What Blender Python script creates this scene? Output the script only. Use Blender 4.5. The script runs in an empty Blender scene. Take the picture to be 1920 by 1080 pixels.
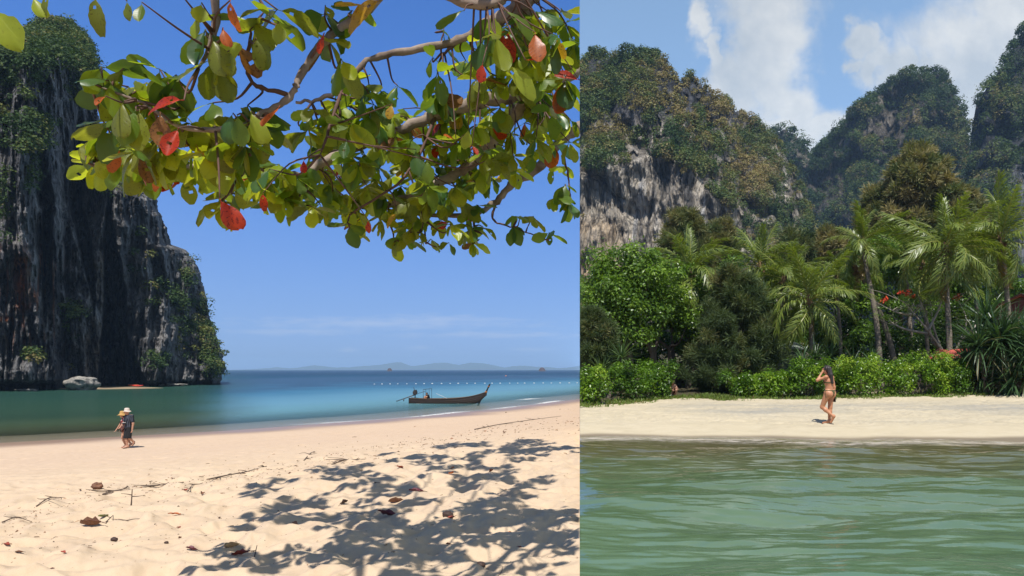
import bpy, math, random
import numpy as np
from mathutils import Vector, Matrix, Quaternion

# ------------------------------------------------------------------ camera, sky, sun, exposure
scene = bpy.context.scene
COL = scene.collection
F = 1300.0                                   # focal length in photo pixels; eye level row 693
cam_data = bpy.data.cameras.new('camera')
cam_data.sensor_width = 36.0
cam_data.lens = 36.0 * F / 1920.0
cam_data.shift_x = -(1087.0 - 960.0) / 1920.0
cam_data.shift_y = (693.0 - 540.0) / 1920.0
cam_data.clip_start = 0.05
cam_data.clip_end = 40000.0
cam = bpy.data.objects.new('camera', cam_data)
cam.rotation_euler = (math.radians(90), 0, 0)
COL.objects.link(cam)
scene.camera = cam

SUN = Vector((0.0, -0.47, 0.885)).normalized()       # direction towards the sun
sun_data = bpy.data.lights.new('sun', 'SUN')
sun_data.energy = 5.0
sun_data.angle = math.radians(0.53)
sun_data.color = (1.0, 0.97, 0.925)
sun = bpy.data.objects.new('sun', sun_data)
sun.rotation_euler = (-SUN).to_track_quat('-Z', 'Y').to_euler()
sun.location = (0, 0, 300)
COL.objects.link(sun)

world = bpy.data.worlds.new('World')
scene.world = world
world.use_nodes = True
def build_world():
    nt = world.node_tree; N = nt.nodes; Lk = nt.links; N.clear()
    out = N.new('ShaderNodeOutputWorld'); bg = N.new('ShaderNodeBackground')
    bg.inputs['Strength'].default_value = 0.085
    Lk.new(bg.outputs[0], out.inputs['Surface'])
    def sky(air, dust, ozone):
        s = N.new('ShaderNodeTexSky'); s.sky_type = 'NISHITA'; s.sun_disc = False
        s.sun_elevation = math.asin(SUN.z); s.sun_rotation = math.atan2(SUN.x, SUN.y)
        s.air_density = air; s.dust_density = dust; s.ozone_density = ozone; s.altitude = 0
        return s.outputs[0]
    def math_(op, a, b=None, c=None, clamp=False):
        m = N.new('ShaderNodeMath'); m.operation = op; m.use_clamp = clamp
        for i, v in enumerate((a, b, c)):
            if v is None: continue
            if isinstance(v, (int, float)): m.inputs[i].default_value = v
            else: Lk.new(v, m.inputs[i])
        return m.outputs[0]
    def mix(f, a, b):
        m = N.new('ShaderNodeMix'); m.data_type = 'RGBA'
        for k, v in ((0, f), (6, a), (7, b)):
            if isinstance(v, (int, float)): m.inputs[k].default_value = v
            elif isinstance(v, tuple): m.inputs[k].default_value = (*v, 1)
            else: Lk.new(v, m.inputs[k])
        return m.outputs[2]
    def hsv(c, s, v, h=0.5):
        n = N.new('ShaderNodeHueSaturation'); n.inputs['Hue'].default_value = h
        n.inputs['Saturation'].default_value = s; n.inputs['Value'].default_value = v
        Lk.new(c, n.inputs['Color']); return n.outputs[0]
    tc = N.new('ShaderNodeTexCoord'); sep = N.new('ShaderNodeSeparateXYZ')
    Lk.new(tc.outputs['Generated'], sep.inputs[0])
    X, Y, Z = sep.outputs
    ay = math_('MAXIMUM', math_('ABSOLUTE', Y), 0.12)
    u = math_('DIVIDE', X, ay); v = math_('DIVIDE', Z, ay)
    comb = N.new('ShaderNodeCombineXYZ'); Lk.new(u, comb.inputs[0]); Lk.new(v, comb.inputs[1])
    uv = comb.outputs[0]
    def noise(scale, detail, rough, stretch=(1, 1, 1), off=0.0, dist=0.0):
        mp = N.new('ShaderNodeMapping'); mp.inputs['Scale'].default_value = stretch
        mp.inputs['Location'].default_value = (off, off * 0.7, 0)
        Lk.new(uv, mp.inputs[0])
        n = N.new('ShaderNodeTexNoise'); n.inputs['Scale'].default_value = scale
        n.inputs['Detail'].default_value = detail; n.inputs['Roughness'].default_value = rough
        n.inputs['Distortion'].default_value = dist
        Lk.new(mp.outputs[0], n.inputs['Vector']); return n.outputs[0]
    def blobs(lst, u=u, v=v):                        # clouds standing in given directions
        acc = None
        for (px, py, rx, ry) in lst:
            a = math_('MULTIPLY', math_('SUBTRACT', u, (px - 1087) / F), F / rx)
            b = math_('MULTIPLY', math_('SUBTRACT', v, (693 - py) / F), F / ry)
            d = math_('SQRT', math_('ADD', math_('MULTIPLY', a, a), math_('MULTIPLY', b, b)))
            g = math_('SUBTRACT', 1.0, d)
            acc = g if acc is None else math_('MAXIMUM', acc, g)
        return math_('MAXIMUM', acc, -1.5)
    # clear dry-season sky on the left beach
    ca = mix(0.62, hsv(sky(1.0, 0.25, 2.0), 1.22, 1.0, 0.512), (0.9, 3.0, 9.6))
    elev = math_('MAXIMUM', Z, 0.0)
    low = math_('POWER', math_('SUBTRACT', 1.0, math_('MINIMUM', math_('MULTIPLY', elev, 2.6), 1.0)), 1.8)
    ca = mix(math_('MULTIPLY', low, 0.62), ca, (3.0, 4.9, 8.6))
    cir = blobs([(720, 606, 330, 16), (820, 600, 160, 12), (560, 622, 160, 9), (930, 628, 220, 8), (650, 656, 20, 6), (785, 651, 26, 6), (1000, 655, 60, 5)])
    cir = math_('MULTIPLY', math_('ADD', math_('MULTIPLY', math_('SUBTRACT', noise(26, 4, 0.6, (1, 6, 1)), 0.5), 2.2), cir), 0.42, clamp=True)
    ca = mix(math_('MULTIPLY', cir, 0.95), ca, (6.4, 7.2, 9.0))
    zen = math_('SUBTRACT', 1.0, math_('MULTIPLY', math_('MAXIMUM', math_('SUBTRACT', elev, 0.30), 0.0), 1.0))   # the high sky is darker
    zc = N.new('ShaderNodeCombineXYZ'); [Lk.new(zen, zc.inputs[i]) for i in range(3)]
    def dark(c):
        m = N.new('ShaderNodeMix'); m.data_type = 'RGBA'; m.blend_type = 'MULTIPLY'; m.inputs[0].default_value = 1.0
        Lk.new(c, m.inputs[6]); Lk.new(zc.outputs[0], m.inputs[7]); return m.outputs[2]
    ca = dark(ca)
    # cumulus sky over the right bay
    cb = mix(0.8, hsv(sky(1.0, 1.2, 1.5), 1.0, 1.05, 0.505), (3.5, 5.9, 9.7))
    cb = mix(math_('MULTIPLY', low, 0.5), cb, (5.6, 7.0, 9.2))
    fine = noise(9.0, 10, 0.58, (1.15, 0.85, 1), 3.1, 0.3)
    def warp(c, k, off): return math_('ADD', c, math_('ADD', math_('MULTIPLY', math_('SUBTRACT', noise(5.5, 3, 0.5, (1, 1, 1), off), 0.5), k), math_('MULTIPLY', math_('SUBTRACT', noise(22, 5, 0.6, (1, 1, 1), off + 3), 0.5), k * 0.55)))
    uw = warp(u, 0.13, 1.7); vw = warp(v, 0.11, 6.3)
    base = blobs([(1432, -20, 105, 100), (1446, 60, 78, 90), (1440, 130, 72, 90), (1462, 195, 80, 70), (1500, 240, 110, 60), (1570, 225, 100, 45), (1385, 170, 70, 90),
                  (1800, 150, 130, 110), (1730, 190, 90, 70), (1690, 125, 46, 62), (1880, 80, 200, 110), (1610, 72, 40, 30), (1640, 112, 38, 44), (1600, 110, 26, 20),
                  (1920, 280, 240, 170), (1830, 280, 120, 120), (1310, 45, 30, 46), (1340, 95, 22, 40)], uw, vw)
    far = math_('MULTIPLY', math_('SUBTRACT', noise(1.7, 3, 0.5, (1, 1, 1), 9.0), 0.52), 3.0)
    outside = math_('MULTIPLY', math_('SUBTRACT', math_('MAXIMUM', u, math_('MULTIPLY', v, 1.2)), 0.68), 8.0, clamp=True)
    base = math_('MAXIMUM', base, math_('ADD', math_('MULTIPLY', outside, far), math_('SUBTRACT', math_('MULTIPLY', outside, 1.5), 1.5)))
    base = math_('MAXIMUM', base, -0.55)
    dens = math_('ADD', math_('MULTIPLY', base, 1.0), math_('MULTIPLY', math_('SUBTRACT', fine, 0.5), 1.9))
    dens = math_('MULTIPLY', math_('ADD', dens, 0.36), 1.2, clamp=True)
    sm = N.new('ShaderNodeMapRange'); sm.interpolation_type = 'SMOOTHSTEP'
    Lk.new(dens, sm.inputs[0]); dens = sm.outputs[0]
    shade = noise(6.5, 7, 0.6, (1, 1, 1), 5.5)
    shade = math_('MULTIPLY', math_('SUBTRACT', shade, 0.38), 3.2, clamp=True)
    ccol = mix(shade, (5.9, 6.7, 7.6), (9.8, 10.0, 10.0))
    cb = mix(math_('MULTIPLY', dens, 0.9), cb, ccol)
    cb = dark(cb)
    half = math_('GREATER_THAN', X, 0.0)
    Lk.new(mix(half, ca, cb), bg.inputs['Color'])
build_world()
world.cycles.sampling_method = 'MANUAL'; world.cycles.sample_map_resolution = 512
vs = scene.view_settings
vs.view_transform = 'Standard'; vs.look = 'None'; vs.gamma = 1.0; vs.exposure = 0.2; vs.use_curve_mapping = False
scene.render.engine = 'CYCLES'
scene.cycles.use_denoising = True
scene.cycles.max_bounces = 8
scene.cycles.transparent_max_bounces = 12
scene.cycles.volume_bounces = 0
scene.cycles.caustics_reflective = False
scene.cycles.caustics_refractive = False
scene.cycles.sample_clamp_indirect = 6.0

# ------------------------------------------------------------------ helpers
def at(px, py, d):
    return np.array(((px - 1087.0) / F * d, d, (693.0 - py) / F * d))

_rp = np.random.default_rng(7)
_perm = _rp.permutation(256); _perm = np.concatenate([_perm, _perm, _perm])
_ang = _rp.normal(size=(256, 3)); _ang /= np.linalg.norm(_ang, axis=1)[:, None]
def gnoise(p):
    p = np.asarray(p, float)
    i = np.floor(p).astype(int); f = p - i; i &= 255
    w = f * f * f * (f * (f * 6 - 15) + 10)
    res = 0.0
    for dx in (0, 1):
        wx = w[..., 0] if dx else 1 - w[..., 0]
        for dy in (0, 1):
            wy = w[..., 1] if dy else 1 - w[..., 1]
            for dz in (0, 1):
                wz = w[..., 2] if dz else 1 - w[..., 2]
                h = _perm[_perm[_perm[(i[..., 0] + dx) & 255] + ((i[..., 1] + dy) & 255)] + ((i[..., 2] + dz) & 255)] & 255
                g = _ang[h]
                res = res + wx * wy * wz * (g[..., 0] * (f[..., 0] - dx) + g[..., 1] * (f[..., 1] - dy) + g[..., 2] * (f[..., 2] - dz))
    return res * 1.5
def fbm(p, octs=4, gain=0.5, lac=2.03):
    a = 1.0; r = 0.0; p = np.asarray(p, float)
    for k in range(octs):
        r = r + a * gnoise(p + 17.3 * k); p = p * lac; a *= gain
    return r
def ridged(p, octs=4, gain=0.5):
    a = 1.0; r = 0.0; p = np.asarray(p, float)
    for k in range(octs):
        r = r + a * (1 - 2 * np.abs(gnoise(p + 9.1 * k))); p = p * 2.07; a *= gain
    return r
def sstep(a, b, x):
    t = np.clip((x - a) / (b - a), 0, 1); return t * t * (3 - 2 * t)

def mesh_data(name, V, Fs, mats=None, smooth=False, attrs=None, midx=None):
    V = np.asarray(V, float).reshape(-1, 3)
    if not isinstance(Fs, (list, tuple)): Fs = [Fs]
    Fs = [np.asarray(f, int) for f in Fs if len(f)]
    me = bpy.data.meshes.new(name)
    me.vertices.add(len(V)); me.vertices.foreach_set('co', V.ravel())
    nl = sum(f.size for f in Fs); npoly = sum(len(f) for f in Fs)
    me.loops.add(nl); me.polygons.add(npoly)
    if npoly:
        me.loops.foreach_set('vertex_index', np.concatenate([f.ravel() for f in Fs]))
        tot = np.concatenate([np.full(len(f), f.shape[1]) for f in Fs])
        st = np.concatenate([[0], np.cumsum(tot)[:-1]])
        me.polygons.foreach_set('loop_start', st)
        me.polygons.foreach_set('use_smooth', np.full(npoly, smooth))
        if midx is not None: me.polygons.foreach_set('material_index', np.asarray(midx, int))
    for m in (mats if isinstance(mats, (list, tuple)) else [mats]):
        if m: me.materials.append(m)
    if attrs:
        for k, v in attrs.items():
            v = np.asarray(v, float)
            if v.ndim == 1:
                a = me.attributes.new(k, 'FLOAT', 'POINT'); a.data.foreach_set('value', v)
            else:
                a = me.attributes.new(k, 'FLOAT_COLOR', 'POINT')
                a.data.foreach_set('color', np.c_[v[:, :3], np.ones(len(v))].ravel())
    me.update(calc_edges=True); me.validate(clean_customdata=False)
    return me
def tag(o, label=None, cat=None, group=None, kind=None):
    if label: o['label'] = label
    if cat: o['category'] = cat
    if group: o['group'] = group
    if kind: o['kind'] = kind
    return o
def link(name, data, parent=None, loc=None):
    o = bpy.data.objects.new(name, data); COL.objects.link(o)
    if loc is not None: o.location = loc
    if parent is not None: o.parent = parent
    return o
def mk(name, V, Fs, mat=None, parent=None, smooth=False, attrs=None, midx=None):
    return link(name, mesh_data(name, V, Fs, mat, smooth, attrs, midx), parent)
def thing(name, label, cat, loc=(0, 0, 0), rz=0.0, group=None):
    o = link(name, None, None, loc); o.rotation_euler = (0, 0, rz); o.empty_display_size = 0.2
    return tag(o, label, cat, group)
def clip(V, Fs, side, attrs=None):
    """keep the half x*side >= 0 (the two beaches meet in the plane x = 0)"""
    V = np.asarray(V, float).copy()
    if not isinstance(Fs, (list, tuple)): Fs = [Fs]
    keep = V[:, 0] * side > 0
    Fs = [np.asarray(f, int) for f in Fs]
    Fs = [f[keep[f].any(axis=1)] if len(f) else f for f in Fs]
    V[~keep, 0] = 0.0
    used = np.zeros(len(V), bool)
    for f in Fs: used[f.ravel()] = True
    mp = np.cumsum(used) - 1
    Fs = [mp[f] for f in Fs]
    at_ = {k: np.asarray(v)[used] for k, v in attrs.items()} if attrs else None
    return V[used], Fs, at_
class Acc:
    def __init__(s): s.V = []; s.Q = []; s.T = []; s.A = []; s.n = 0
    def add(s, V, Q=None, T=None, a=0.5):
        V = np.asarray(V, float).reshape(-1, 3)
        if Q is not None and len(Q): s.Q.append(np.asarray(Q, int) + s.n)
        if T is not None and len(T): s.T.append(np.asarray(T, int) + s.n)
        s.V.append(V); s.A.append(np.broadcast_to(np.asarray(a, float), (len(V),))); s.n += len(V)
        return s
    def arrays(s):
        Q = np.concatenate(s.Q) if s.Q else np.zeros((0, 4), int)
        T = np.concatenate(s.T) if s.T else np.zeros((0, 3), int)
        return np.concatenate(s.V), [Q, T], {'tint': np.concatenate(s.A)}
    def build(s, name, mat, parent=None, smooth=False, side=0, off=None):
        V, Fs, A = s.arrays()
        if side: V, Fs, A = clip(V, Fs, side, A)
        if off is not None: V = V - np.asarray(off)
        return mk(name, V, Fs, mat, parent, smooth, A)
def grid_faces(r, c):
    i = np.arange(r * c).reshape(r, c)
    return np.stack([i[:-1, :-1], i[:-1, 1:], i[1:, 1:], i[1:, :-1]], -1).reshape(-1, 4)
def norm(v): 
    v = np.asarray(v, float); return v / (np.linalg.norm(v, axis=-1, keepdims=True) + 1e-12)
def spline(P, n):
    P = np.asarray(P, float); m = len(P)
    if m == 2: return P[0] + (P[1] - P[0]) * np.linspace(0, 1, n)[:, None]
    E = np.vstack([2 * P[0] - P[1], P, 2 * P[-1] - P[-2]])
    t = np.linspace(0, m - 1 - 1e-6, n); k = t.astype(int); f = (t - k)[:, None]
    a, b, c, d = E[k], E[k + 1], E[k + 2], E[k + 3]
    return 0.5 * (2 * b + (c - a) * f + (2 * a - 5 * b + 4 * c - d) * f ** 2 + (3 * b - a - 3 * c + d) * f ** 3)
def tube(P, R, n=7, rough=0.0, seed=0, cap=True):
    P = np.asarray(P, float); m = len(P); R = np.broadcast_to(np.asarray(R, float), (m,))
    T = norm(np.gradient(P, axis=0))
    up = np.array([0.123, 0.32, 0.94]) if abs(T[:, 2]).mean() < 0.8 else np.array([0.95, 0.3, 0.05])
    A = norm(np.cross(T, up)); B = np.cross(T, A)
    th = np.arange(n) / n * 2 * np.pi
    ring = A[:, None, :] * np.cos(th)[None, :, None] + B[:, None, :] * np.sin(th)[None, :, None]
    V = P[:, None, :] + ring * R[:, None, None]
    if rough:
        nz = fbm(V * (0.9 / max(R.max(), 1e-3)) + seed, 2)
        V = V + ring * (nz * rough * R[:, None])[..., None]
    V = V.reshape(-1, 3)
    i = np.arange(m * n).reshape(m, n); j = np.roll(i, -1, axis=1)
    Q = np.stack([i[:-1], j[:-1], j[1:], i[1:]], -1).reshape(-1, 4)
    T3 = np.zeros((0, 3), int)
    if cap:
        V = np.vstack([V, P[0], P[-1]])
        T3 = np.vstack([np.stack([j[0], i[0], np.full(n, m * n)], -1), np.stack([i[-1], j[-1], np.full(n, m * n + 1)], -1)])
    return V, Q, T3
def kites(P, D, Nn, L, W, fold=0.0):
    """flat leaf kites: base P, direction D, face normal Nn, length L, width W"""
    D = norm(D); S = norm(np.cross(D, Nn)); U = np.cross(S, D)
    L = np.broadcast_to(L, (len(P),))[:, None]; W = np.broadcast_to(W, (len(P),))[:, None]
    b = P; t = P + D * L; m = P + D * L * 0.55
    l = m + S * W * 0.5 + U * fold * W; r = m - S * W * 0.5 + U * fold * W
    V = np.stack([b, r, t, l], 1).reshape(-1, 3)
    return V, np.arange(len(V)).reshape(-1, 4)
def box(c, s, rz=0.0):
    c = np.asarray(c, float); s = np.asarray(s, float) / 2
    v = np.array([[x, y, z] for x in (-1, 1) for y in (-1, 1) for z in (-1, 1)], float) * s
    ca, sa = math.cos(rz), math.sin(rz)
    v = np.c_[v[:, 0] * ca - v[:, 1] * sa, v[:, 0] * sa + v[:, 1] * ca, v[:, 2]] + c
    q = [[0, 1, 3, 2], [4, 6, 7, 5], [0, 4, 5, 1], [2, 3, 7, 6], [0, 2, 6, 4], [1, 5, 7, 3]]
    return v, np.array(q)
def sdf_mesh(f, lo, hi, h):
    """surface nets of f<0"""
    lo = np.asarray(lo, float); n = np.ceil((np.asarray(hi) - lo) / h).astype(int) + 1
    ax = [lo[k] + h * np.arange(n[k]) for k in range(3)]
    B = 5; nb = -(-n // B)
    cax = [lo[k] + h * (B * np.arange(nb[k]) + (B - 1) / 2) for k in range(3)]
    CG = np.stack(np.meshgrid(*cax, indexing='ij'), -1)
    Dc = f(CG.reshape(-1, 3)).reshape(nb)
    D = np.repeat(np.repeat(np.repeat(Dc, B, 0), B, 1), B, 2)[:n[0], :n[1], :n[2]].copy()
    near = np.abs(D) < h * B * 1.1 + 0.03
    ii = np.stack(np.nonzero(near), -1)
    D[near] = f(lo + h * ii)
    ins = D < 0
    cs = [slice(None, -1), slice(1, None)]
    cnt = np.zeros(n - 1, int); pos = np.zeros((*(n - 1), 3))
    corner = [(a, b, c) for a in (0, 1) for b in (0, 1) for c in (0, 1)]
    for a in corner:
        for k in range(3):
            if a[k]: continue
            b = list(a); b[k] = 1
            da = D[cs[a[0]], cs[a[1]], cs[a[2]]]; db = D[cs[b[0]], cs[b[1]], cs[b[2]]]
            m = (da < 0) != (db < 0)
            t = np.where(m, da / np.where(m, da - db, 1), 0)
            p = np.array(a, float)[None, None, None, :] + np.zeros((*(n - 1), 3)); p[..., k] = t
            pos += p * m[..., None]; cnt += m
    act = cnt > 0
    idx = -np.ones(n - 1, int); idx[act] = np.arange(act.sum())
    cell = np.stack(np.nonzero(act), -1)
    V = lo + h * (cell + pos[act] / cnt[act][:, None])
    Q = []
    for k in range(3):
        a, b = [(1, 2), (2, 0), (0, 1)][k]
        s0 = [slice(None)] * 3; s1 = [slice(None)] * 3
        s0[k] = slice(None, -1); s1[k] = slice(1, None)
        d0 = ins[tuple(s0)]; d1 = ins[tuple(s1)]
        e = np.stack(np.nonzero(d0 != d1), -1)
        ok = (e[:, a] > 0) & (e[:, b] > 0) & (e[:, a] < n[a] - 1) & (e[:, b] < n[b] - 1)
        e = e[ok]; fl = d0[tuple(e.T)]
        def cid(da, db):
            q = e.copy(); q[:, a] += da; q[:, b] += db
            return idx[tuple(q.T)]
        q = np.stack([cid(-1, -1), cid(0, -1), cid(0, 0), cid(-1, 0)], -1)
        q[~fl] = q[~fl][:, ::-1]
        Q.append(q)
    return V, np.concatenate(Q)

# ------------------------------------------------------------------ materials
def mat_new(name):
    m = bpy.data.materials.new(name); m.use_nodes = True
    nt = m.node_tree; nt.nodes.clear()
    out = nt.nodes.new('ShaderNodeOutputMaterial')
    return m, NB(nt), out
class NB:
    def __init__(s, nt): s.nt = nt; s.N = nt.nodes; s.L = nt.links
    def set(s, inp, v):
        if v is None: return
        if isinstance(v, (int, float)): inp.default_value = v
        elif isinstance(v, (tuple, list)):
            inp.default_value = (*v, 1) if (len(v) == 3 and inp.type == 'RGBA') else v
        else: s.L.new(v, inp)
    def node(s, t, **kw):
        n = s.N.new(t)
        for k, v in kw.items(): setattr(n, k, v)
        return n
    def math(s, op, a, b=None, c=None, clamp=False):
        m = s.node('ShaderNodeMath', operation=op, use_clamp=clamp)
        for i, v in enumerate((a, b, c)): s.set(m.inputs[i], v)
        return m.outputs[0]
    def mix(s, f, a, b, mode='MIX'):
        m = s.node('ShaderNodeMix', data_type='RGBA', blend_type=mode)
        s.set(m.inputs[0], f); s.set(m.inputs[6], a); s.set(m.inputs[7], b); return m.outputs[2]
    def ramp(s, f, stops, interp='LINEAR'):
        r = s.node('ShaderNodeValToRGB'); e = r.color_ramp.elements; r.color_ramp.interpolation = interp
        while len(e) < len(stops): e.new(0.5)
        for k, (p, c) in enumerate(stops):
            e[k].position = p; e[k].color = (*c, 1) if len(c) == 3 else c
        s.set(r.inputs[0], f); return r.outputs[0]
    def pos(s): return s.node('ShaderNodeNewGeometry').outputs['Position']
    def obj(s): return s.node('ShaderNodeTexCoord').outputs['Object']
    def attr(s, name, out='Fac'):
        a = s.node('ShaderNodeAttribute', attribute_name=name); return a.outputs[out]
    def noise(s, vec, scale, detail=4, rough=0.55, stretch=None, dist=0.0):
        if stretch:
            mp = s.node('ShaderNodeMapping'); mp.inputs['Scale'].default_value = stretch
            s.L.new(vec, mp.inputs[0]); vec = mp.outputs[0]
        n = s.node('ShaderNodeTexNoise'); n.inputs['Scale'].default_value = scale
        n.inputs['Detail'].default_value = detail; n.inputs['Roughness'].default_value = rough
        n.inputs['Distortion'].default_value = dist
        s.L.new(vec, n.inputs['Vector']); return n.outputs[0]
    def bump(s, h, strength, dist, normal=None):
        b = s.node('ShaderNodeBump'); b.inputs['Strength'].default_value = strength
        b.inputs['Distance'].default_value = dist; s.L.new(h, b.inputs['Height'])
        if normal: s.L.new(normal, b.inputs['Normal'])
        return b.outputs[0]
    def pbsdf(s, col, rough=0.7, normal=None, spec=0.5, metal=0.0):
        p = s.node('ShaderNodeBsdfPrincipled')
        s.set(p.inputs['Base Color'], col); s.set(p.inputs['Roughness'], rough)
        s.set(p.inputs['Specular IOR Level'], spec); s.set(p.inputs['Metallic'], metal)
        if normal: s.L.new(normal, p.inputs['Normal'])
        return p.outputs[0]
    def mixs(s, f, a, b):
        m = s.node('ShaderNodeMixShader'); s.set(m.inputs[0], f); s.L.new(a, m.inputs[1]); s.L.new(b, m.inputs[2]); return m.outputs[0]
def mat_plain(name, c1, c2=None, scale=8.0, rough=0.7, bump=0.15, dist=0.01, spec=0.4, stretch=None):
    m, b, out = mat_new(name)
    p = b.obj(); n = b.noise(p, scale, 5, 0.6, stretch)
    c2 = c2 or tuple(x * 0.7 for x in c1)
    col = b.mix(b.math('MULTIPLY', b.math('SUBTRACT', n, 0.3), 2.5, clamp=True), c2, c1)
    b.L.new(b.pbsdf(col, rough, b.bump(n, bump, dist), spec), out.inputs[0]); return m
def mat_leaf(name, stops, transl=0.35, rough=0.45, tcol=(1.3, 1.25, 0.5), spec=0.4, nscale=None):
    """foliage: colour by the leaf's own tint, light partly passing through"""
    m, b, out = mat_new(name)
    t = b.attr('tint')
    if nscale:
        n = b.noise(b.pos(), nscale, 2, 0.5)
        t = b.math('ADD', t, b.math('MULTIPLY', b.math('SUBTRACT', n, 0.5), 0.55), clamp=True)
    col = b.ramp(t, stops)
    tl = b.node('ShaderNodeBsdfTranslucent'); b.set(tl.inputs[0], b.mix(1.0, col, tcol, 'MULTIPLY'))
    b.L.new(b.mixs(transl, b.pbsdf(col, rough, None, spec), tl.outputs[0]), out.inputs[0]); return m
# ------------------------------------------------------------------ left beach: sand, sea, cliff
SEA = -3.6
SHORE = np.array([(-260, -70), (-90, 8), (-45, 26), (-28.4, 34), (-21, 40.7), (-17.2, 46), (-11.9, 54), (-6.8, 65), (0, 85), (12, 118), (60, 260)], float)
def shore_dist(x, y):
    best = np.full(np.shape(x), 1e9); sg = np.ones(np.shape(x))
    for a, b in zip(SHORE[:-1], SHORE[1:]):
        d = b - a; L2 = d @ d
        t = np.clip(((x - a[0]) * d[0] + (y - a[1]) * d[1]) / L2, 0, 1)
        ex = x - a[0] - t * d[0]; ey = y - a[1] - t * d[1]
        dist = np.hypot(ex, ey); cr = d[0] * ey - d[1] * ex
        m = dist < best
        best = np.where(m, dist, best); sg = np.where(m, np.where(cr < 0, 1.0, -1.0), sg)
    return best * sg
_ZS = [-400, -200, -60, -20, -10, -5, 0, 4, 9, 15, 22, 28, 40, 120]
_ZZ = [-18, -10.4, -8, -5.0, -4.0, -3.76, -3.6, -3.5, -3.4, -3.0, -2.42, -2.06, -1.78, -1.55]
def sand_base(x, y):
    s = shore_dist(x, y)
    s = s + 0.5 * gnoise(np.stack([x * 0.11, y * 0.11, 0 * x], -1))
    return np.interp(s, _ZS, _ZZ), s
def sand_bumps(x, y, s):
    p = np.stack([x, y, 0 * x], -1)
    up = sstep(22, 33, s); mid = sstep(5, 9, s)
    w = p + 0.22 * np.stack([gnoise(p * 1.3 + 3), gnoise(p * 1.3 + 40), 0 * x], -1)
    b = 0.095 * gnoise(w * 2.3) + 0.042 * gnoise(w * 5.1 + 5)
    b = b - 0.075 * np.maximum(0, gnoise(w * 1.75 + 11) - 0.18) * 2.2          # trodden hollows
    b = b + 0.07 * gnoise(p * 0.55 + 8)
    foot = -0.075 * np.maximum(0, gnoise(w * np.array([3.0, 2.6, 1]) + 21) - 0.22) * (0.4 + 0.6 * sstep(-0.1, 0.3, gnoise(p * 0.35 + 2)))
    fine = 0.006 * fbm(p * 14, 2)
    return up * (b + fine * 1.3) + mid * (1 - up) * (foot * 2.0 + 0.020 * gnoise(w * 2.6) + 0.012 * gnoise(w * 6.3) + fine * 1.3) + 0.002 * gnoise(p * 3) * (1 - mid)
def sand_z(x, y):
    x = np.asarray(x, float); y = np.asarray(y, float)
    z, s = sand_base(x, y)
    return z + sand_bumps(x, y, s)
def on_sand(px, py):
    d = 8.0
    lo, hi = 3.0, 60.0
    for _ in range(50):
        mid = (lo + hi) / 2; p = at(px, py, mid)
        if p[2] > sand_base(np.array([p[0]]), np.array([p[1]]))[0][0]: lo = mid
        else: hi = mid
    p = at(px, py, lo); p[2] = float(sand_z(np.array([p[0]]), np.array([p[1]]))[0]); return p

def mat_sand():
    m, b, out = mat_new('beach_sand')
    p = b.pos()
    big = b.noise(p, 0.45, 4, 0.6); fine = b.noise(p, 60, 3, 0.6); med = b.noise(p, 5, 5, 0.6)
    c = b.mix(big, (0.53, 0.385, 0.25), (0.60, 0.455, 0.305))
    c = b.mix(b.math('MULTIPLY', b.math('SUBTRACT', med, 0.45), 1.4, clamp=True), c, (0.63, 0.485, 0.335))
    c = b.mix(b.math('MULTIPLY', b.attr('slope'), 0.45), c, (0.57, 0.40, 0.275))
    c = b.mix(b.math('MULTIPLY', b.math('SUBTRACT', b.noise(p, 130, 2, 0.5), 0.56), 3.0, clamp=True), c, (0.42, 0.30, 0.19))
    specks = b.math('MULTIPLY', b.math('SUBTRACT', b.noise(p, 16, 3, 0.7), 0.69), 14.0, clamp=True)
    c = b.mix(b.math('MULTIPLY', specks, 0.5), c, (0.24, 0.15, 0.09))
    foot_shade = b.math('MULTIPLY', b.math('SUBTRACT', b.noise(p, 2.8, 6, 0.68, (1, 0.6, 1)), 0.52), 5.0, clamp=True)  # dark mottling painted in for the small shadows of footprints
    c = b.mix(b.math('MULTIPLY', foot_shade, 0.30), c, (0.40, 0.27, 0.17))
    wet = b.attr('wet')
    c = b.mix(wet, c, (0.30, 0.20, 0.135))
    r = b.math('SUBTRACT', 0.92, b.math('MULTIPLY', wet, 0.55))
    nrm = b.bump(fine, 0.35, 0.006, b.bump(med, 0.4, 0.02))
    b.L.new(b.pbsdf(c, r, nrm, 0.25), out.inputs[0]); return m
M_SAND = mat_sand()
def polar(ang, rad):
    A, R = np.meshgrid(ang, rad)
    return np.sin(A) * R, np.cos(A) * R
def build_sand_left():
    ang = np.radians(np.concatenate([np.linspace(-179, -62, 50, endpoint=False), np.linspace(-62, -44, 60, endpoint=False), np.linspace(-44, 0, 470)]))
    rad = np.concatenate([np.geomspace(0.4, 4.2, 30, endpoint=False), np.geomspace(4.2, 60, 560, endpoint=False), np.geomspace(60, 420, 70)])
    x, y = polar(ang, rad)
    x[:, -1] = 0.0
    z, s = sand_base(x, y)
    n = gnoise(np.stack([x * 0.25, y * 0.25, 0 * x], -1))
    z = z + sand_bumps(x, y, s)
    wet = 1 - sstep(1.2, 4.6 + 0.8, s + 1.2 * n)
    slope = (1 - sstep(19, 30, s + 1.5 * n))
    V = np.stack([x, y, z], -1).reshape(-1, 3)
    o = mk('beach_sand', V, grid_faces(*x.shape), M_SAND, smooth=True, attrs={'wet': wet.ravel(), 'slope': slope.ravel()})
    tag(o, 'pale trodden beach sand sloping down to the sea', 'sand', kind='structure')
build_sand_left()

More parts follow.
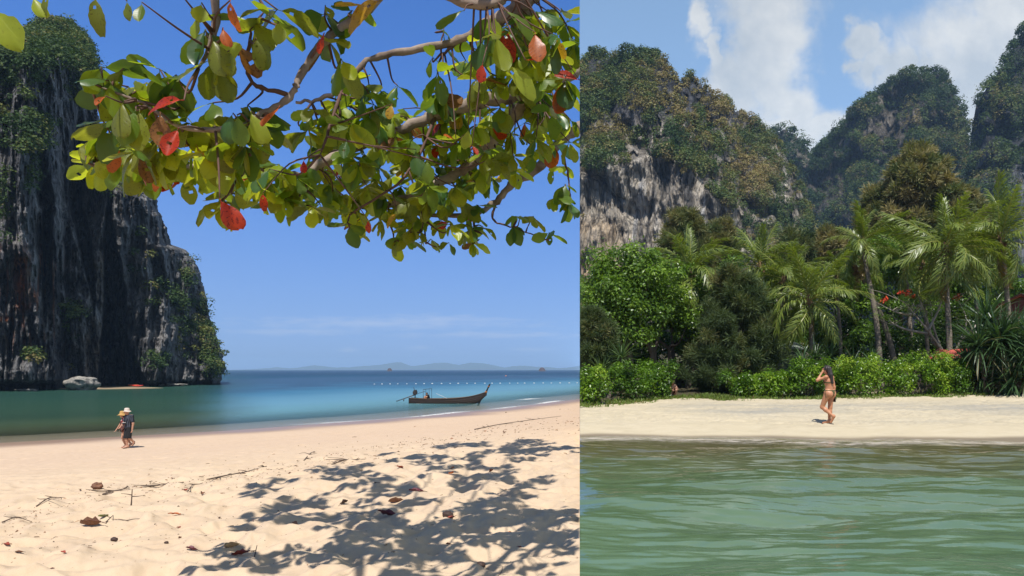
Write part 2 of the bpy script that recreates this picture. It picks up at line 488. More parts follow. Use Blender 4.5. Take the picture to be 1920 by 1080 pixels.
def mat_sea():
    m, b, out = mat_new('sea_water')
    p = b.pos(); dep = b.attr('depth')
    col = b.ramp(b.math('DIVIDE', dep, 12.0), [(0.0, (0.14, 0.30, 0.28)), (0.06, (0.135, 0.30, 0.33)), (0.15, (0.11, 0.255, 0.33)), (0.33, (0.035, 0.135, 0.22)), (0.42, (0.024, 0.070, 0.130)), (0.53, (0.022, 0.060, 0.115)), (0.585, (0.0, 0.044, 0.085)), (1.0, (0.0, 0.026, 0.06))])
    green = b.ramp(b.math('DIVIDE', dep, 12.0), [(0.0, (0.14, 0.16, 0.085)), (0.05, (0.075, 0.115, 0.06)), (0.13, (0.030, 0.066, 0.042)), (0.4, (0.02, 0.058, 0.042))])
    col = b.mix(b.attr('green'), col, green)
    patch = b.noise(p, 0.035, 4, 0.6, (1, 0.45, 1))
    col = b.mix(b.math('MULTIPLY', b.math('SUBTRACT', patch, 0.48), 2.2, clamp=True), col, b.mix(1.0, col, (0.66, 0.66, 0.78), 'MULTIPLY'))
    dif = b.node('ShaderNodeBsdfDiffuse'); b.set(dif.inputs[0], col)
    tr = b.node('ShaderNodeBsdfTransparent'); b.set(tr.inputs[0], (0.86, 0.97, 0.95))
    alpha = b.math('SUBTRACT', 1.0, b.math('EXPONENT', b.math('MULTIPLY', dep, -1.5)))
    under = b.mixs(alpha, tr.outputs[0], dif.outputs[0])
    h1 = b.noise(p, 0.9, 4, 0.6, (0.55, 1.0, 1)); h2 = b.noise(p, 5.0, 3, 0.6, (0.5, 1, 1))
    nrm = b.bump(h2, 0.7, 0.06, b.bump(h1, 0.7, 0.25))
    gl = b.node('ShaderNodeBsdfGlossy'); gl.inputs['Roughness'].default_value = 0.13; b.L.new(nrm, gl.inputs['Normal'])
    fr = b.node('ShaderNodeFresnel'); fr.inputs['IOR'].default_value = 1.33; b.L.new(nrm, fr.inputs['Normal'])
    f = b.math('MULTIPLY', fr.outputs[0], 0.36, clamp=True)
    sh = b.mixs(f, under, gl.outputs[0])
    foam = b.node('ShaderNodeBsdfDiffuse'); b.set(foam.inputs[0], (0.8, 0.78, 0.74))
    fn = b.math('MULTIPLY', b.attr('foam'), b.math('MULTIPLY', b.math('SUBTRACT', b.noise(p, 3.2, 5, 0.7), 0.36), 5.0, clamp=True), clamp=True)
    b.L.new(b.mixs(fn, sh, foam.outputs[0]), out.inputs[0]); return m
def build_sea():
    ang = np.radians(np.linspace(-80, 0, 420)); rad = np.geomspace(26, 12000, 540)
    x, y = polar(ang, rad); x[:, -1] = 0.0
    zb, s = sand_base(x, y)
    n = fbm(np.stack([x * 0.06, y * 0.06, 0 * x], -1), 3)
    dep = np.maximum(0, SEA - zb) * (1 + 0.12 * n)
    foam = 1.1 * np.exp(-((s + 0.35 + 0.5 * n) / 0.40) ** 2) * sstep(0.0, 0.45, gnoise(np.stack([x * 0.12, y * 0.12, 0 * x + 4], -1)))
    bx, by = at(992, 747.5, 85)[:2]                                  # one small breaker near the point
    foam = np.maximum(foam, 1.3 * np.exp(-((x - bx) / 0.9) ** 2 - ((y - by - 1.6 * (x - bx)) / 0.9) ** 2))
    u = x / y * F + 1087
    green = 1 - sstep(330, 520, u + 30 * n)
    green = green * (1 - 0.5 * sstep(150, 500, y))
    V = np.stack([x, y, np.full_like(x, SEA)], -1).reshape(-1, 3)
    o = mk('sea', V, grid_faces(*x.shape), mat_sea(), smooth=True, attrs={'depth': dep.ravel(), 'foam': foam.ravel(), 'green': green.ravel()})
    tag(o, 'blue and turquoise sea reaching to the horizon', 'sea', kind='structure')
build_sea()

def mat_rock(name, fine=1.0, bumpd=0.5):
    m, b, out = mat_new(name)
    p = b.pos(); c = b.attr('col', 'Color')
    st = b.noise(p, 0.55 * fine, 6, 0.65, (1.2, 1.2, 0.26)); sp = b.noise(p, 1.4 * fine, 6, 0.7)
    c = b.mix(b.math('MULTIPLY', b.math('SUBTRACT', st, 0.33), 3.4, clamp=True), b.mix(1.0, c, (0.36, 0.36, 0.38), 'MULTIPLY'), c)
    vo = b.node('ShaderNodeTexVoronoi', feature='DISTANCE_TO_EDGE'); vo.inputs['Scale'].default_value = 0.55 * fine
    mp = b.node('ShaderNodeMapping'); mp.inputs['Scale'].default_value = (1, 1, 0.45); b.L.new(p, mp.inputs[0]); wq = b.node('ShaderNodeMix', data_type='VECTOR'); wq.inputs[0].default_value = 0.35
    nz = b.node('ShaderNodeTexNoise'); nz.inputs['Scale'].default_value = 0.8 * fine; b.L.new(p, nz.inputs['Vector']); b.L.new(mp.outputs[0], wq.inputs[4]); b.L.new(nz.outputs['Color'], wq.inputs[5]); b.L.new(wq.outputs[1], vo.inputs['Vector'])
    crack = b.math('MULTIPLY', vo.outputs['Distance'], 9.0, clamp=True)
    c = b.mix(crack, b.mix(1.0, c, (0.45, 0.44, 0.43), 'MULTIPLY'), c)
    c = b.mix(b.math('MULTIPLY', b.math('SUBTRACT', sp, 0.5), 2.2, clamp=True), c, b.mix(1.0, c, (1.55, 1.5, 1.42), 'MULTIPLY'))
    nrm = b.bump(b.math('ADD', b.math('ADD', st, sp), b.math('MULTIPLY', crack, 0.5)), 1.0, bumpd)
    b.L.new(b.pbsdf(c, 0.9, nrm, 0.15), out.inputs[0]); return m
M_ROCK_A = mat_rock('dark_limestone', 1.0, 0.8)
M_ROCK_B = mat_rock('pale_limestone', 0.6, 1.0)

def interp2(pts, x):
    pts = np.asarray(pts, float); return np.interp(x, pts[:, 0], pts[:, 1])
def scatter_clumps(P, R, n, ls, rng, tint, tj=0.12, flat=0.75, up=0.5, asp=0.55, shell=0.55, nj=0.45):
    """leaf kites in the outer shell of ragged clumps; returns V, Q, tints"""
    K = len(P); R = np.broadcast_to(np.asarray(R, float), (K,)); tint = np.broadcast_to(np.asarray(tint, float), (K,))
    ls = np.broadcast_to(np.asarray(ls, float), (K,))
    d = norm(rng.normal(size=(K, n, 3)) + np.array([0, 0, 0.25]))
    rr = shell + (1 - shell) * rng.random((K, n, 1)) ** 0.7
    rr = rr * (1 + 0.35 * rng.normal(size=(K, n, 1)) * 0.5)
    pos = P[:, None, :] + d * rr * R[:, None, None] * np.array([1, 1, flat])
    nn = norm(d + np.array([0, 0, up]) + nj * rng.normal(size=(K, n, 3)))
    dd = norm(np.cross(nn, rng.normal(size=(K, n, 3))) + np.array([0, 0, -0.25]) + 0.3 * d)
    L = ls[:, None] * (0.7 + 0.6 * rng.random((K, n)))
    V, Q = kites(pos.reshape(-1, 3), dd.reshape(-1, 3), nn.reshape(-1, 3), L.ravel(), L.ravel() * asp, 0.06)
    t = np.clip(tint[:, None] + tj * rng.normal(size=(K, n)), 0, 1).ravel()
    return V, Q, np.repeat(t, 4)
def tex3(V, s): return fbm(np.asarray(V) * np.asarray(s), 4)

G_CLIFF = [(0.0, (0.030, 0.060, 0.017)), (0.3, (0.062, 0.105, 0.026)), (0.55, (0.115, 0.145, 0.034)), (0.75, (0.20, 0.165, 0.055)), (0.9, (0.26, 0.19, 0.085)), (1.0, (0.30, 0.28, 0.09))]
M_VEG_CLIFF = mat_leaf('cliff_foliage', G_CLIFF, 0.25, 0.6, (1.2, 1.2, 0.5), 0.2)

def build_cliff_left():
    rng = np.random.default_rng(11)
    edge = [(50, 128), (58, 132), (68, 150), (95, 166), (118, 179), (190, 181), (250, 192), (300, 215), (340, 247), (370, 291), (440, 316), (458, 322), (468, 349), (500, 372), (560, 389), (600, 396), (640, 409), (680, 424), (700, 420), (718, 415), (745, 412)]
    ledge = [(50, 78), (60, 74), (68, 55), (85, 30), (90, -2), (96, -60), (110, -420), (745, -420)]
    base_py = 740
    nr, nc = 470, 430
    py = np.linspace(52, base_py, nr)
    pr = interp2(edge, py); pl = interp2(ledge, py)
    pr = pr + (4.0 * fbm(np.stack([py * 0.06, 0 * py, 0 * py], -1), 3) - 3.5 * np.abs(gnoise(np.stack([py * 0.16, 0 * py + 4, 0 * py], -1))) - 2.0 * np.abs(gnoise(np.stack([py * 0.5, 0 * py + 9, 0 * py], -1)))) * sstep(60, 100, py)
    t = np.linspace(0, 1, nc) ** 0.75
    PX = pl[:, None] + (pr - pl)[:, None] * t[None, :]
    PY = np.repeat(py[:, None], nc, 1)
    wob = 5 * gnoise(np.stack([PY * 0.018, 0 * PY + 2, 0 * PY], -1)) + 3 * gnoise(np.stack([PY * 0.05, 0 * PY + 5, 0 * PY], -1))
    D0 = np.interp(PX + wob * 1.5, [-420, 0, 62, 78, 104, 122, 175, 196, 245, 262, 296, 318, 330, 425], [104, 119.5, 121, 125, 126, 137, 143, 146, 150, 150.5, 153, 160, 163, 168])
    D0 = D0 + 0.010 * (735 - PY)                                                # slightly leaning back
    D0 = D0 + 30 * sstep(130, 52, PY) ** 1.4                                    # rounded wooded top
    # rounding towards the right-hand silhouette
    e = np.maximum(pr[:, None] - PX, 0)
    D0 = D0 + 14 * np.exp(-(e / 14.0) ** 1.2)
    # free-standing right buttress: step where its wall passes behind the main wall
    D0 = D0 + 10 * sstep(318, 300, PX) * sstep(452, 480, PY) * sstep(250, 290, PX) * 0
    # tall cleft / cave
    cc = np.interp(PY, [360, 430, 552, 640, 700, 740], [205, 205, 216, 214, 226, 232]); w = np.interp(PY, [340, 380, 430, 552, 640, 700, 740], [0.1, 4, 9, 21, 25, 40, 48])
    cave = sstep(1.08, 0.9, np.abs(PX + 3 * gnoise(np.stack([PY * 0.06, PX * 0.02, 0 * PX], -1)) - cc) / w)
    c2 = np.interp(PY, [330, 400, 560], [150, 150, 176]); w2 = np.interp(PY, [330, 380, 480, 600], [0.1, 16, 12, 0.1])
    cave2 = 0.35 * sstep(1.1, 0.6, np.abs(PX - c2) / w2)
    c3 = np.interp(PY, [180, 260, 420], [172, 150, 165]); cave3 = 0.30 * sstep(1.3, 0.4, np.abs(PX - c3) / 20) * sstep(150, 200, PY) * sstep(460, 380, PY)
    cave4 = 0.25 * sstep(1.2, 0.5, np.abs(PX - 88) / 9) * sstep(380, 420, PY) * sstep(610, 540, PY)
    notch = 0.16 * sstep(712, 724, PY)                                          # sea-cut notch
    D0 = D0 + 34 * np.maximum.reduce([cave, cave2, cave3, cave4, notch])
    # buttresses and flutes
    V0 = np.stack([(PX - 1087) / F * D0, D0, (693 - PY) / F * D0], -1)
    arc = PX * 0.115
    Zm = V0[..., 2]
    low = fbm(np.stack([arc * 0.10, Zm * 0.028, 0 * arc], -1), 3)
    flute = ridged(np.stack([arc * 0.30 + 0.6 * low, Zm * 0.05, 0 * arc + 3], -1), 4, 0.55)
    fine = ridged(np.stack([arc * 1.1, Zm * 0.16, 0 * arc + 7], -1), 3, 0.6)
    blk = np.abs(gnoise(np.stack([arc * 0.22, Zm * 0.14, 0 * arc + 31], -1)))
    crag = ridged(np.stack([arc * 0.5, Zm * 0.30, 0 * arc + 71], -1), 4, 0.6)
    D = D0 - 0.9 * crag - 6.5 * low - 3.4 * flute - 1.1 * fine + 5.0 * blk
    V = np.stack([(PX - 1087) / F * D, D, (693 - PY) / F * D], -1)
    # albedo of the stone itself
    col = np.zeros((nr, nc, 3)) + np.array([0.24, 0.235, 0.23])
    n1 = fbm(np.stack([arc * 0.35, Zm * 0.07, 0 * arc + 50], -1), 4)
    n2 = fbm(np.stack([arc * 0.9, Zm * 0.12, 0 * arc + 60], -1), 4)
    def blend(mask, c): 
        nonlocal col
        col = col * (1 - mask[..., None]) + np.array(c) * mask[..., None]
    blend(np.clip(n1 * 1.3, 0, 0.8), (0.36, 0.345, 0.33)); blend(np.clip(-n1 * 1.5, 0, 0.85), (0.075, 0.075, 0.08))
    tan = sstep(1.2, 0.4, np.abs(PX - np.interp(PY, [400, 700], [190, 172])) / 17) * sstep(420, 500, PY)
    tan = np.maximum(tan, 0.7 * sstep(1.2, 0.3, np.abs(PX - 88) / 18) * sstep(460, 520, PY) * sstep(640, 580, PY))
    blend(np.clip(tan * (0.55 + n2), 0, 0.8), (0.27, 0.205, 0.14))
    org = sstep(1.1, 0.3, np.abs(PX - 42 + 6 * n1) / 19) * sstep(468, 490, PY) * sstep(592, 565, PY) * sstep(-0.7, -0.25, n2)
    org = np.maximum(org, sstep(1.1, 0.3, np.abs(PX - 10) / 18) * sstep(592, 596, PY) * sstep(606, 600, PY) * sstep(-0.1, 0.2, n2))
    org = np.maximum(org, 0.5 * sstep(0.25, 0.6, n2) * sstep(420, 500, PY) * sstep(700, 600, PY) * sstep(150, 60, PX))
    blend(np.clip(org, 0, 0.95), (0.68, 0.22, 0.07))
    blend(sstep(1, 0.2, np.abs(PX - 52) / 9) * sstep(490, 510, PY) * sstep(585, 560, PY) * 0.8, (0.42, 0.31, 0.23))
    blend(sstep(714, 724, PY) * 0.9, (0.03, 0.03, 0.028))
    # rear side: a few columns turn the flank round and away from the eye
    Vb, Cb = [], []
    last = V[:, -1]
    for k in range(1, 9):
        q = last.copy(); q[:, 0] = q[:, 0] * (q[:, 1] + 6.0 * k) / q[:, 1] - 0.5 * k * k; q[:, 1] += 6.0 * k
        q += 0.8 * fbm(q * 0.2 + k, 2)[:, None]; Vb.append(q); Cb.append(col[:, -1])
    V = np.concatenate([V, np.stack(Vb, 1)], 1); col = np.concatenate([col, np.stack(Cb, 1)], 1)
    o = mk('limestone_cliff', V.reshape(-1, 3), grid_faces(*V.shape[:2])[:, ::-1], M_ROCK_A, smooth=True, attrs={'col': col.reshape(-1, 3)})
    tag(o, 'towering dark grey limestone cliff with a black cleft beside the green sea', 'cliff', kind='structure')
    # vegetation
    Pf = V[:, :nc].reshape(-1, 3); fx = PX.ravel(); fy = PY.ravel()
    veg = np.zeros(len(fx))
    veg = np.maximum(veg, sstep(140, 110, fy) * 0.8 + 0 * fx)
    veg = np.maximum(veg, 0.75 * sstep(200, 130, fy) * sstep(110, 160, fx))
    veg = np.maximum(veg, 0.16 * sstep(95, 40, fx) * sstep(300, 180, fy))
    veg = np.maximum(veg, 0.55 * sstep(45, 0, fx) * (np.exp(-((fy - 375) / 28) ** 2) + 0.4 * np.exp(-((fy - 200) / 60) ** 2)))
    for (cx, cy, rx, ry, a) in [(62, 240, 24, 16, .6), (58, 275, 20, 10, .7), (66, 300, 18, 10, .5), (135, 590, 13, 14, .9), (128, 612, 12, 12, .5), (45, 670, 15, 8, .7), (66, 690, 6, 14, .3), (10, 460, 18, 30, .15),
                                (300, 545, 22, 22, .5), (352, 612, 24, 30, .55), (388, 640, 14, 40, .95), (372, 580, 20, 20, .6), (402, 690, 16, 24, .9), (298, 680, 13, 14, .8), (330, 560, 16, 18, .7), (352, 520, 14, 20, .4), (345, 655, 20, 26, .3), (120, 580, 16, 10, .3), (60, 340, 20, 40, .12), (255, 470, 16, 40, .15), (205, 350, 20, 20, .3), (110, 700, 20, 8, .15)]:
        veg = np.maximum(veg, a * np.exp(-((fx - cx) / rx) ** 2 - ((fy - cy) / ry) ** 2))
    veg = np.where((fy > 712) | (fx < -60), 0, veg)
    nv = fbm(np.stack([fx * 0.05, fy * 0.05, 0 * fx], -1), 3)
    pr_ = np.clip(veg * (0.75 + 1.0 * nv), 0, 1) ** 1.4
    pick = rng.choice(len(fx), size=2100, replace=True, p=pr_ / pr_.sum())
    P = Pf[pick] + rng.normal(size=(len(pick), 3)) * 0.5 + np.array([0.5, -0.7, 0.5])
    R = 0.9 + 1.2 * rng.random(len(pick)) ** 2
    tint = np.clip(0.25 + 0.45 * gnoise(P * 0.16) + 0.22 * rng.normal(size=len(P)), 0.0, 0.92)
    tint = np.where((fx[pick] > 270) & (fy[pick] > 480), np.clip(tint + 0.02, 0, 0.62), tint)
    v, q, tt = scatter_clumps(P, R, 60, 0.55, rng, tint, 0.08, nj=0.3)
    v, fs, a = clip(v, [q], -1, {'tint': tt})
    o = mk('cliff_shrubs', v, fs, M_VEG_CLIFF, attrs=a)
    tag(o, 'green and dry shrubs growing on the top and ledges of the dark cliff', 'shrubs', kind='stuff')
build_cliff_left()

def build_islands():
    m, b, out = mat_new('far_island_forest')
    b.L.new(b.pbsdf(b.mix(b.noise(b.pos(), 0.02, 4), (0.035, 0.06, 0.03), (0.09, 0.10, 0.06)), 0.95, None, 0.1), out.inputs[0])
    prof = [(425, 0), (470, 1), (500, 3), (520, 5.0), (545, 3), (560, 4.5), (590, 9), (620, 5), (650, 4.5), (680, 7), (710, 9), (735, 13.5), (752, 14.5), (770, 7), (790, 9), (815, 13), (835, 14), (860, 9), (880, 13.5), (905, 12.5), (930, 8), (945, 4.5), (965, 7.5), (985, 8), (1000, 6), (1030, 5), (1050, 3), (1070, 5), (1087, 8)]
    px = np.linspace(425, 1087, 300)
    h = interp2(prof, px) + 0.8 * fbm(np.stack([px * 0.08, 0 * px, 0 * px], -1), 3)
    rows = []
    D = 9000.0
    for k, (fh, dy) in enumerate([(0, -260), (0.45, -190), (0.8, -100), (1.0, 0), (0.7, 150), (0.0, 420)]):
        d = D + dy
        q = np.stack([(px - 1087) / F * D * (1 + 0 * px), np.full_like(px, d) + 60 * gnoise(np.stack([px * 0.03, 0 * px + k, 0 * px], -1)), SEA - 1 + np.maximum(h * fh, -0.2) / F * D + 1], -1)
        rows.append(q)
    V = np.stack(rows)
    o = mk('distant_islands', V.reshape(-1, 3), grid_faces(*V.shape[:2]), m, smooth=True)
    tag(o, 'chain of hazy blue hilly islands along the sea horizon', 'island', kind='structure')
    m2, b, out = mat_new('islet_rock')
    b.L.new(b.pbsdf(b.mix(b.noise(b.pos(), 0.05, 4), (0.055, 0.042, 0.042), (0.12, 0.085, 0.08)), 0.95, None, 0.1), out.inputs[0])
    for (cx, wpx, hpx, lab) in [(730.5, 5.0, 3.2, 'small dark rocky islet on the horizon, left of the boat'), (1016.5, 7.0, 4.2, 'small reddish rocky islet on the horizon, right of the boat prow')]:
        D = 1500.0; n = 28; r = np.linspace(0, 1, 9); th = np.linspace(0, 2 * np.pi, n)
        Rg, T = np.meshgrid(r, th, indexing='ij')
        w = wpx / F * D; hh = hpx / F * D + 3.6
        x = Rg * np.cos(T) * w; y = Rg * np.sin(T) * w
        z = hh * (1 - Rg ** 2.6) * (1 + 0.25 * gnoise(np.stack([x * 0.15, y * 0.15, 0 * x + cx], -1)))
        V = np.stack([x + (cx - 1087) / F * D, y + D, z + SEA], -1)
        o = mk('islet', V.reshape(-1, 3), grid_faces(9, n), m2, smooth=True)
        tag(o, lab, 'islet', kind='structure')
build_islands()

# ------------------------------------------------------------------ right bay: sand, water, cliffs
WB = -1.8
def shoreB(x): return 18.55 - 0.055 * x + 0.22 * np.sin(x * 0.55 + 0.6) + 0.10 * np.sin(x * 1.7) + 0.05 * np.sin(x * 4.1)
_TB = [-60, -15, -8, -3, 0, 1.15, 4, 11.5, 20, 60, 240]; _ZB = [-9, -4.0, -3.0, -2.2, -1.8, -1.56, -1.42, -1.2, -0.95, 0.5, 6]
def zB(x, y):
    x = np.asarray(x, float); y = np.asarray(y, float)
    t = y - shoreB(x)
    p = np.stack([x, y, 0 * x], -1)
    z = np.interp(t, _TB, _ZB)
    dry = sstep(0.8, 2.0, t)
    w = p + 0.2 * np.stack([gnoise(p * 1.1 + 3), gnoise(p * 1.1 + 40), 0 * x], -1)
    z = z + dry * (0.045 * gnoise(w * np.array([1.0, 2.2, 1])) - 0.16 * np.maximum(0, gnoise(w * np.array([1.6, 2.4, 1]) + 30) - 0.2) + 0.035 * gnoise(w * 5) + 0.018 * gnoise(w * 11) + 0.05 * gnoise(p * 0.35))
    z = z + 0.10 * sstep(8, 12, t) * gnoise(p * 0.6 + 5)
    return z
def build_right_ground():
    ang = np.radians(np.concatenate([np.linspace(0, 36, 430, endpoint=False), np.linspace(36, 60, 60, endpoint=False), np.linspace(60, 178, 30)]))
    rad = np.concatenate([np.geomspace(0.5, 14, 60, endpoint=False), np.geomspace(14, 42, 420, endpoint=False), np.geomspace(42, 600, 50)])
    x, y = polar(ang, rad); x[:, 0] = 0.0
    z = zB(x, y); t = y - shoreB(x)
    n = gnoise(np.stack([x * 0.5, y * 0.5, 0 * x], -1))
    wet = 1 - sstep(0.02, 0.34, t + 0.12 * n)
    m, b, out = mat_new('bay_sand')
    p = b.pos()
    big = b.noise(p, 0.5, 4, 0.6, (0.5, 1, 1)); med = b.noise(p, 4, 5, 0.65, (0.45, 1, 1)); fine = b.noise(p, 50, 3, 0.6)
    c = b.mix(big, (0.43, 0.36, 0.235), (0.52, 0.44, 0.305))
    c = b.mix(b.math('MULTIPLY', b.math('SUBTRACT', med, 0.46), 1.6, clamp=True), c, (0.54, 0.465, 0.33))
    grey = b.math('MULTIPLY', b.attr('grey'), b.math('MULTIPLY', b.math('SUBTRACT', b.noise(p, 0.8, 5, 0.65, (0.3, 1, 1)), 0.34), 3.0, clamp=True))
    c = b.mix(b.math('MULTIPLY', grey, 0.85), c, (0.27, 0.255, 0.22))
    specks = b.math('MULTIPLY', b.math('SUBTRACT', b.noise(p, 9, 4, 0.7, (0.6, 1.6, 1)), 0.66), 12.0, clamp=True)
    c = b.mix(b.math('MULTIPLY', specks, 0.7), c, (0.19, 0.13, 0.08))
    mot = b.math('MULTIPLY', b.math('SUBTRACT', b.noise(p, 2.2, 7, 0.7, (0.5, 1.4, 1)), 0.5), 5.0, clamp=True)
    c = b.mix(b.math('MULTIPLY', mot, 0.38), c, (0.30, 0.25, 0.165))
    c = b.mix(b.attr('wet'), c, (0.215, 0.165, 0.105))
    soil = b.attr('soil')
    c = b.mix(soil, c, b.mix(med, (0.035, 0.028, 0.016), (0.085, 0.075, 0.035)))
    r = b.math('SUBTRACT', 0.92, b.math('MULTIPLY', b.attr('wet'), 0.5))
    b.L.new(b.pbsdf(c, r, b.bump(fine, 0.3, 0.006, b.bump(med, 0.4, 0.02)), 0.25), out.inputs[0])
    grey = np.exp(-((t - 5.8 - 0.05 * x) / 2.4) ** 2) * sstep(1.5, 5, x) * 1.2 + 0.5 * np.exp(-((t - 2.2) / 0.5) ** 2) * sstep(5, 8, x)
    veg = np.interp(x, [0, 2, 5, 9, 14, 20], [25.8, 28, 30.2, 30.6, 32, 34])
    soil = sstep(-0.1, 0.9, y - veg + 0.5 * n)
    # the sheet's edge in the plane x = 0 goes down as a bank of sand
    dup = lambda q: np.c_[q[:, :1], q]
    x, y, wet, grey, soil = [dup(q) for q in (x, y, wet, np.clip(grey, 0, 1), soil)]; z = np.c_[np.full(len(z), -12.0), z]
    o = mk('bay_beach', np.stack([x, y, z], -1).reshape(-1, 3), grid_faces(*x.shape), m, smooth=True, attrs={'wet': wet.ravel(), 'grey': np.clip(grey, 0, 1).ravel(), 'soil': soil.ravel()})
    tag(o, 'cream sand strip between the green water and the palm grove', 'sand', kind='structure')
    # water
    ang = np.radians(np.concatenate([np.linspace(0, 36, 520, endpoint=False), np.linspace(36, 70, 60)]))
    rad = np.concatenate([np.geomspace(2.0, 5, 40, endpoint=False), np.geomspace(5, 20.5, 560)])
    x, y = polar(ang, rad); x[:, 0] = 0.0
    t = y - shoreB(x); bed = np.interp(t, _TB, _ZB)
    p = np.stack([x, y, 0 * x], -1)
    calm = sstep(0.0, -3.0, t)
    wv = 0.15 * gnoise(p * np.array([0.20, 0.50, 1]) + 2) + 0.062 * gnoise(p * np.array([0.42, 1.25, 1]) + 0.4 * gnoise(p * 0.6)[..., None]) + 0.030 * gnoise(p * np.array([0.85, 2.5, 1]) + 9) + 0.012 * gnoise(p * np.array([1.9, 5.6, 1]) + 29) + 0.005 * gnoise(p * np.array([4.0, 11, 1]) + 19)
    wv = wv + 0.030 * np.sin(2 * np.pi * (y / 1.55 + 0.16 * np.sin(x * 0.55 + 1) + 0.3 * gnoise(p * 0.35))) * np.exp(-((y - 9.4) / 1.5) ** 2) * sstep(0.6, 2.4, x)
    z = WB + wv * (0.12 + 0.88 * calm)
    dep = np.maximum(0, z - bed)
    fo = np.exp(-((t + 0.05 + 0.10 * gnoise(p * np.array([0.9, 0.9, 1]))) / 0.045) ** 2) * 0.9 + 0.65 * np.exp(-((t + 0.75) / 0.42) ** 2)
    m, b, out = mat_new('bay_water')
    p = b.pos(); dep_n = b.attr('depth')
    col = b.ramp(b.math('DIVIDE', dep_n, 2.0), [(0.0, (0.20, 0.165, 0.10)), (0.16, (0.17, 0.155, 0.085)), (0.34, (0.16, 0.185, 0.10)), (0.6, (0.132, 0.198, 0.112)), (1.0, (0.125, 0.21, 0.128))])
    cl = b.noise(p, 0.9, 4, 0.6, (0.4, 1, 1))
    col = b.mix(b.math('MULTIPLY', b.math('SUBTRACT', cl, 0.35), 2.2, clamp=True), b.mix(1.0, col, (0.68, 0.72, 0.62), 'MULTIPLY'), col)
    dif = b.node('ShaderNodeBsdfDiffuse'); b.set(dif.inputs[0], col)
    tr = b.node('ShaderNodeBsdfTransparent'); b.set(tr.inputs[0], (0.80, 0.88, 0.72))
    alpha = b.math('SUBTRACT', 1.0, b.math('EXPONENT', b.math('MULTIPLY', dep_n, -2.0)))
    under = b.mixs(alpha, tr.outputs[0], dif.outputs[0])
    h2 = b.noise(p, 5.5, 4, 0.6, (0.35, 1, 1)); h3 = b.noise(p, 1.9, 3, 0.5, (0.4, 1, 1))
    h4 = b.noise(p, 13.0, 4, 0.65, (0.4, 1, 1))
    nrm = b.bump(h4, 0.22, 0.012, b.bump(h2, 0.26, 0.03, b.bump(h3, 0.18, 0.05)))
    gl = b.node('ShaderNodeBsdfGlossy'); gl.inputs['Roughness'].default_value = 0.03; b.L.new(nrm, gl.inputs['Normal'])
    fr = b.node('ShaderNodeFresnel'); fr.inputs['IOR'].default_value = 1.75; b.L.new(nrm, fr.inputs['Normal'])
    sh = b.mixs(b.math('MULTIPLY', fr.outputs[0], 1.0, clamp=True), under, gl.outputs[0])
    foam = b.node('ShaderNodeBsdfDiffuse'); b.set(foam.inputs[0], (0.62, 0.55, 0.48))
    fn = b.math('MULTIPLY', b.attr('foam'), b.math('MULTIPLY', b.math('SUBTRACT', b.noise(p, 7.0, 5, 0.75, (0.35, 1.3, 1)), 0.42), 5.0, clamp=True), clamp=True)
    b.L.new(b.mixs(fn, sh, foam.outputs[0]), out.inputs[0])
    o = mk('bay_water', np.stack([x, y, z], -1).reshape(-1, 3), grid_faces(*x.shape), m, smooth=True, attrs={'depth': dep.ravel(), 'foam': fo.ravel()})
    tag(o, 'rippled green shallow water lapping the sand strip', 'water', kind='structure')
build_right_ground()

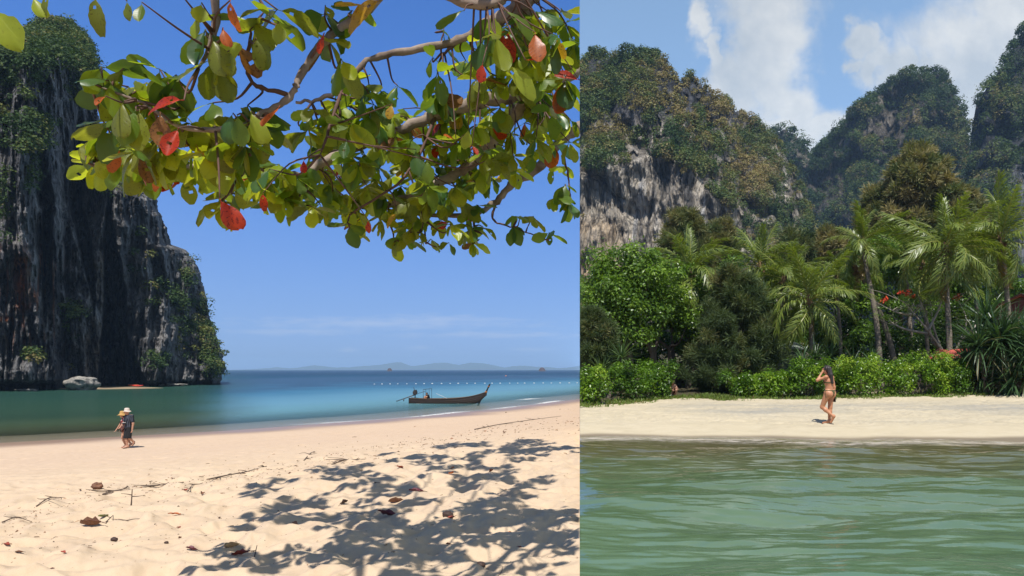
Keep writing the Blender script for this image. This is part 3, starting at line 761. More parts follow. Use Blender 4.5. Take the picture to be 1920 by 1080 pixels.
def hill(name, label, cols, top, D, rows, base, rock, seed, veg_n, vegR, leaf, per, tint0, flutes=True, jag=4.0, rockcol=None, vegcut=0.0, back=80):
    """a wooded limestone hill: columns over cols px, ridge profile top(px), depth D(px,py)"""
    rng = np.random.default_rng(seed)
    px = np.linspace(cols[0], cols[1], cols[2])
    tp = interp2(top, px) + jag * ridged(np.stack([px * 0.05, 0 * px + seed, 0 * px], -1), 3, 0.6) * 0.6 - jag * 0.4
    t = np.linspace(0, 1, rows)
    PX = np.repeat(px[None], rows, 0); PY = base + (tp - base)[None, :] * t[:, None]
    D0 = D(PX, PY)
    sc = D0.mean() / F
    a = PX * sc; zz = -PY * sc
    rk = rock(PX, PY)
    low = fbm(np.stack([a * 0.035, zz * 0.035, 0 * a + seed], -1), 4)
    fl = ridged(np.stack([a * 0.17 + 0.4 * low, zz * 0.022, 0 * a + seed + 3], -1), 4, 0.6)
    fine = ridged(np.stack([a * 0.55, zz * 0.12, 0 * a + seed + 5], -1), 3, 0.6)
    gul = np.abs(gnoise(np.stack([a * 0.045 + 0.5 * low, zz * 0.018, 0 * a + seed + 8], -1)))
    Dd = D0 + (-13 * low + 10 * np.exp(-(gul / 0.10) ** 2)) * (sc / 0.2) * (1 - 0.5 * rk) - (rk * 3.0 + (1 - rk) * 1.2) * fl - 0.8 * fine
    V = np.stack([(PX - 1087) / F * Dd, Dd, (693 - PY) / F * Dd], -1)
    n1 = fbm(np.stack([a * 0.22, zz * 0.025, 0 * a + 50], -1), 4); n2 = fbm(np.stack([a * 0.08, zz * 0.08, 0 * a + 60], -1), 3)
    col = np.zeros((*PX.shape, 3)) + np.array([0.44, 0.38, 0.295])
    if rockcol is not None: col = rockcol(PX, PY, col, n1, n2)
    col = col * (1 - (1 - rk)[..., None] * 0.55)
    back_rows = []
    for k in range(1, 6):
        q = V[-1].copy(); q[:, 1] += back * k * 0.3; q[:, 0] *= (1 + back * k * 0.3 / V[-1][:, 1]); q[:, 2] -= 3.0 * k * k * sc / 0.2
        back_rows.append(q)
    Vall = np.concatenate([V, np.stack(back_rows)], 0); Call = np.concatenate([col, np.repeat(col[-1:], 5, 0)], 0)
    vv, ff, aa = clip(Vall.reshape(-1, 3), [grid_faces(*Vall.shape[:2])], 1, {'col': Call.reshape(-1, 3)})
    o = mk(name, vv, ff, M_ROCK_B, smooth=True, attrs=aa)
    tag(o, label[0], 'cliff', kind='structure')
    # woods
    w = np.clip((1 - rk) * (0.22 + 1.1 * sstep(-0.35, 0.3, low + 0.6 * n2)), 0.0, 1) + 0.003
    w = w * (PX > cols[0] - 2); w[PY > 545] = 0
    w = w.ravel() / w.sum()
    pick = rng.choice(len(w), size=veg_n, replace=True, p=w)
    P = V.reshape(-1, 3)[pick]
    R = vegR * (0.65 + 0.75 * rng.random(veg_n) ** 1.8)
    P = P + np.stack([rng.normal(size=veg_n) * 0.5, -R * 0.35, R * 0.35], -1)
    # low scrub between the trees
    ns = veg_n
    pk2 = rng.choice(len(w), size=ns, replace=True, p=w); P2 = V.reshape(-1, 3)[pk2] + np.stack([0 * pk2, -0.4 + 0.0 * pk2, 0.3 + 0.0 * pk2], -1) * sc / 0.2
    R2 = vegR * (0.22 + 0.25 * rng.random(ns))
    # trees standing on the ridge line
    rid = rng.integers(0, cols[2], veg_n // 7); Pr = V[-1][rid] + np.stack([0 * rid, 0 * rid, vegR * (rng.random(len(rid)) * 1.3 - 0.2)], -1)
    P = np.concatenate([P, Pr]); R = np.concatenate([R, vegR * (0.30 + 0.55 * rng.random(len(rid)))])
    tint = np.clip(tint0 - 0.04 + 0.62 * fbm(P * 0.035 / sc * 0.2, 3) + 0.15 * rng.normal(size=len(P)), 0, 0.93)
    tint = np.where(rng.random(len(P)) < 0.012, 0.98, tint)
    v, q, tt = scatter_clumps(P, R, per, leaf, rng, tint, 0.05, 0.85, 0.45, nj=0.30, shell=0.7)
    t2 = np.clip(tint0 + 0.22 + 0.5 * fbm(P2 * 0.035 / sc * 0.2, 3) + 0.12 * rng.normal(size=ns), 0, 0.95)
    v2, q2, tt2 = scatter_clumps(P2, R2, per // 3, leaf * 0.9, rng, t2, 0.06, 0.8)
    q = np.vstack([q, q2 + len(v)]); v = np.vstack([v, v2]); tt = np.concatenate([tt, tt2])
    v, fs, at_ = clip(v, [q], 1, {'tint': tt})
    o = mk('hillside_trees', v, fs, M_VEG_CLIFF, attrs=at_)
    tag(o, label[1], 'trees', kind='stuff')

def facetop(px): return np.interp(px, [1087, 1140, 1200, 1240, 1300, 1340, 1375, 1382], [318, 312, 290, 286, 318, 372, 420, 520])
def D1(PX, PY):
    ft = facetop(PX)
    up = np.maximum(0, ft - PY)
    d = 250 + 0.17 * up + 0.0004 * up ** 2
    d = d + np.maximum(0, PX - 1370) * 0.32 - 2.5 * np.exp(-((PY - ft) / 22.0) ** 2) * (PX < 1385) - 0.035 * np.clip(PY - ft, 0, 200) * sstep(1395, 1370, PX)
    return d
def rock1(PX, PY):
    n = gnoise(np.stack([PX * 0.03, PY * 0.03, 0 * PX], -1)); n2 = gnoise(np.stack([PX * 0.06, PY * 0.045, 0 * PX + 5], -1))
    r = sstep(-6, 12, PY - facetop(PX) + 14 * n)
    r = np.maximum(r, 0.85 * sstep(0.10, 0.26, n2) * sstep(120, 200, PY))
    for (cx, cy, rx, ry) in [(1135, 118, 26, 16), (1212, 122, 12, 18), (1292, 155, 18, 14), (1180, 215, 26, 30), (1330, 190, 6, 24)]:
        r = np.maximum(r, 0.8 * np.exp(-((PX - cx) / rx) ** 2 - ((PY - cy) / ry) ** 2))
    return np.clip(r, 0, 1)
def rc1(PX, PY, col, n1, n2):
    def bl(c, m, k): return c * (1 - m[..., None]) + np.array(k) * m[..., None]
    col = bl(col, np.clip(n1 * 1.5, 0, 0.75), (0.58, 0.53, 0.45)); col = bl(col, np.clip(-n1 * 1.7 - 0.05, 0, 0.85), (0.10, 0.095, 0.09))
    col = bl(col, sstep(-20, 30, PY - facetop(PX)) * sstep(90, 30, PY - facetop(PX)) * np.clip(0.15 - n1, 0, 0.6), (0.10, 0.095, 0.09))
    wx = np.interp(PY, [330, 480], [1205, 1183])
    col = bl(col, sstep(1, 0.3, np.abs(PX - wx) / 6) * 0.75 * sstep(320, 350, PY), (0.52, 0.51, 0.49))
    col = bl(col, sstep(1, 0.3, np.abs(PX - wx - 24) / 5) * 0.7, (0.07, 0.065, 0.065))
    wx = np.interp(PY, [330, 450], [1325, 1312]); col = bl(col, sstep(1, 0.3, np.abs(PX - wx) / 5) * 0.7 * sstep(360, 380, PY), (0.5, 0.49, 0.47))
    col = bl(col, sstep(395, 440, PY) * sstep(1200, 1130, PX) * np.clip(0.8 + n2, 0, 0.92), (0.56, 0.42, 0.265))
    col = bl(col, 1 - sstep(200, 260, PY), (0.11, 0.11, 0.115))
    return col
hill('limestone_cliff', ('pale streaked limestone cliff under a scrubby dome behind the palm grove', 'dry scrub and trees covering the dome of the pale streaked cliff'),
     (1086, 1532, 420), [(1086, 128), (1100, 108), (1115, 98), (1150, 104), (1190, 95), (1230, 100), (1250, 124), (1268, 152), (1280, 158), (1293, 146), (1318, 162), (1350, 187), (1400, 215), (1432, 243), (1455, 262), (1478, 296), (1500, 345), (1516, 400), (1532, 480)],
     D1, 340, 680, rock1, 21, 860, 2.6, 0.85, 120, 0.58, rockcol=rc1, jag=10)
hill('limestone_hill', ('steep wooded limestone peak standing behind the tall palms', 'dark woods covering the steep peak behind the tall palms'),
     (1515, 1838, 300), [(1515, 330), (1532, 290), (1548, 268), (1575, 238), (1605, 205), (1640, 182), (1672, 158), (1695, 142), (1712, 136), (1735, 138), (1762, 136), (1775, 152), (1790, 180), (1804, 210), (1812, 240), (1825, 300), (1838, 360)],
     lambda X, Y: 420 + 0.30 * np.maximum(0, 470 - Y) + 0.55 * np.maximum(0, 1640 - X) + 0.9 * np.maximum(0, X - 1790), 260, 680,
     lambda X, Y: np.clip(0.75 * sstep(0.2, 0.35, gnoise(np.stack([X * 0.05, Y * 0.03, 0 * X + 3], -1))) * sstep(330, 250, Y) + 0.9 * np.exp(-((X - 1657) / 14) ** 2 - ((Y - 340) / 32) ** 2) + 0.7 * np.exp(-((X - 1665) / 16) ** 2 - ((Y - 225) / 24) ** 2), 0, 1),
     31, 850, 4.3, 1.35, 110, 0.26, rockcol=lambda X, Y, c, a, b: c * (0.42 + 0.25 * np.clip(a, -1, 1))[..., None], jag=5)
hill('limestone_hill', ('dark wooded limestone wall rising at the far right edge', 'dark woods covering the limestone wall at the far right edge'),
     (1812, 2060, 200), [(1812, 330), (1822, 240), (1830, 195), (1845, 172), (1868, 140), (1890, 105), (1912, 66), (1925, 52), (1980, 20), (2060, -10)],
     lambda X, Y: 330 + 0.2 * np.maximum(0, 470 - Y) + 0.9 * np.maximum(0, 1850 - X), 260, 680,
     lambda X, Y: np.clip(0.95 * sstep(1888, 1900, X + 6 * gnoise(np.stack([X * 0.05, Y * 0.05, 0 * X], -1))) * sstep(300, 330, Y), 0, 1),
     41, 480, 3.8, 1.15, 110, 0.16, rockcol=lambda X, Y, c, a, b: np.array([0.17, 0.175, 0.185]) * (0.8 + 0.8 * np.clip(a, -0.8, 1))[..., None], jag=6)
hill('wooded_ridge', ('low dark wooded ridge in the gap between two peaks', 'dark woods on the low ridge between two peaks'),
     (1425, 1600, 140), [(1425, 262), (1450, 250), (1472, 243), (1490, 252), (1512, 275), (1525, 292), (1545, 274), (1570, 270), (1600, 280)],
     lambda X, Y: 560 + 0.3 * np.maximum(0, 470 - Y), 150, 680, lambda X, Y: 0 * X, 51, 280, 5.4, 1.7, 110, 0.16, jag=4)
# ------------------------------------------------------------------ right bay: palms, trees, shrubs, huts
def gz(x, y): return float(zB(np.array([x]), np.array([y]))[0])
def ground_at(px, d):
    x = (px - 1087) / F * d
    return np.array((x, d, gz(x, d)))
M_BARK_PALM = mat_plain('palm_bark', (0.30, 0.255, 0.20), (0.13, 0.105, 0.08), 5.0, 0.9, 0.6, 0.03, 0.1, (1, 1, 6))
M_BARK = mat_plain('grey_bark', (0.20, 0.165, 0.125), (0.085, 0.065, 0.05), 4.0, 0.9, 0.6, 0.03, 0.1, (1, 1, 0.3))
M_BARK_PALE = mat_plain('pale_bark', (0.42, 0.37, 0.30), (0.24, 0.20, 0.155), 4.0, 0.9, 0.5, 0.02, 0.1)
M_FROND = mat_leaf('palm_frond', [(0.0, (0.30, 0.19, 0.075)), (0.15, (0.22, 0.18, 0.055)), (0.3, (0.095, 0.135, 0.028)), (0.6, (0.15, 0.20, 0.036)), (0.85, (0.215, 0.265, 0.045)), (1.0, (0.36, 0.34, 0.08))], 0.35, 0.38, (1.25, 1.3, 0.4), 0.5)
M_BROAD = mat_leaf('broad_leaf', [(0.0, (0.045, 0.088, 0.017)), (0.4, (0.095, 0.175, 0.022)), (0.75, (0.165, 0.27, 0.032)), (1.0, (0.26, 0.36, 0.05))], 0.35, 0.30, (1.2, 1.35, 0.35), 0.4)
M_HEDGE = mat_leaf('hedge_leaf', [(0.0, (0.05, 0.11, 0.012)), (0.4, (0.11, 0.21, 0.014)), (0.75, (0.18, 0.305, 0.02)), (1.0, (0.30, 0.40, 0.045))], 0.35, 0.32, (1.2, 1.35, 0.3), 0.4)
M_NEEDLE = mat_leaf('casuarina_needles', [(0.0, (0.042, 0.073, 0.031)), (0.5, (0.095, 0.13, 0.047)), (0.8, (0.19, 0.185, 0.07)), (1.0, (0.30, 0.25, 0.11))], 0.3, 0.6, (1.15, 1.2, 0.6), 0.2)
M_PANDAN = mat_leaf('pandan_leaf', [(0.0, (0.224, 0.182, 0.084)), (0.2, (0.039, 0.081, 0.031)), (0.6, (0.063, 0.119, 0.039)), (1.0, (0.140, 0.210, 0.070))], 0.25, 0.38, (1.2, 1.3, 0.5), 0.5)
M_GRASS = mat_leaf('beach_grass', [(0.0, (0.252, 0.210, 0.084)), (0.3, (0.119, 0.154, 0.031)), (1.0, (0.168, 0.259, 0.042))], 0.3, 0.5, (1.2, 1.3, 0.4), 0.3)
M_FLOWER = mat_plain('flame_flower', (0.62, 0.07, 0.02), (0.45, 0.04, 0.01), 10, 0.6)
M_HUSK = mat_plain('coconut_fibre', (0.21, 0.13, 0.06), (0.09, 0.055, 0.03), 12, 0.9)

def frond_arrays(rng, L, droop, twist, n=36, llen=0.64, dry=False):
    """rachis curve in the xz plane starting at the origin, leaflets both sides; returns arrays + tints"""
    A = Acc()
    t = np.linspace(0, 1, 15)
    ang0 = 0.0
    # heading angle falls along the rachis
    th = -droop * t ** 1.5
    seg = L / 14
    P = np.zeros((15, 3))
    for k in range(1, 15):
        P[k] = P[k - 1] + seg * np.array([math.cos(th[k]), 0, math.sin(th[k])])
    P[:, 1] += 0.10 * L * twist * t ** 2
    v, q, tr = tube(P, 0.030 * L / 3 * (1 - 0.85 * t) + 0.004, 5)
    A.add(v, q, tr, 0.95 if not dry else 0.05)
    u = np.linspace(0.10, 0.995, n)
    for side in (-1, 1):
        uu = np.clip(u + rng.normal(size=n) * 0.004, 0, 1)
        idx = uu * 14; k = np.minimum(idx.astype(int), 13); f = (idx - k)[:, None]
        p = P[k] * (1 - f) + P[k + 1] * f
        tan = norm(P[k + 1] - P[k])
        ll = llen * L / 3 * (0.45 + 0.75 * np.sin(np.pi * (0.14 + 0.80 * uu))) * (0.85 + 0.3 * rng.random(n))
        ang = np.radians(62 - 34 * uu + 6 * rng.normal(size=n))
        lat = np.zeros((n, 3)); lat[:, 1] = side
        upv = norm(np.cross(tan, lat)) * np.where(side > 0, 1, -1)
        upv = np.where(upv[:, 2:3] < 0, -upv, upv)
        lift = (0.30 - 0.55 * uu + 0.20 * rng.normal(size=n))[:, None]
        d0 = norm(tan * np.cos(ang)[:, None] + lat * np.sin(ang)[:, None] + upv * lift)
        g = np.array([0, 0, -1.0])
        hang = (0.55 + 0.6 * rng.random(n))[:, None]
        d1 = norm(d0 + g * hang * 0.8); d2 = norm(d0 + g * hang * 2.0)
        w = (0.052 * L / 3 * (0.8 + 0.4 * rng.random(n)))[:, None]
        s = norm(np.cross(d0, upv))
        L3 = (ll / 3)[:, None]
        p1 = p + d0 * L3; p2 = p1 + d1 * L3; p3 = p2 + d2 * L3
        V = np.stack([p - s * w * 0.3, p + s * w * 0.3, p1 + s * w * 0.5, p1 - s * w * 0.5, p2 + s * w * 0.42, p2 - s * w * 0.42, p3], 1)
        base = np.arange(n)[:, None] * 7
        Q = np.concatenate([base + np.array([0, 1, 2, 3]), base + np.array([3, 2, 4, 5])])
        T = base + np.array([5, 4, 6])
        tint = (0.62 + 0.10 * rng.normal(size=n)) if not dry else 0.06 + 0.05 * rng.random(n)
        A.add(V.reshape(-1, 3), Q, T, np.repeat(np.clip(tint, 0.0, 1), 7))
    return A.arrays()
_rngF = np.random.default_rng(77)
FRONDS = []                      # (mesh, droop class)
for dr, tw in [(0.35, 0.3), (0.7, -0.6), (1.05, 0.8), (1.35, -0.4), (1.75, 0.5), (2.15, -0.7), (1.2, 1.2), (0.9, -1.1)]:
    V, Fs, Aa = frond_arrays(_rngF, 3.0, dr, tw)
    FRONDS.append(mesh_data('frond', V, Fs, M_FROND, False, Aa))
V, Fs, Aa = frond_arrays(_rngF, 2.4, 1.0, 0.2, 30, 0.5, True)
DRY_FROND = mesh_data('dry_frond', V, Fs, M_FROND, False, Aa)

def palm(label, d, trunk_px, crown, L, nf=22, seed=0, dry=3, lean=None, r0=0.135, up=1.0, nuts=True):
    """trunk_px: (px,py) points from the ground up to the crown"""
    rng = np.random.default_rng(seed)
    base = ground_at(trunk_px[0], d)
    root = thing('coconut_palm', label, 'palm tree', base, 0, 'coconut palms along the beach')
    C = at(crown[0], crown[1], d)
    pts = [base * 1.0 - np.array([0, 0, 0.15])]
    for (px, py) in trunk_px[1]: pts.append(at(px, py, d))
    pts.append(C)
    P = spline(pts, 34); tt = np.linspace(0, 1, 34)
    R = r0 * (1.15 - 0.45 * tt) * (1 + 0.5 * np.exp(-tt * 16)) * (1 + 0.045 * (np.arange(34) % 2))
    v, q, t3 = tube(P, R, 9, 0.12, seed)
    mk('trunk', v - base, [q, t3], M_BARK_PALM, root, True)
    A = Acc()                                        # fibrous crown shaft
    ax = norm(P[-1] - P[-3])
    v, q, t3 = tube(np.array([C - ax * 0.35, C - ax * 0.1, C + ax * 0.25, C + ax * 0.5]), [r0 * 0.75, r0 * 1.25, r0 * 1.15, r0 * 0.3], 9, 0.3, seed)
    A.add(v, q, t3, 0.5)
    A.build('crown_shaft', M_HUSK, root, True, off=base)
    golden = 2.39996
    for k in range(nf):
        f = k / (nf - 1)
        az = k * golden + 0.35 * rng.normal() + seed
        el = math.radians(84 - 118 * f ** 0.95 + 7 * rng.normal()) * up      # young ones upright, old ones hanging
        mi = min(5, max(0, int(0.3 + f * 5.2 + rng.normal() * 0.5)))
        if rng.random() < 0.3: mi = rng.integers(1, 8)
        sc = L / 3.0 * (0.82 + 0.25 * rng.random()) * (0.75 + 0.25 * min(1, f * 4))
        M = Matrix.Translation(Vector(C + ax * (0.28 - 0.3 * f) - base)) @ Matrix.Rotation(az, 4, 'Z') @ Matrix.Rotation(-el, 4, 'Y') @ Matrix.Rotation(0.5 * rng.normal(), 4, 'X') @ Matrix.Scale(sc, 4)
        o = link('frond', FRONDS[int(mi)], root); o.matrix_local = M
        bb = base + np.array(M.to_translation())
        if base[0] < 5.5 * L / 3 * 0.9:
            me = o.data.copy(); co = np.zeros(len(me.vertices) * 3); me.vertices.foreach_get('co', co)
            Mi = np.array(M.inverted()); Mm = np.array(M)
            w = co.reshape(-1, 3) @ Mm[:3, :3].T + Mm[:3, 3] + base
            if w[:, 0].min() < 0:
                w[:, 0] = np.maximum(w[:, 0], 0)
                me.vertices.foreach_set('co', ((w - base) @ Mi[:3, :3].T + Mi[:3, 3]).ravel()); o.data = me
    for k in range(dry):
        az = rng.random() * 6.28
        M = Matrix.Translation(Vector(C - ax * 0.1 - base)) @ Matrix.Rotation(az, 4, 'Z') @ Matrix.Rotation(math.radians(62 + 15 * rng.random()), 4, 'Y') @ Matrix.Scale(L / 3 * 0.9, 4)
        o = link('dry_frond', DRY_FROND, root); o.matrix_local = M
    if nuts:
        for k in range(5):
            a = k * 1.3 + seed
            c = C + np.array([math.cos(a) * r0 * 1.6, math.sin(a) * r0 * 1.6, -0.12 - 0.08 * (k % 2)]) - base
            u, w = np.meshgrid(np.linspace(0, np.pi, 7), np.linspace(0, 2 * np.pi, 9), indexing='ij')
            V = np.stack([0.10 * np.sin(u) * np.cos(w), 0.10 * np.sin(u) * np.sin(w), 0.13 * np.cos(u)], -1).reshape(-1, 3) + c
            mk('coconut', V, grid_faces(7, 9), M_HUSK, root, True)
    return root
palm('palm with brown crown base leaning left above the casuarina shrub', 37, (1330, [(1322, 600), (1312, 565)]), (1298, 518), 3.5, 22, 1, 4)
palm('slender palm with long drooping fronds right of the casuarina shrub', 38, (1420, [(1421, 640), (1424, 570)]), (1425, 505), 3.1, 22, 2, 2)
palm('short bushy palm with low fronds directly above the walking woman', 33, (1524, [(1523, 660), (1521, 620)]), (1517, 570), 3.1, 26, 3, 1, up=1.05)
palm('palm half hidden behind the short bushy palm', 36.5, (1459, [(1460, 650), (1464, 590)]), (1470, 528), 2.8, 20, 4, 2)
palm('tall palm with bright upright young fronds and a curved bare trunk', 36, (1652, [(1645, 620), (1632, 540), (1622, 490)]), (1618, 458), 2.5, 18, 5, 3, up=1.0)
palm('palm with strongly leaning thin trunk crossing behind the curved palm', 37.5, (1688, [(1668, 640), (1645, 575), (1622, 530)]), (1606, 506), 2.3, 15, 6, 3, r0=0.14)
palm('palm with small crown between the curved palm and the tallest palm', 43, (1712, [(1708, 640), (1702, 560)]), (1697, 482), 2.6, 17, 7, 2)
palm('tallest palm with a broad dark crown and straight pale trunk', 34.5, (1782, [(1780, 640), (1776, 560)]), (1772, 470), 3.5, 26, 8, 2)
palm('thin young palm standing between the short bushy palm and the curved palm', 40, (1575, [(1576, 640), (1572, 580)]), (1570, 520), 2.4, 17, 10, 1, r0=0.10)
palm('slender palm just left of the tallest palm', 39, (1742, [(1738, 640), (1734, 560)]), (1730, 500), 2.6, 18, 11, 2, r0=0.11)
palm('slender palm between the tallest palm and the right edge palm', 40, (1836, [(1834, 640), (1830, 560)]), (1826, 480), 2.8, 19, 12, 2, r0=0.11)
palm('broad crowned palm at the right edge of the grove', 36, (1893, [(1892, 620), (1886, 530)]), (1878, 452), 3.4, 26, 9, 2)

def broadleaf(label, d, px, py_top, py_bot, half_px, seed, nb=46, per=170, ls=0.16, mat=None, tint=0.45, cat='tree', name='broadleaf_tree', trunks=2, group=None):
    rng = np.random.default_rng(seed)
    base = ground_at(px, d); base[0] = max(base[0], 0.25)
    root = thing(name, label, cat, base, 0, group)
    c = at(px, (py_top + py_bot) / 2, d); rx = half_px / F * d; rz = (py_bot - py_top) / 2 / F * d; ry = rx * 0.8
    u = norm(rng.normal(size=(nb, 3)) + np.array([0, -0.25, 0.25]))
    rr = 0.50 + 0.55 * rng.random((nb, 1)) ** 0.7
    B = c + u * rr * np.array([rx, ry, rz])
    R = (0.15 + 0.20 * rng.random(nb) ** 1.5) * (rx * rz * ry) ** (1 / 3)
    tt = np.clip(tint + 0.16 * rng.normal(size=nb), 0, 1)
    v, q, t = scatter_clumps(B, R, per, ls, rng, tt, 0.15, 0.8, 0.6, 0.5, 0.4)
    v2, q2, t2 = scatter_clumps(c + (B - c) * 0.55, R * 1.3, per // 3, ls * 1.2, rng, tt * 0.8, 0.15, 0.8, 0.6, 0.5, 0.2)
    A = Acc(); A.add(v, q, None, t); A.add(v2, q2, None, t2)
    A.build('crown', mat or M_BROAD, root, False, 1, base)
    T = Acc()
    for k in range(trunks):
        off = np.array([(k - (trunks - 1) / 2) * 0.5 + 0.1 * rng.normal(), 0.2 * rng.normal(), 0])
        mid = base + off * 1.6 + (c - base) * np.array([0.3, 0.3, 0.45])
        for j in range(5):
            tgt = B[rng.integers(nb)]
            P = spline([base + off - np.array([0, 0, 0.2]), mid + 0.1 * rng.normal(size=3), (mid + tgt) / 2 + 0.25 * rng.normal(size=3), tgt], 16)
            v, q, t3 = tube(P, 0.16 * np.linspace(1, 0.12, 16) ** 1.2 * (rx / 3.0) ** 0.5, 7, 0.15, j)
            T.add(v, q, t3)
    T.build('trunk', M_BARK, root, True, 1, base)
    return root
broadleaf('large glossy broadleaf tree at the left edge of the grove', 35, 1178, 476, 672, 130, 101, 95, 250, 0.18, tint=0.56, trunks=3)
broadleaf('green tree crown touching the right side of the large glossy tree', 36.5, 1272, 500, 660, 72, 114, 44, 200, 0.17, tint=0.45)
broadleaf('bright green tree crown behind the leaning palm and pale cliff foot', 41, 1358, 486, 640, 85, 102, 46, 170, 0.19, tint=0.5)
broadleaf('green tree crown behind the slender palm', 44, 1455, 535, 670, 75, 103, 40, 150, 0.2, tint=0.2)
broadleaf('dark tree filling the gap left of the curved palm', 43, 1568, 498, 670, 70, 104, 40, 160, 0.2, tint=0.3)
broadleaf('bright tree crown peeping between the curved palm and the tallest palm', 45, 1668, 436, 620, 75, 105, 44, 160, 0.2, tint=0.55)
broadleaf('tree crown behind the tallest palm', 46, 1760, 470, 660, 80, 106, 44, 150, 0.2, tint=0.4)
broadleaf('tree crown behind the broad crowned palm at the right edge', 45, 1870, 478, 660, 90, 107, 44, 150, 0.2, tint=0.4)
broadleaf('low dark tree in the shade behind the casuarina shrub', 40, 1300, 590, 735, 95, 108, 36, 140, 0.2, tint=0.12)  # low trees: dark leaf tint stands in for shade deep in the grove
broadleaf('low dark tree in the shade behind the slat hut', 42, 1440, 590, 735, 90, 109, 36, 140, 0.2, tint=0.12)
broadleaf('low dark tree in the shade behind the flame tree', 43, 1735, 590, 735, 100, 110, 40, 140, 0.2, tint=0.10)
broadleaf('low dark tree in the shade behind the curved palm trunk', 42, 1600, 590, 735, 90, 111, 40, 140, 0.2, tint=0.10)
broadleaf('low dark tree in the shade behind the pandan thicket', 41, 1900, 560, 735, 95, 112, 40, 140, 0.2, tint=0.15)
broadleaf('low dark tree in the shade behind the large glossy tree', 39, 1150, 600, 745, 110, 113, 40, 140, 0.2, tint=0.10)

def casuarina(label, d, px, py_top, py_bot, half_px, seed, nb=60, per=26, tint=0.4, needle=0.30, nw=0.012, shape=1.0, width_pow=0.8):
    """feathery tree: drooping sprays of fine needles along rising branches"""
    rng = np.random.default_rng(seed)
    base = ground_at(px, d); base[0] = max(base[0], 0.3)
    root = thing('casuarina_tree', label, 'casuarina', base)
    top = at(px, py_top, d); bot = at(px, py_bot, d); H = top[2] - bot[2]; W = half_px / F * d
    T = Acc()
    P = spline([base - np.array([0, 0, 0.1]), (base + top) / 2 + np.array([0.06 * H, 0, 0]), top], 20)
    v, q, t3 = tube(P, np.linspace(0.13, 0.015, 20), 7, 0.1, seed); T.add(v, q, t3)
    Ps, Ds, tl = [], [], []
    for k in range(nb):
        f = (k + rng.random()) / nb
        z = bot[2] + H * f * 0.97
        r = W * (1 - f ** (1.5 * shape)) ** width_pow * (0.55 + 0.5 * rng.random()) + 0.12 * W
        az = rng.random() * 6.283
        s = np.array([np.interp(z, P[:, 2], P[:, 0]), np.interp(z, P[:, 2], P[:, 1]), z - 0.25 * r])
        e = np.array([s[0] + r * math.cos(az), s[1] + 0.8 * r * math.sin(az), z + 0.40 * r + 0.1 * H * rng.normal() * 0.3])
        B = spline([s, (s + e) / 2 + np.array([0, 0, 0.10 * r]), e], 10)
        v, q, t3 = tube(B, np.linspace(0.022, 0.004, 10), 4); T.add(v, q, t3)
        m = int(per * (0.6 + r / W))
        u = 0.15 + 0.85 * rng.random(m) ** 0.7
        pts = np.stack([np.interp(u * 9, np.arange(10), B[:, j]) for j in range(3)], -1)
        dirs = norm(e - s)[None] * 0.8 + 0.75 * rng.normal(size=(m, 3)) + np.array([0, 0, 0.35])
        Ps.append(pts); Ds.append(norm(dirs)); tl.append(np.full(m, tint + 0.16 * rng.normal()))
    Ps = np.concatenate(Ps); Ds = np.concatenate(Ds); tl = np.concatenate(tl)
    # each spray: 9 needles fanning from a twig, tips drooping
    K = 9
    o = Ps[:, None, :] + Ds[:, None, :] * (np.linspace(0, 0.9, K) * needle)[None, :, None]
    dd = norm(Ds[:, None, :] * 0.9 + 0.55 * rng.normal(size=(len(Ps), K, 3)) + np.array([0, 0, -0.15]))
    nn = rng.normal(size=dd.shape)
    v, q = kites(o.reshape(-1, 3), dd.reshape(-1, 3), nn.reshape(-1, 3), needle * (0.6 + 0.7 * rng.random(len(Ps) * K)), nw * 2.2)
    A = Acc(); A.add(v, q, None, np.repeat(np.clip(np.repeat(tl, K) + 0.10 * rng.normal(size=len(Ps) * K), 0, 1), 4))
    A.build('crown', M_NEEDLE, root, False, 1, base)
    T.build('trunk', M_BARK, root, True, 1, base)
    return root
casuarina('large feathery casuarina shrub in front of the leaning palm', 33, 1372, 515, 742, 92, 201, 150, 46, 0.42, 0.34, 0.014, 0.9, 0.7)
casuarina('small feathery casuarina at the left edge by the water view', 31, 1108, 585, 730, 50, 202, 70, 34, 0.42, 0.30, 0.013)
casuarina('feathery casuarina treetop against the pale streaked cliff', 62, 1282, 402, 520, 52, 203, 80, 34, 0.66, 0.55, 0.03, 1.1, 0.6)
casuarina('smaller feathery treetop beside the streaked cliff foot', 66, 1348, 420, 520, 36, 204, 60, 30, 0.7, 0.55, 0.03, 1.1, 0.6)
casuarina('big olive brown casuarina towering behind the tall palms', 75, 1722, 284, 520, 78, 205, 190, 46, 0.82, 0.75, 0.05, 1.5, 0.75)
casuarina('olive brown casuarina left of the big one behind the curved palm', 78, 1650, 358, 520, 56, 206, 90, 34, 0.84, 0.75, 0.042, 1.2, 0.6)
casuarina('olive brown casuarina right of the big one behind the palms', 78, 1808, 362, 520, 52, 207, 90, 34, 0.80, 0.75, 0.042, 1.2, 0.6)
casuarina('low olive casuarina in the valley above the bushy palm', 80, 1560, 434, 540, 50, 208, 70, 34, 0.90, 0.75, 0.042, 1.0, 0.7)
casuarina('dark casuarina top rising left of the valley gap', 80, 1490, 440, 540, 44, 209, 60, 34, 0.55, 0.75, 0.042, 1.0, 0.7)

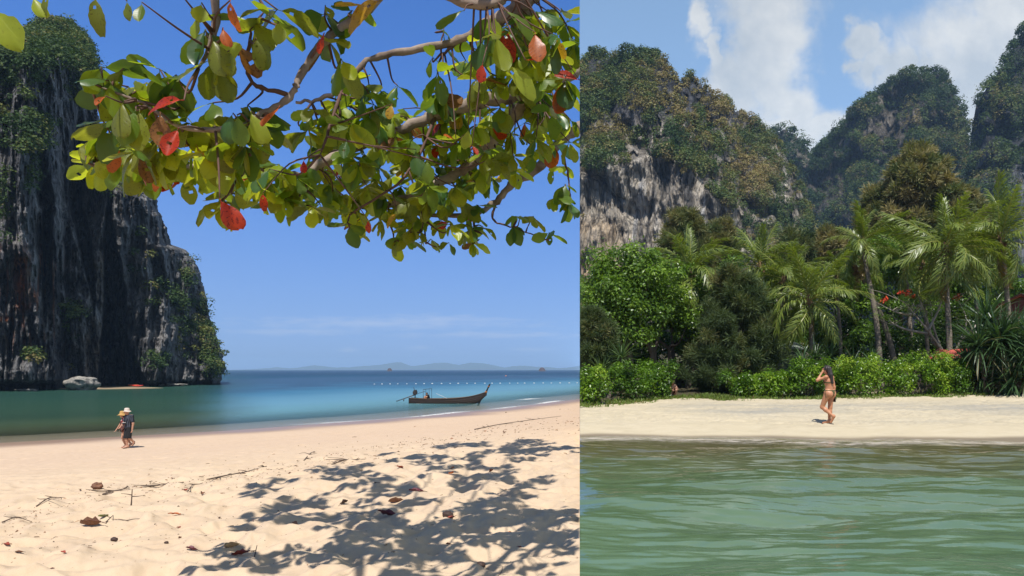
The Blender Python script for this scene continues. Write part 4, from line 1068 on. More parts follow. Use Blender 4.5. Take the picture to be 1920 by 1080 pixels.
def pandan(label, d, heads, seed, L=1.3, n=60, width=0.055, tint=0.5, wide=False):
    rng = np.random.default_rng(seed)
    hx = np.mean([h[0] for h in heads]); base = ground_at(hx, d); base[0] = max(base[0], 0.2)
    root = thing('pandan_plant', label, 'pandan')
    root.location = base
    T = Acc()
    for (px, py) in heads:
        dd = d + 0.5 * rng.normal()
        C = at(px, py, dd); A = Acc()
        v, q, t3 = tube(spline([base + np.array([0.1 * rng.normal(), 0.1 * rng.normal(), -0.1]), (base + C) / 2 + 0.15 * rng.normal(size=3), C], 10), np.linspace(0.09, 0.06, 10), 7, 0.1); T.add(v, q, t3)
        dirs = norm(rng.normal(size=(n, 3)) + np.array([0, -0.1, 0.55]))
        l = L * (0.7 + 0.5 * rng.random(n))
        g = np.array([0, 0, -1.0])
        seg = 5; p = np.repeat(C[None], n, 0); rowsL = []; s = norm(np.cross(dirs, rng.normal(size=(n, 3)) * 0.3 + np.array([0, 0, 1])))
        cur = dirs.copy()
        W = width * (0.7 + 0.5 * rng.random(n))
        for k in range(seg + 1):
            f = k / seg; w = (W * (1.0 - f ** 2.2) + 0.002)[:, None] * 0.5
            rowsL.append(np.stack([p - s * w, p + s * w], 1))
            p = p + cur * (l / seg)[:, None]
            cur = norm(cur + g * (0.16 + 0.28 * rng.random(n))[:, None] * (f + 0.25))
        V = np.stack(rowsL, 1)                         # n, seg+1, 2, 3
        idx = np.arange(n)[:, None, None] * (seg + 1) * 2 + np.arange(seg)[None, :, None] * 2
        Q = (idx + np.array([0, 1, 3, 2])[None, None, :]).reshape(-1, 4)
        tt = np.clip(tint + 0.15 * rng.normal(size=n) - 0.40 * (dirs[:, 2] < -0.62), 0, 1)
        A.add(V.reshape(-1, 3), Q, None, np.repeat(tt, (seg + 1) * 2))
        A.build('leaf_rosette', M_PANDAN, root, False, 1, base)
    T.build('stem', M_BARK, root, True, 1, base)
pandan('grey green pandan with two spiky heads at the left edge of the grove', 30, [(1165, 672), (1128, 700)], 301, 1.15, 80, 0.05, 0.75)
pandan('low spiky pandan directly behind the walking woman', 32, [(1528, 672), (1556, 668), (1505, 682)], 302, 1.1, 60, 0.05, 0.5)
pandan('low spiky pandan left of the curved palm trunk', 33, [(1600, 680), (1632, 678)], 303, 1.0, 50, 0.05, 0.45)
pandan('tall pandan thicket at the right edge, nearest heads', 31.5, [(1835, 650), (1868, 690), (1820, 690), (1850, 605), (1872, 640), (1842, 712)], 304, 1.75, 150, 0.085, 0.42)
pandan('tall pandan thicket filling the far right edge', 31.0, [(1905, 640), (1925, 700), (1880, 640), (1950, 660), (1890, 712), (1912, 672), (1935, 655)], 305, 1.8, 150, 0.09, 0.40)

HEDGE_N = 0
def hedge(label, d, px, py_top, half_px, seed, tint=0.5, ls=0.11, nb=40, per=120):
    rng = np.random.default_rng(seed)
    base = ground_at(px, d); base[0] = max(base[0], 0.15)
    root = thing('scaevola_bush', label, 'bush', base, 0, 'bushes along the top of the sand')
    H = (693 - py_top) / F * d - base[2]; W = half_px / F * d
    u = norm(rng.normal(size=(nb, 3)) + np.array([0, -0.2, 0.2])); 
    rr = 0.55 + 0.4 * rng.random((nb, 1))
    c = base + np.array([(px - 1087) / F * d - base[0], 0, H * 0.46])
    B = c + u * rr * np.array([W, W * 0.55 + 0.2, H * 0.5])
    B[:nb // 4, 2] = base[2] + H * (0.80 + 0.32 * rng.random(nb // 4)); B[:nb // 4, 0] = c[0] + W * rng.uniform(-1, 1, nb // 4)
    R = 0.16 + 0.16 * rng.random(nb) * min(1, H)
    tt = np.clip(tint + 0.26 * rng.normal(size=nb) + 0.15 * (B[:, 2] - c[2]) / H, 0, 1)
    v, q, t = scatter_clumps(B, R * 1.2, per, ls, rng, tt, 0.13, 0.9, 0.75, 0.5, 0.3)
    A = Acc(); A.add(v, q, None, t)
    A.build('foliage', M_HEDGE, root, False, 1, base)
    T = Acc()
    for k in range(12):
        e = B[rng.integers(nb)]
        v, q, t3 = tube(spline([base + np.array([0.35 * W * rng.normal(), 0.1 * rng.normal(), -0.05]), (base + e) / 2 + 0.08 * rng.normal(size=3), e], 8), np.linspace(0.022, 0.006, 8), 5); T.add(v, q, t3)
    T.build('stem', M_BARK, root, True, 1, base)
hedge('yellow green bush at the left edge of the sand', 26.5, 1112, 700, 36, 401, 0.55)
hedge('dark bush under the two headed pandan', 28, 1185, 690, 48, 402, 0.18)
hedge('dark bush right of the two headed pandan by the seated person', 29.5, 1232, 688, 34, 403, 0.2)
hedge('low bright bush in front of the casuarina shrub', 30, 1398, 706, 46, 404, 0.42)
hedge('low bright bush below the slat hut', 30, 1454, 704, 40, 405, 0.45)
hedge('rounded bush just left of the walking woman', 30, 1514, 684, 36, 406, 0.28)
hedge('rounded bush just right of the walking woman', 30.2, 1606, 680, 46, 407, 0.55)
hedge('bright bush below the curved palm trunk', 30.5, 1672, 678, 48, 408, 0.6)
hedge('bright bush left of the low red roof', 30.8, 1738, 672, 44, 409, 0.6)
hedge('dark green bush at the foot of the pandan thicket', 31, 1788, 684, 36, 410, 0.3)
hedge('small low shrub under the far right pandan', 31.5, 1900, 724, 26, 411, 0.35, 0.09, 22, 90)
hedge('low dark bush behind the walking woman', 31.5, 1560, 690, 40, 412, 0.15)

def flame_tree():
    rng = np.random.default_rng(55)
    d = 36.5; base = ground_at(1782, d)
    root = thing('flame_tree', 'pale bare branched flame tree with sparse red flowers among the palms', 'tree', base)
    T = Acc(); L = Acc(); Fl = Acc()
    def br(pts, r0, r1, n=18):
        P = spline([at(*p) for p in pts], n); v, q, t3 = tube(P, np.linspace(r0, r1, n), 7, 0.1, 2); T.add(v, q, t3); return P
    P0 = [(1782, 725, d), (1778, 690, d), (1764, 655, d - .3), (1748, 640, d - .5)]
    br(P0, 0.14, 0.09)
    ends = []
    for pts in ([(1764, 655, d - .3), (1740, 620, d - 1), (1715, 590, d - 1.2), (1695, 566, d - 1.5)], [(1748, 640, d - .5), (1738, 600, d - .5), (1724, 560, d - .6), (1720, 545, d)],
                [(1770, 668, d), (1752, 620, d), (1746, 580, d + .3), (1742, 560, d + .5)], [(1776, 690, d), (1800, 640, d - .5), (1812, 600, d - .3), (1795, 560, d)],
                [(1745, 626, d - .7), (1700, 618, d - 1), (1672, 605, d - 1), (1668, 596, d - 1)], [(1800, 640, d - .5), (1830, 610, d), (1850, 570, d)], [(1740, 620, d - 1), (1760, 580, d - 1), (1768, 552, d - 1)], [(1715, 590, d - 1.2), (1690, 588, d - 1.4), (1668, 580, d - 1.6)]):
        P = br(pts, 0.075, 0.02); ends.append(P[-1])
        for k in range(6):
            s = P[rng.integers(8, 18)]; e = s + np.array([0.7 * rng.normal(), 0.5 * rng.normal(), 0.25 + 0.3 * rng.normal()])
            v, q, t3 = tube(spline([s, (s + e) / 2 + 0.08 * rng.normal(size=3), e], 7), np.linspace(0.018, 0.005, 7), 5); T.add(v, q, t3); ends.append(e)
    ends = np.array(ends)
    Pc = ends + 0.15 * rng.normal(size=ends.shape) + np.array([0, 0, 0.08])
    v, q, t = scatter_clumps(Pc, 0.42, 70, 0.10, rng, 0.6, 0.15, 0.35, 1.2, 0.4, 0.1); L.add(v, q, None, t)
    Pf = np.array([at(1705, 545, d - 1.4), at(1700, 552, d - 1.4), at(1660, 560, d - 1.6), at(1688, 548, d - 1.5), at(1797, 556, d), at(1792, 560, d), at(1712, 556, d - 1), at(1655, 565, d - 1.6), at(1742, 548, d)])
    
    T.build('trunk', M_BARK_PALE, root, True, 1, base); L.build('foliage', M_BROAD, root, False, 1, base)
    for p_ in Pf:
        v, q, t = scatter_clumps(p_[None], 0.16, 26, 0.10, rng, 0.5, 0.1, 0.7, 0.3, 0.8, 0.1); Acc().add(v, q, None, t).build('flower_cluster', M_FLOWER, root, False, 1, base)
flame_tree()

# huts -------------------------------------------------------------
M_SLAT = mat_plain('weathered_slats', (0.20, 0.22, 0.18), (0.10, 0.115, 0.09), 6, 0.85, 0.3, 0.01)
M_ROOF = mat_plain('red_roof_sheet', (0.46, 0.085, 0.05), (0.30, 0.055, 0.035), 3, 0.6, 0.2, 0.01)
M_WOODR = mat_plain('red_brown_timber', (0.17, 0.055, 0.04), (0.10, 0.035, 0.025), 4, 0.7)
M_POST = mat_plain('hut_post', (0.12, 0.085, 0.06), (0.06, 0.045, 0.03), 6, 0.8)
def slat_hut():
    d = 36.5; base = ground_at(1455, d)
    root = thing('slat_hut', 'small grey hut with a slatted front in the shade of the palms', 'hut', base)
    w = 2.3; 
    for k in range(11):
        z = 0.55 + k * 0.135; v, q = box((0, -0.03 * k * 0.9, z), (w, 0.03, 0.10)); mk('slat', v, q, M_SLAT, root)
    for sx in (-1, 1):
        v, q = box((sx * (w / 2 - 0.05), 0.10, 1.0), (0.09, 0.09, 2.2)); mk('post', v, q, M_POST, root)
    v, q = box((0, 1.0, 1.0), (w, 0.06, 1.9)); mk('back_wall', v, q, M_SLAT, root)
    for sx in (-1, 1):
        v, q = box((sx * w / 2, 0.52, 1.0), (0.05, 0.9, 1.9)); mk('side_wall', v, q, M_SLAT, root)
    v = np.array([[-1.4, -0.75, 2.05], [1.4, -0.75, 2.05], [1.4, 1.3, 2.45], [-1.4, 1.3, 2.45]]); v = np.vstack([v, v + np.array([0, 0, 0.05])])
    mk('roof', v, np.array([[3, 2, 1, 0], [4, 5, 6, 7], [0, 1, 5, 4], [1, 2, 6, 5], [2, 3, 7, 6], [3, 0, 4, 7]]), M_SLAT, root)
slat_hut()
def roof_sheet(w, l, pitch, n=26):
    """corrugated sheet: ridge along x, falling to -y"""
    x = np.linspace(-w / 2, w / 2, n * 4); z = 0.025 * np.sin(np.arange(n * 4) * np.pi / 2 * 1.0)
    y = np.array([0, -l * math.cos(pitch)]); rows = []
    for s in (0.0, 1.0):
        rows.append(np.stack([x, np.full_like(x, -s * l * math.cos(pitch)), z - s * l * math.sin(pitch)], -1))
    V = np.stack(rows); Vb = V - np.array([0, 0, 0.03])
    Fq = grid_faces(2, n * 4)
    return np.vstack([V.reshape(-1, 3), Vb.reshape(-1, 3)]), np.vstack([Fq[:, ::-1], Fq + n * 8])
def red_hut(label, d, px, py_eave, w, l, rz, wall_h):
    base = ground_at(px, d)
    root = thing('red_roofed_hut', label, 'hut', base, rz)
    ez = (693 - py_eave) / F * d - base[2]; pitch = math.radians(27)
    rise = l * math.sin(pitch); run = l * math.cos(pitch)
    for s in (1, -1):
        v, q = roof_sheet(w, l, pitch); v = v + np.array([0, 0, ez + rise])
        if s < 0: v = v * np.array([-1, -1, 1])
        mk('roof_sheet', v, q, M_ROOF, root)
    hw = w / 2 - 0.25
    v, q = box((0, -run + 0.35, ez / 2), (w - 0.5, 0.08, ez)); mk('front_wall', v, q, M_WOODR, root)
    v, q = box((0, run - 0.35, ez / 2), (w - 0.5, 0.08, ez)); mk('rear_wall', v, q, M_WOODR, root)
    for sx in (-1, 1):
        V = np.array([[sx * hw, -run + 0.4, 0], [sx * hw, run - 0.4, 0], [sx * hw, run - 0.4, ez], [sx * hw, 0, ez + rise - 0.12], [sx * hw, -run + 0.4, ez]])
        V = np.vstack([V, V - np.array([sx * 0.06, 0, 0])])
        mk('gable_wall', V, [np.array([[0, 1, 2, 3, 4], [9, 8, 7, 6, 5]]), np.array([[k, (k + 1) % 5, (k + 1) % 5 + 5, k + 5] for k in range(5)])], M_WOODR, root)
        for s in (1, -1):
            v, q, t3 = tube(np.array([[sx * w / 2, 0, ez + rise + 0.03], [sx * w / 2, -s * run, ez + 0.03]]), 0.06, 4); mk('barge_board', v, [q, t3], M_WOODR, root)
red_hut('low hut with red corrugated roof behind the hedge', 34, 1800, 672, 2.2, 1.0, math.radians(-62), 1.0)
red_hut('red roofed timber pavilion at the right edge above the pandan', 37.2, 1920, 583, 2.4, 1.7, math.radians(50), 2)

# grass on the top of the sand ----------------------------------------
def grass():
    rng = np.random.default_rng(66)
    n = 5200
    x = rng.random(n) * 24; edge = np.interp(x, [0, 2, 5, 9, 14, 20], [25.6, 27.6, 29.6, 29.6, 30.6, 32.5])
    y = edge + 0.9 * rng.normal(size=n) * 0.55 - 0.15 + 0.5 * gnoise(np.stack([x * 0.4, 0 * x, 0 * x], -1))
    keep = (gnoise(np.stack([x * 0.7, y * 0.9, 0 * x + 3], -1)) > -0.15) | (x > 11)
    x, y = x[keep], y[keep]; z = zB(x, y)
    P = np.stack([x, y, z], -1); n = len(P)
    P = np.repeat(P, 5, 0) + np.c_[0.08 * rng.normal(size=(n * 5, 2)), np.zeros(n * 5)]
    D = norm(rng.normal(size=(n * 5, 3)) * 0.7 + np.array([0, 0, 0.8])); D[:, 2] = np.abs(D[:, 2])
    V, Q = kites(P, D, rng.normal(size=(n * 5, 3)), 0.10 + 0.10 * rng.random(n * 5), 0.035)
    t = np.clip(0.55 + 0.25 * rng.normal(size=n), 0, 1)
    V, Fs, a = clip(V, [Q], 1, {'tint': np.repeat(t, 20)})
    tag(mk('beach_grass', V, Fs, M_GRASS, attrs=a), 'strip of creeping green grass along the upper sand', 'grass', kind='stuff')
grass()
# ------------------------------------------------------------------ the sea almond tree hanging over the left beach
def mat_almond(name, c, t, spots=0.0, spotcol=(0.10, 0.02, 0.01), transl=0.45, rough=0.38):
    m, b, out = mat_new(name)
    tc = b.obj(); sep = b.node('ShaderNodeSeparateXYZ'); b.L.new(tc, sep.inputs[0])
    ax = b.math('ABSOLUTE', sep.outputs[0]); y = sep.outputs[1]
    mid = b.math('LESS_THAN', ax, 0.011)
    vein = b.math('GREATER_THAN', b.math('SINE', b.math('MULTIPLY', b.math('SUBTRACT', y, b.math('MULTIPLY', ax, 0.75)), 58.0)), 0.93)
    line = b.math('MAXIMUM', mid, b.math('MULTIPLY', vein, 0.55))
    rnd = b.node('ShaderNodeObjectInfo').outputs['Random']
    n = b.noise(b.pos(), 16, 4, 0.6)
    col = b.mix(b.math('MULTIPLY', b.math('SUBTRACT', n, 0.35), 1.8, clamp=True), b.mix(1.0, c, (0.62, 0.66, 0.7), 'MULTIPLY'), b.mix(1.0, c, (1.25, 1.22, 1.1), 'MULTIPLY'))
    col = b.mix(b.math('MULTIPLY', rnd, 0.55), col, b.mix(1.0, c, (0.72, 0.60, 0.6), 'MULTIPLY'))
    tcol = b.mix(b.math('MULTIPLY', rnd, 0.5), t, b.mix(1.0, t, (0.62, 0.55, 0.6), 'MULTIPLY'))
    col = b.mix(b.math('MULTIPLY', line, 0.45), col, b.mix(1.0, col, (1.9, 1.8, 1.8), 'MULTIPLY'))
    tcol = b.mix(b.math('MULTIPLY', line, 0.5), tcol, b.mix(1.0, tcol, (0.55, 0.55, 0.5), 'MULTIPLY'))
    sp = b.math('MULTIPLY', b.math('SUBTRACT', b.noise(b.pos(), 75, 3, 0.6), 0.66 - 0.10 * spots), 14.0, clamp=True)
    k = b.math('MULTIPLY', sp, 0.35 + 0.5 * min(spots, 1))
    col = b.mix(k, col, spotcol); tcol = b.mix(k, tcol, spotcol)
    tl = b.node('ShaderNodeBsdfTranslucent'); b.set(tl.inputs[0], tcol)
    b.L.new(b.mixs(transl, b.pbsdf(col, rough, b.bump(line, 0.25, 0.01), 0.45), tl.outputs[0]), out.inputs[0]); return m
AL = {
    'green': mat_almond('almond_leaf_green', (0.10, 0.17, 0.022), (0.42, 0.56, 0.02), 0.2, (0.06, 0.04, 0.01)),
    'olive': mat_almond('almond_leaf_olive', (0.165, 0.19, 0.024), (0.50, 0.54, 0.025), 0.6, (0.08, 0.04, 0.01)),
    'dark': mat_almond('almond_leaf_dark', (0.05, 0.12, 0.032), (0.26, 0.38, 0.02), 0.1, (0.05, 0.03, 0.01), 0.35, 0.32),
    'lime': mat_almond('almond_leaf_lime', (0.27, 0.35, 0.03), (0.78, 0.85, 0.03), 0.2, (0.10, 0.06, 0.01)),
    'yellow': mat_almond('almond_leaf_yellow', (0.50, 0.30, 0.025), (0.75, 0.42, 0.02), 0.9, (0.20, 0.08, 0.01)),
    'orange': mat_almond('almond_leaf_orange', (0.52, 0.13, 0.02), (0.75, 0.16, 0.015), 0.8, (0.16, 0.03, 0.01)),
    'red': mat_almond('almond_leaf_red', (0.50, 0.050, 0.014), (0.80, 0.070, 0.010), 1.0, (0.12, 0.01, 0.005)),
    'brown': mat_almond('almond_leaf_brown', (0.26, 0.12, 0.035), (0.36, 0.15, 0.03), 1.0, (0.08, 0.03, 0.01)),
}
M_ABARK = mat_plain('almond_bark', (0.36, 0.285, 0.225), (0.13, 0.095, 0.075), 7.0, 0.9, 0.7, 0.02, 0.1, (1, 1, 1))
M_TWIG = mat_plain('almond_twig', (0.15, 0.075, 0.05), (0.07, 0.04, 0.03), 9.0, 0.8)
def leaf_arrays(curl, fold, bend, wid, seed, holes=False, rows=11):
    rng = np.random.default_rng(seed)
    t = np.linspace(0, 1, rows)
    w = wid * np.clip(np.sin(np.pi * np.clip(t, 0, 1) ** 1.5), 0, 1) ** 0.58 * (1 + 0.05 * rng.normal(size=rows))
    w[0] = 0.008; w[-1] = 0.05 + 0.03 * rng.random()
    x = np.stack([-w, -w * 0.5, 0 * w, w * 0.5, w], 1); y = np.repeat(t[:, None], 5, 1) * 0.9 + 0.1
    wob = 0.03 * rng.normal(size=(rows, 2)).cumsum(0) * 0.5
    z = fold * np.abs(x) - curl * y ** 2 + 0.0
    z[:, 0] += wob[:, 0]; z[:, 4] += wob[:, 1]
    x = x + bend * y ** 2
    V = np.stack([x, y, z], -1).reshape(-1, 3)
    Fq = grid_faces(rows, 5)
    if holes: Fq = np.delete(Fq, [rng.integers(8, len(Fq) - 6)], 0)
    pv, pq, pt = tube(np.array([[0, 0, 0], [0, 0.06, 0.002], [0, 0.13, -curl * 0.015]]), [0.012, 0.010, 0.008], 4)
    return np.vstack([V, pv]), [np.vstack([Fq, pq + len(V)]), pt + len(V)]
LEAFS = [leaf_arrays(*a) for a in [(0.10, 0.25, 0.0, 0.27, 1), (0.30, 0.15, 0.06, 0.29, 2), (-0.12, 0.35, -0.05, 0.26, 3), (0.5, 0.2, 0.1, 0.25, 4, True), (0.2, -0.2, -0.08, 0.30, 5), (0.05, 0.5, 0.03, 0.24, 6, True)]]
_leafmesh = {}
def leaf_mesh(k, m):
    if (k, m) not in _leafmesh:
        V, Fs = LEAFS[k]; _leafmesh[(k, m)] = mesh_data('leaf', V, Fs, AL[m], True)
    return _leafmesh[(k, m)]
def basis(D, N):
    D = norm(D); N = N - D * (N @ D); N = norm(N); X = np.cross(D, N)
    return np.stack([X, D, N], 1)

def almond_tree():
    rng = np.random.default_rng(5)
    gx, gy = -2.6, -3.2
    base = np.array([gx, gy, float(sand_z(np.array([gx]), np.array([gy]))[0])])
    root = thing('sea_almond_tree', 'overhanging sea almond tree with green and red leaves above the sand', 'tree', base)
    BR = []
    def branch(pts, r0, r1, name='branch', n=None, side=-1, wig=0.0):
        P = [np.array(p[1:], float) if p[0] == 'w' else at(*p) for p in pts]
        m = n or 6 * len(P)
        C = spline(P, m); C[1:-1] += wig * rng.normal(size=(m - 2, 3))
        R = np.linspace(r0, r1, m) * (1 + 0.08 * np.sin(np.arange(m) * 1.7 + len(BR)) + 0.06 * rng.normal(size=m))
        v, q, t3 = tube(C, np.maximum(R, 0.003), 8, 0.14, len(BR))
        v, fs, _ = clip(v, [q, t3], side)
        mk(name, v - base, fs, M_ABARK if r0 > 0.02 else M_TWIG, root, True)
        BR.append(C[C[:, 0] < -0.005]); return C
    branch([('w', gx, gy, base[2] - 0.3), ('w', -2.5, -2.8, 0.2), ('w', -1.9, -1.0, 2.1), ('w', -1.6, 0.6, 2.9), ('w', -1.5, 1.6, 3.1)], 0.28, 0.08, 'trunk', 40)
    branch([('w', -1.5, 1.6, 3.1), (960, -70, 5.2), (975, 2, 5.2), (905, 50, 5.2), (860, 77, 5.2), (760, 96, 5.15), (692, 112, 5.1), (645, 160, 5.0), (605, 184, 5.0), (555, 192, 5.0)], 0.046, 0.010, wig=0.006)
    branch([('w', -1.5, 1.6, 3.1), (960, -140, 4.6), (945, -6, 4.5), (870, 4, 4.5), (800, -30, 4.5)], 0.045, 0.025)
    branch([('w', -1.6, 0.6, 2.9), (830, -260, 4.0), (720, -20, 4.0), (650, 45, 4.0), (610, 75, 3.95), (570, 130, 3.9), (545, 180, 3.85), (500, 210, 3.8), (440, 238, 3.75), (345, 240, 3.7), (290, 207, 3.65), (240, 182, 3.6), (170, 160, 3.6)], 0.032, 0.005, wig=0.004)
    branch([('w', -1.6, 0.6, 2.9), (600, -260, 3.6), (420, -70, 3.6), (405, 40, 3.6), (392, 92, 3.6), (372, 128, 3.6)], 0.04, 0.006)
    branch([(600, -260, 3.6), (300, -150, 3.4), (120, -60, 3.3), (-30, -20, 3.2)], 0.025, 0.006)
    branch([(975, 2, 5.2), (992, 90, 5.7), (985, 170, 6.0), (900, 192, 6.0), (820, 214, 6.0), (790, 228, 5.95), (700, 262, 5.8), (600, 307, 5.6), (560, 330, 5.5), (480, 322, 5.4), (370, 312, 5.3), (300, 322, 5.2), (190, 316, 5.1)], 0.070, 0.008, n=90, wig=0.006)
    branch([(1000, 172, 6.0), (950, 235, 6.3), (890, 300, 6.4), (832, 340, 6.4), (762, 372, 6.4), (712, 386, 6.4)], 0.060, 0.030, wig=0.006)
    branch([(985, 170, 6.0), (1030, 200, 6.4), (1058, 235, 6.7), (1050, 262, 6.8), (1012, 312, 6.8), (960, 345, 6.8), (930, 378, 6.8), (885, 402, 6.7), (800, 402, 6.7), (690, 390, 6.6)], 0.070, 0.012, n=60, wig=0.006)
    branch([(985, 170, 6.0), (1040, 158, 6.05), (1092, 128, 6.1)], 0.045, 0.045); branch([(1050, 262, 6.8), (1092, 236, 6.8)], 0.055, 0.055); branch([(905, 50, 5.2), (960, 22, 5.2), (1005, -10, 5.2)], 0.05, 0.05)
    for pts in ([(930, 378, 6.8), (925, 412, 6.8), (965, 428, 6.8), (1030, 452, 6.8)], [(890, 402, 6.7), (888, 440, 6.7), (886, 470, 6.7)], [(800, 402, 6.7), (796, 432, 6.7), (800, 455, 6.7)], [(720, 388, 6.5), (735, 430, 6.5), (742, 462, 6.5)], [(762, 372, 6.4), (792, 400, 6.4), (790, 440, 6.4)],
                [(500, 210, 3.8), (455, 320, 4.0), (420, 372, 4.0), (418, 392, 4.0)], [(820, 214, 6.0), (760, 330, 5.6), (660, 400, 5.6), (655, 430, 5.6)], [(1050, 262, 6.8), (1065, 330, 6.8), (1070, 372, 6.8)], [(600, 307, 5.6), (560, 370, 5.5), (555, 392, 5.5)], [(860, 77, 5.2), (828, 100, 5.2), (832, 52, 5.2)], [(640, 165, 5.0), (612, 260, 4.8), (600, 290, 4.8)], [(545, 180, 3.85), (470, 150, 3.8), (470, 60, 3.7), (500, 20, 3.7)]):
        branch(pts, 0.014, 0.004, wig=0.003)
    # limbs of the crown above the picture
    for k, (x, y) in enumerate([(-2.2, 9.5), (-3.6, 8.0), (-3.2, 11.5), (-1.6, 12.4)]):
        e = np.array([x, y, 0.56 * y + 1.3]); s = np.array([-1.5, 1.6, 3.1]) if k % 2 else np.array([-1.6, 0.6, 2.9])
        m = (s + e) / 2 + np.array([0, 0, 0.55])
        branch([('w', *s), ('w', *m), ('w', *e)], 0.030, 0.010, 'branch', 24)
    # rosettes: px, py, depth, leaf count
    ros = []
    def poly_in(poly, n, dfun, mind=15):
        poly = np.array(poly, float); lo = poly.min(0); hi = poly.max(0); got = []
        tries = 0
        while len(got) < n and tries < 9000:
            tries += 1
            p = lo + (hi - lo) * rng.random(2); inside = False; j = len(poly) - 1
            for i in range(len(poly)):
                if (poly[i, 1] > p[1]) != (poly[j, 1] > p[1]) and p[0] < (poly[j, 0] - poly[i, 0]) * (p[1] - poly[i, 1]) / (poly[j, 1] - poly[i, 1]) + poly[i, 0]: inside = not inside
                j = i
            if inside and all((p[0] - g[0]) ** 2 + (p[1] - g[1]) ** 2 > mind ** 2 for g in got): got.append(p)
        for p in got: ros.append((p[0], p[1], dfun(p), rng.integers(5, 9)))
    poly_in([(175, 200), (215, 170), (280, 150), (350, 160), (400, 190), (470, 190), (510, 230), (500, 290), (430, 300), (330, 290), (230, 280)], 21, lambda p: 3.75 + 0.35 * rng.random(), 24)
    poly_in([(145, 280), (180, 240), (260, 270), (380, 280), (480, 290), (560, 320), (570, 375), (500, 350), (420, 345), (330, 330), (240, 322), (165, 312)], 34, lambda p: 4.9 + 0.6 * rng.random(), 17)
    poly_in([(560, 290), (640, 225), (700, 215), (790, 190), (860, 150), (960, 170), (1075, 150), (1075, 300), (1020, 270), (960, 330), (900, 370), (800, 350), (700, 370), (600, 390), (560, 360)], 92, lambda p: 5.4 + 1.4 * rng.random(), 19)
    poly_in([(870, 110), (930, 30), (1000, 10), (1078, 5), (1078, 150), (960, 165), (880, 150)], 24, lambda p: 4.7 + 0.9 * rng.random(), 22)
    poly_in([(650, 380), (720, 370), (820, 360), (905, 385), (890, 435), (800, 425), (740, 445), (660, 415)], 20, lambda p: 6.2 + 0.5 * rng.random(), 20)
    poly_in([(560, 240), (600, 170), (660, 150), (720, 165), (700, 220), (620, 260)], 13, lambda p: 4.9 + 0.4 * rng.random(), 22)
    ros += [(x, y, d, n) for (x, y, d, n) in [(385, 55, 3.6, 4), (400, 110, 3.6, 5), (440, 80, 3.6, 3), (475, 40, 3.7, 3), (505, 30, 3.7, 4), (520, 18, 3.7, 3), (610, 25, 4.0, 4), (615, 72, 4.0, 5), (640, 110, 4.0, 3), (660, 20, 4.0, 3), (585, 205, 4.9, 4), (330, 140, 3.7, 4), (300, 130, 3.7, 3), (190, 125, 3.6, 3), (205, 150, 3.6, 4), (232, 128, 3.6, 2),
            (415, 375, 4.0, 6), (440, 362, 4.1, 3), (490, 352, 5.0, 5), (532, 370, 5.3, 5), (556, 380, 5.4, 5), (586, 388, 5.4, 5), (655, 420, 5.6, 5), (665, 395, 5.6, 4), (742, 452, 6.5, 4), (764, 446, 6.5, 4), (790, 432, 6.4, 4), (808, 448, 6.7, 3), (842, 455, 6.7, 2), (886, 455, 6.7, 6), (880, 430, 6.7, 5), (905, 425, 6.7, 3), (962, 422, 6.8, 4), (975, 405, 6.8, 4), (1000, 405, 6.8, 3), (1030, 436, 6.8, 4), (1042, 368, 6.8, 4), (1060, 345, 6.8, 4), (1068, 378, 6.8, 5), (1040, 310, 6.8, 3), (832, 60, 5.2, 2), (812, 108, 5.2, 3), (820, 135, 5.2, 3), (745, 160, 5.2, 3), (930, 65, 4.4, 3)]]
    leaves = []                         # (pos, basis, length, mesh k, material, px size)
    TW = Acc()
    allb = np.concatenate(BR); 
    names = ['green', 'olive', 'dark', 'lime', 'yellow', 'orange', 'red', 'brown']
    for (px, py, d, n) in ros:
        P = at(px, py, d)
        i = np.argmin(((allb - P) ** 2).sum(1) + 0.5 * np.maximum(0, P[2] - allb[:, 2]) ** 2); S = allb[i]
        M_ = (S + P) / 2 + 0.04 * rng.normal(size=3) + np.array([0, 0, -0.03])
        v, q, t3 = tube(spline([S, M_, P], 9), np.linspace(0.009, 0.004, 9), 5)
        TW.add(v, q, t3)
        left = px < 560
        pal = rng.choice(8, p=[0.27, 0.36, 0.14, 0.20, 0.006, 0.006, 0.008, 0.01] if not (left and py > 270) else [0.25, 0.20, 0.03, 0.42, 0.02, 0.03, 0.03, 0.02])
        a0 = rng.random() * 6.28
        for k in range(n):
            a = a0 + k * 6.283 / n + 0.3 * rng.normal()
            e = math.radians(rng.uniform(5, 75))
            D = np.array([math.cos(a) * math.cos(e), math.sin(a) * math.cos(e), -math.sin(e)])
            N = np.array([0, 0, 1.0]) + 0.45 * rng.normal(size=3) + 0.25 * np.array([math.cos(a), math.sin(a), 0])
            mname = names[pal] if rng.random() < 0.62 else names[rng.choice(8, p=[0.30, 0.34, 0.13, 0.18, 0.012, 0.012, 0.014, 0.012])]
            L = rng.uniform(0.14, 0.25) * (0.85 if py > 380 else 1.0)
            leaves.append((P, basis(D, N), L, int(rng.integers(6)), mname, L / d * F, 0))
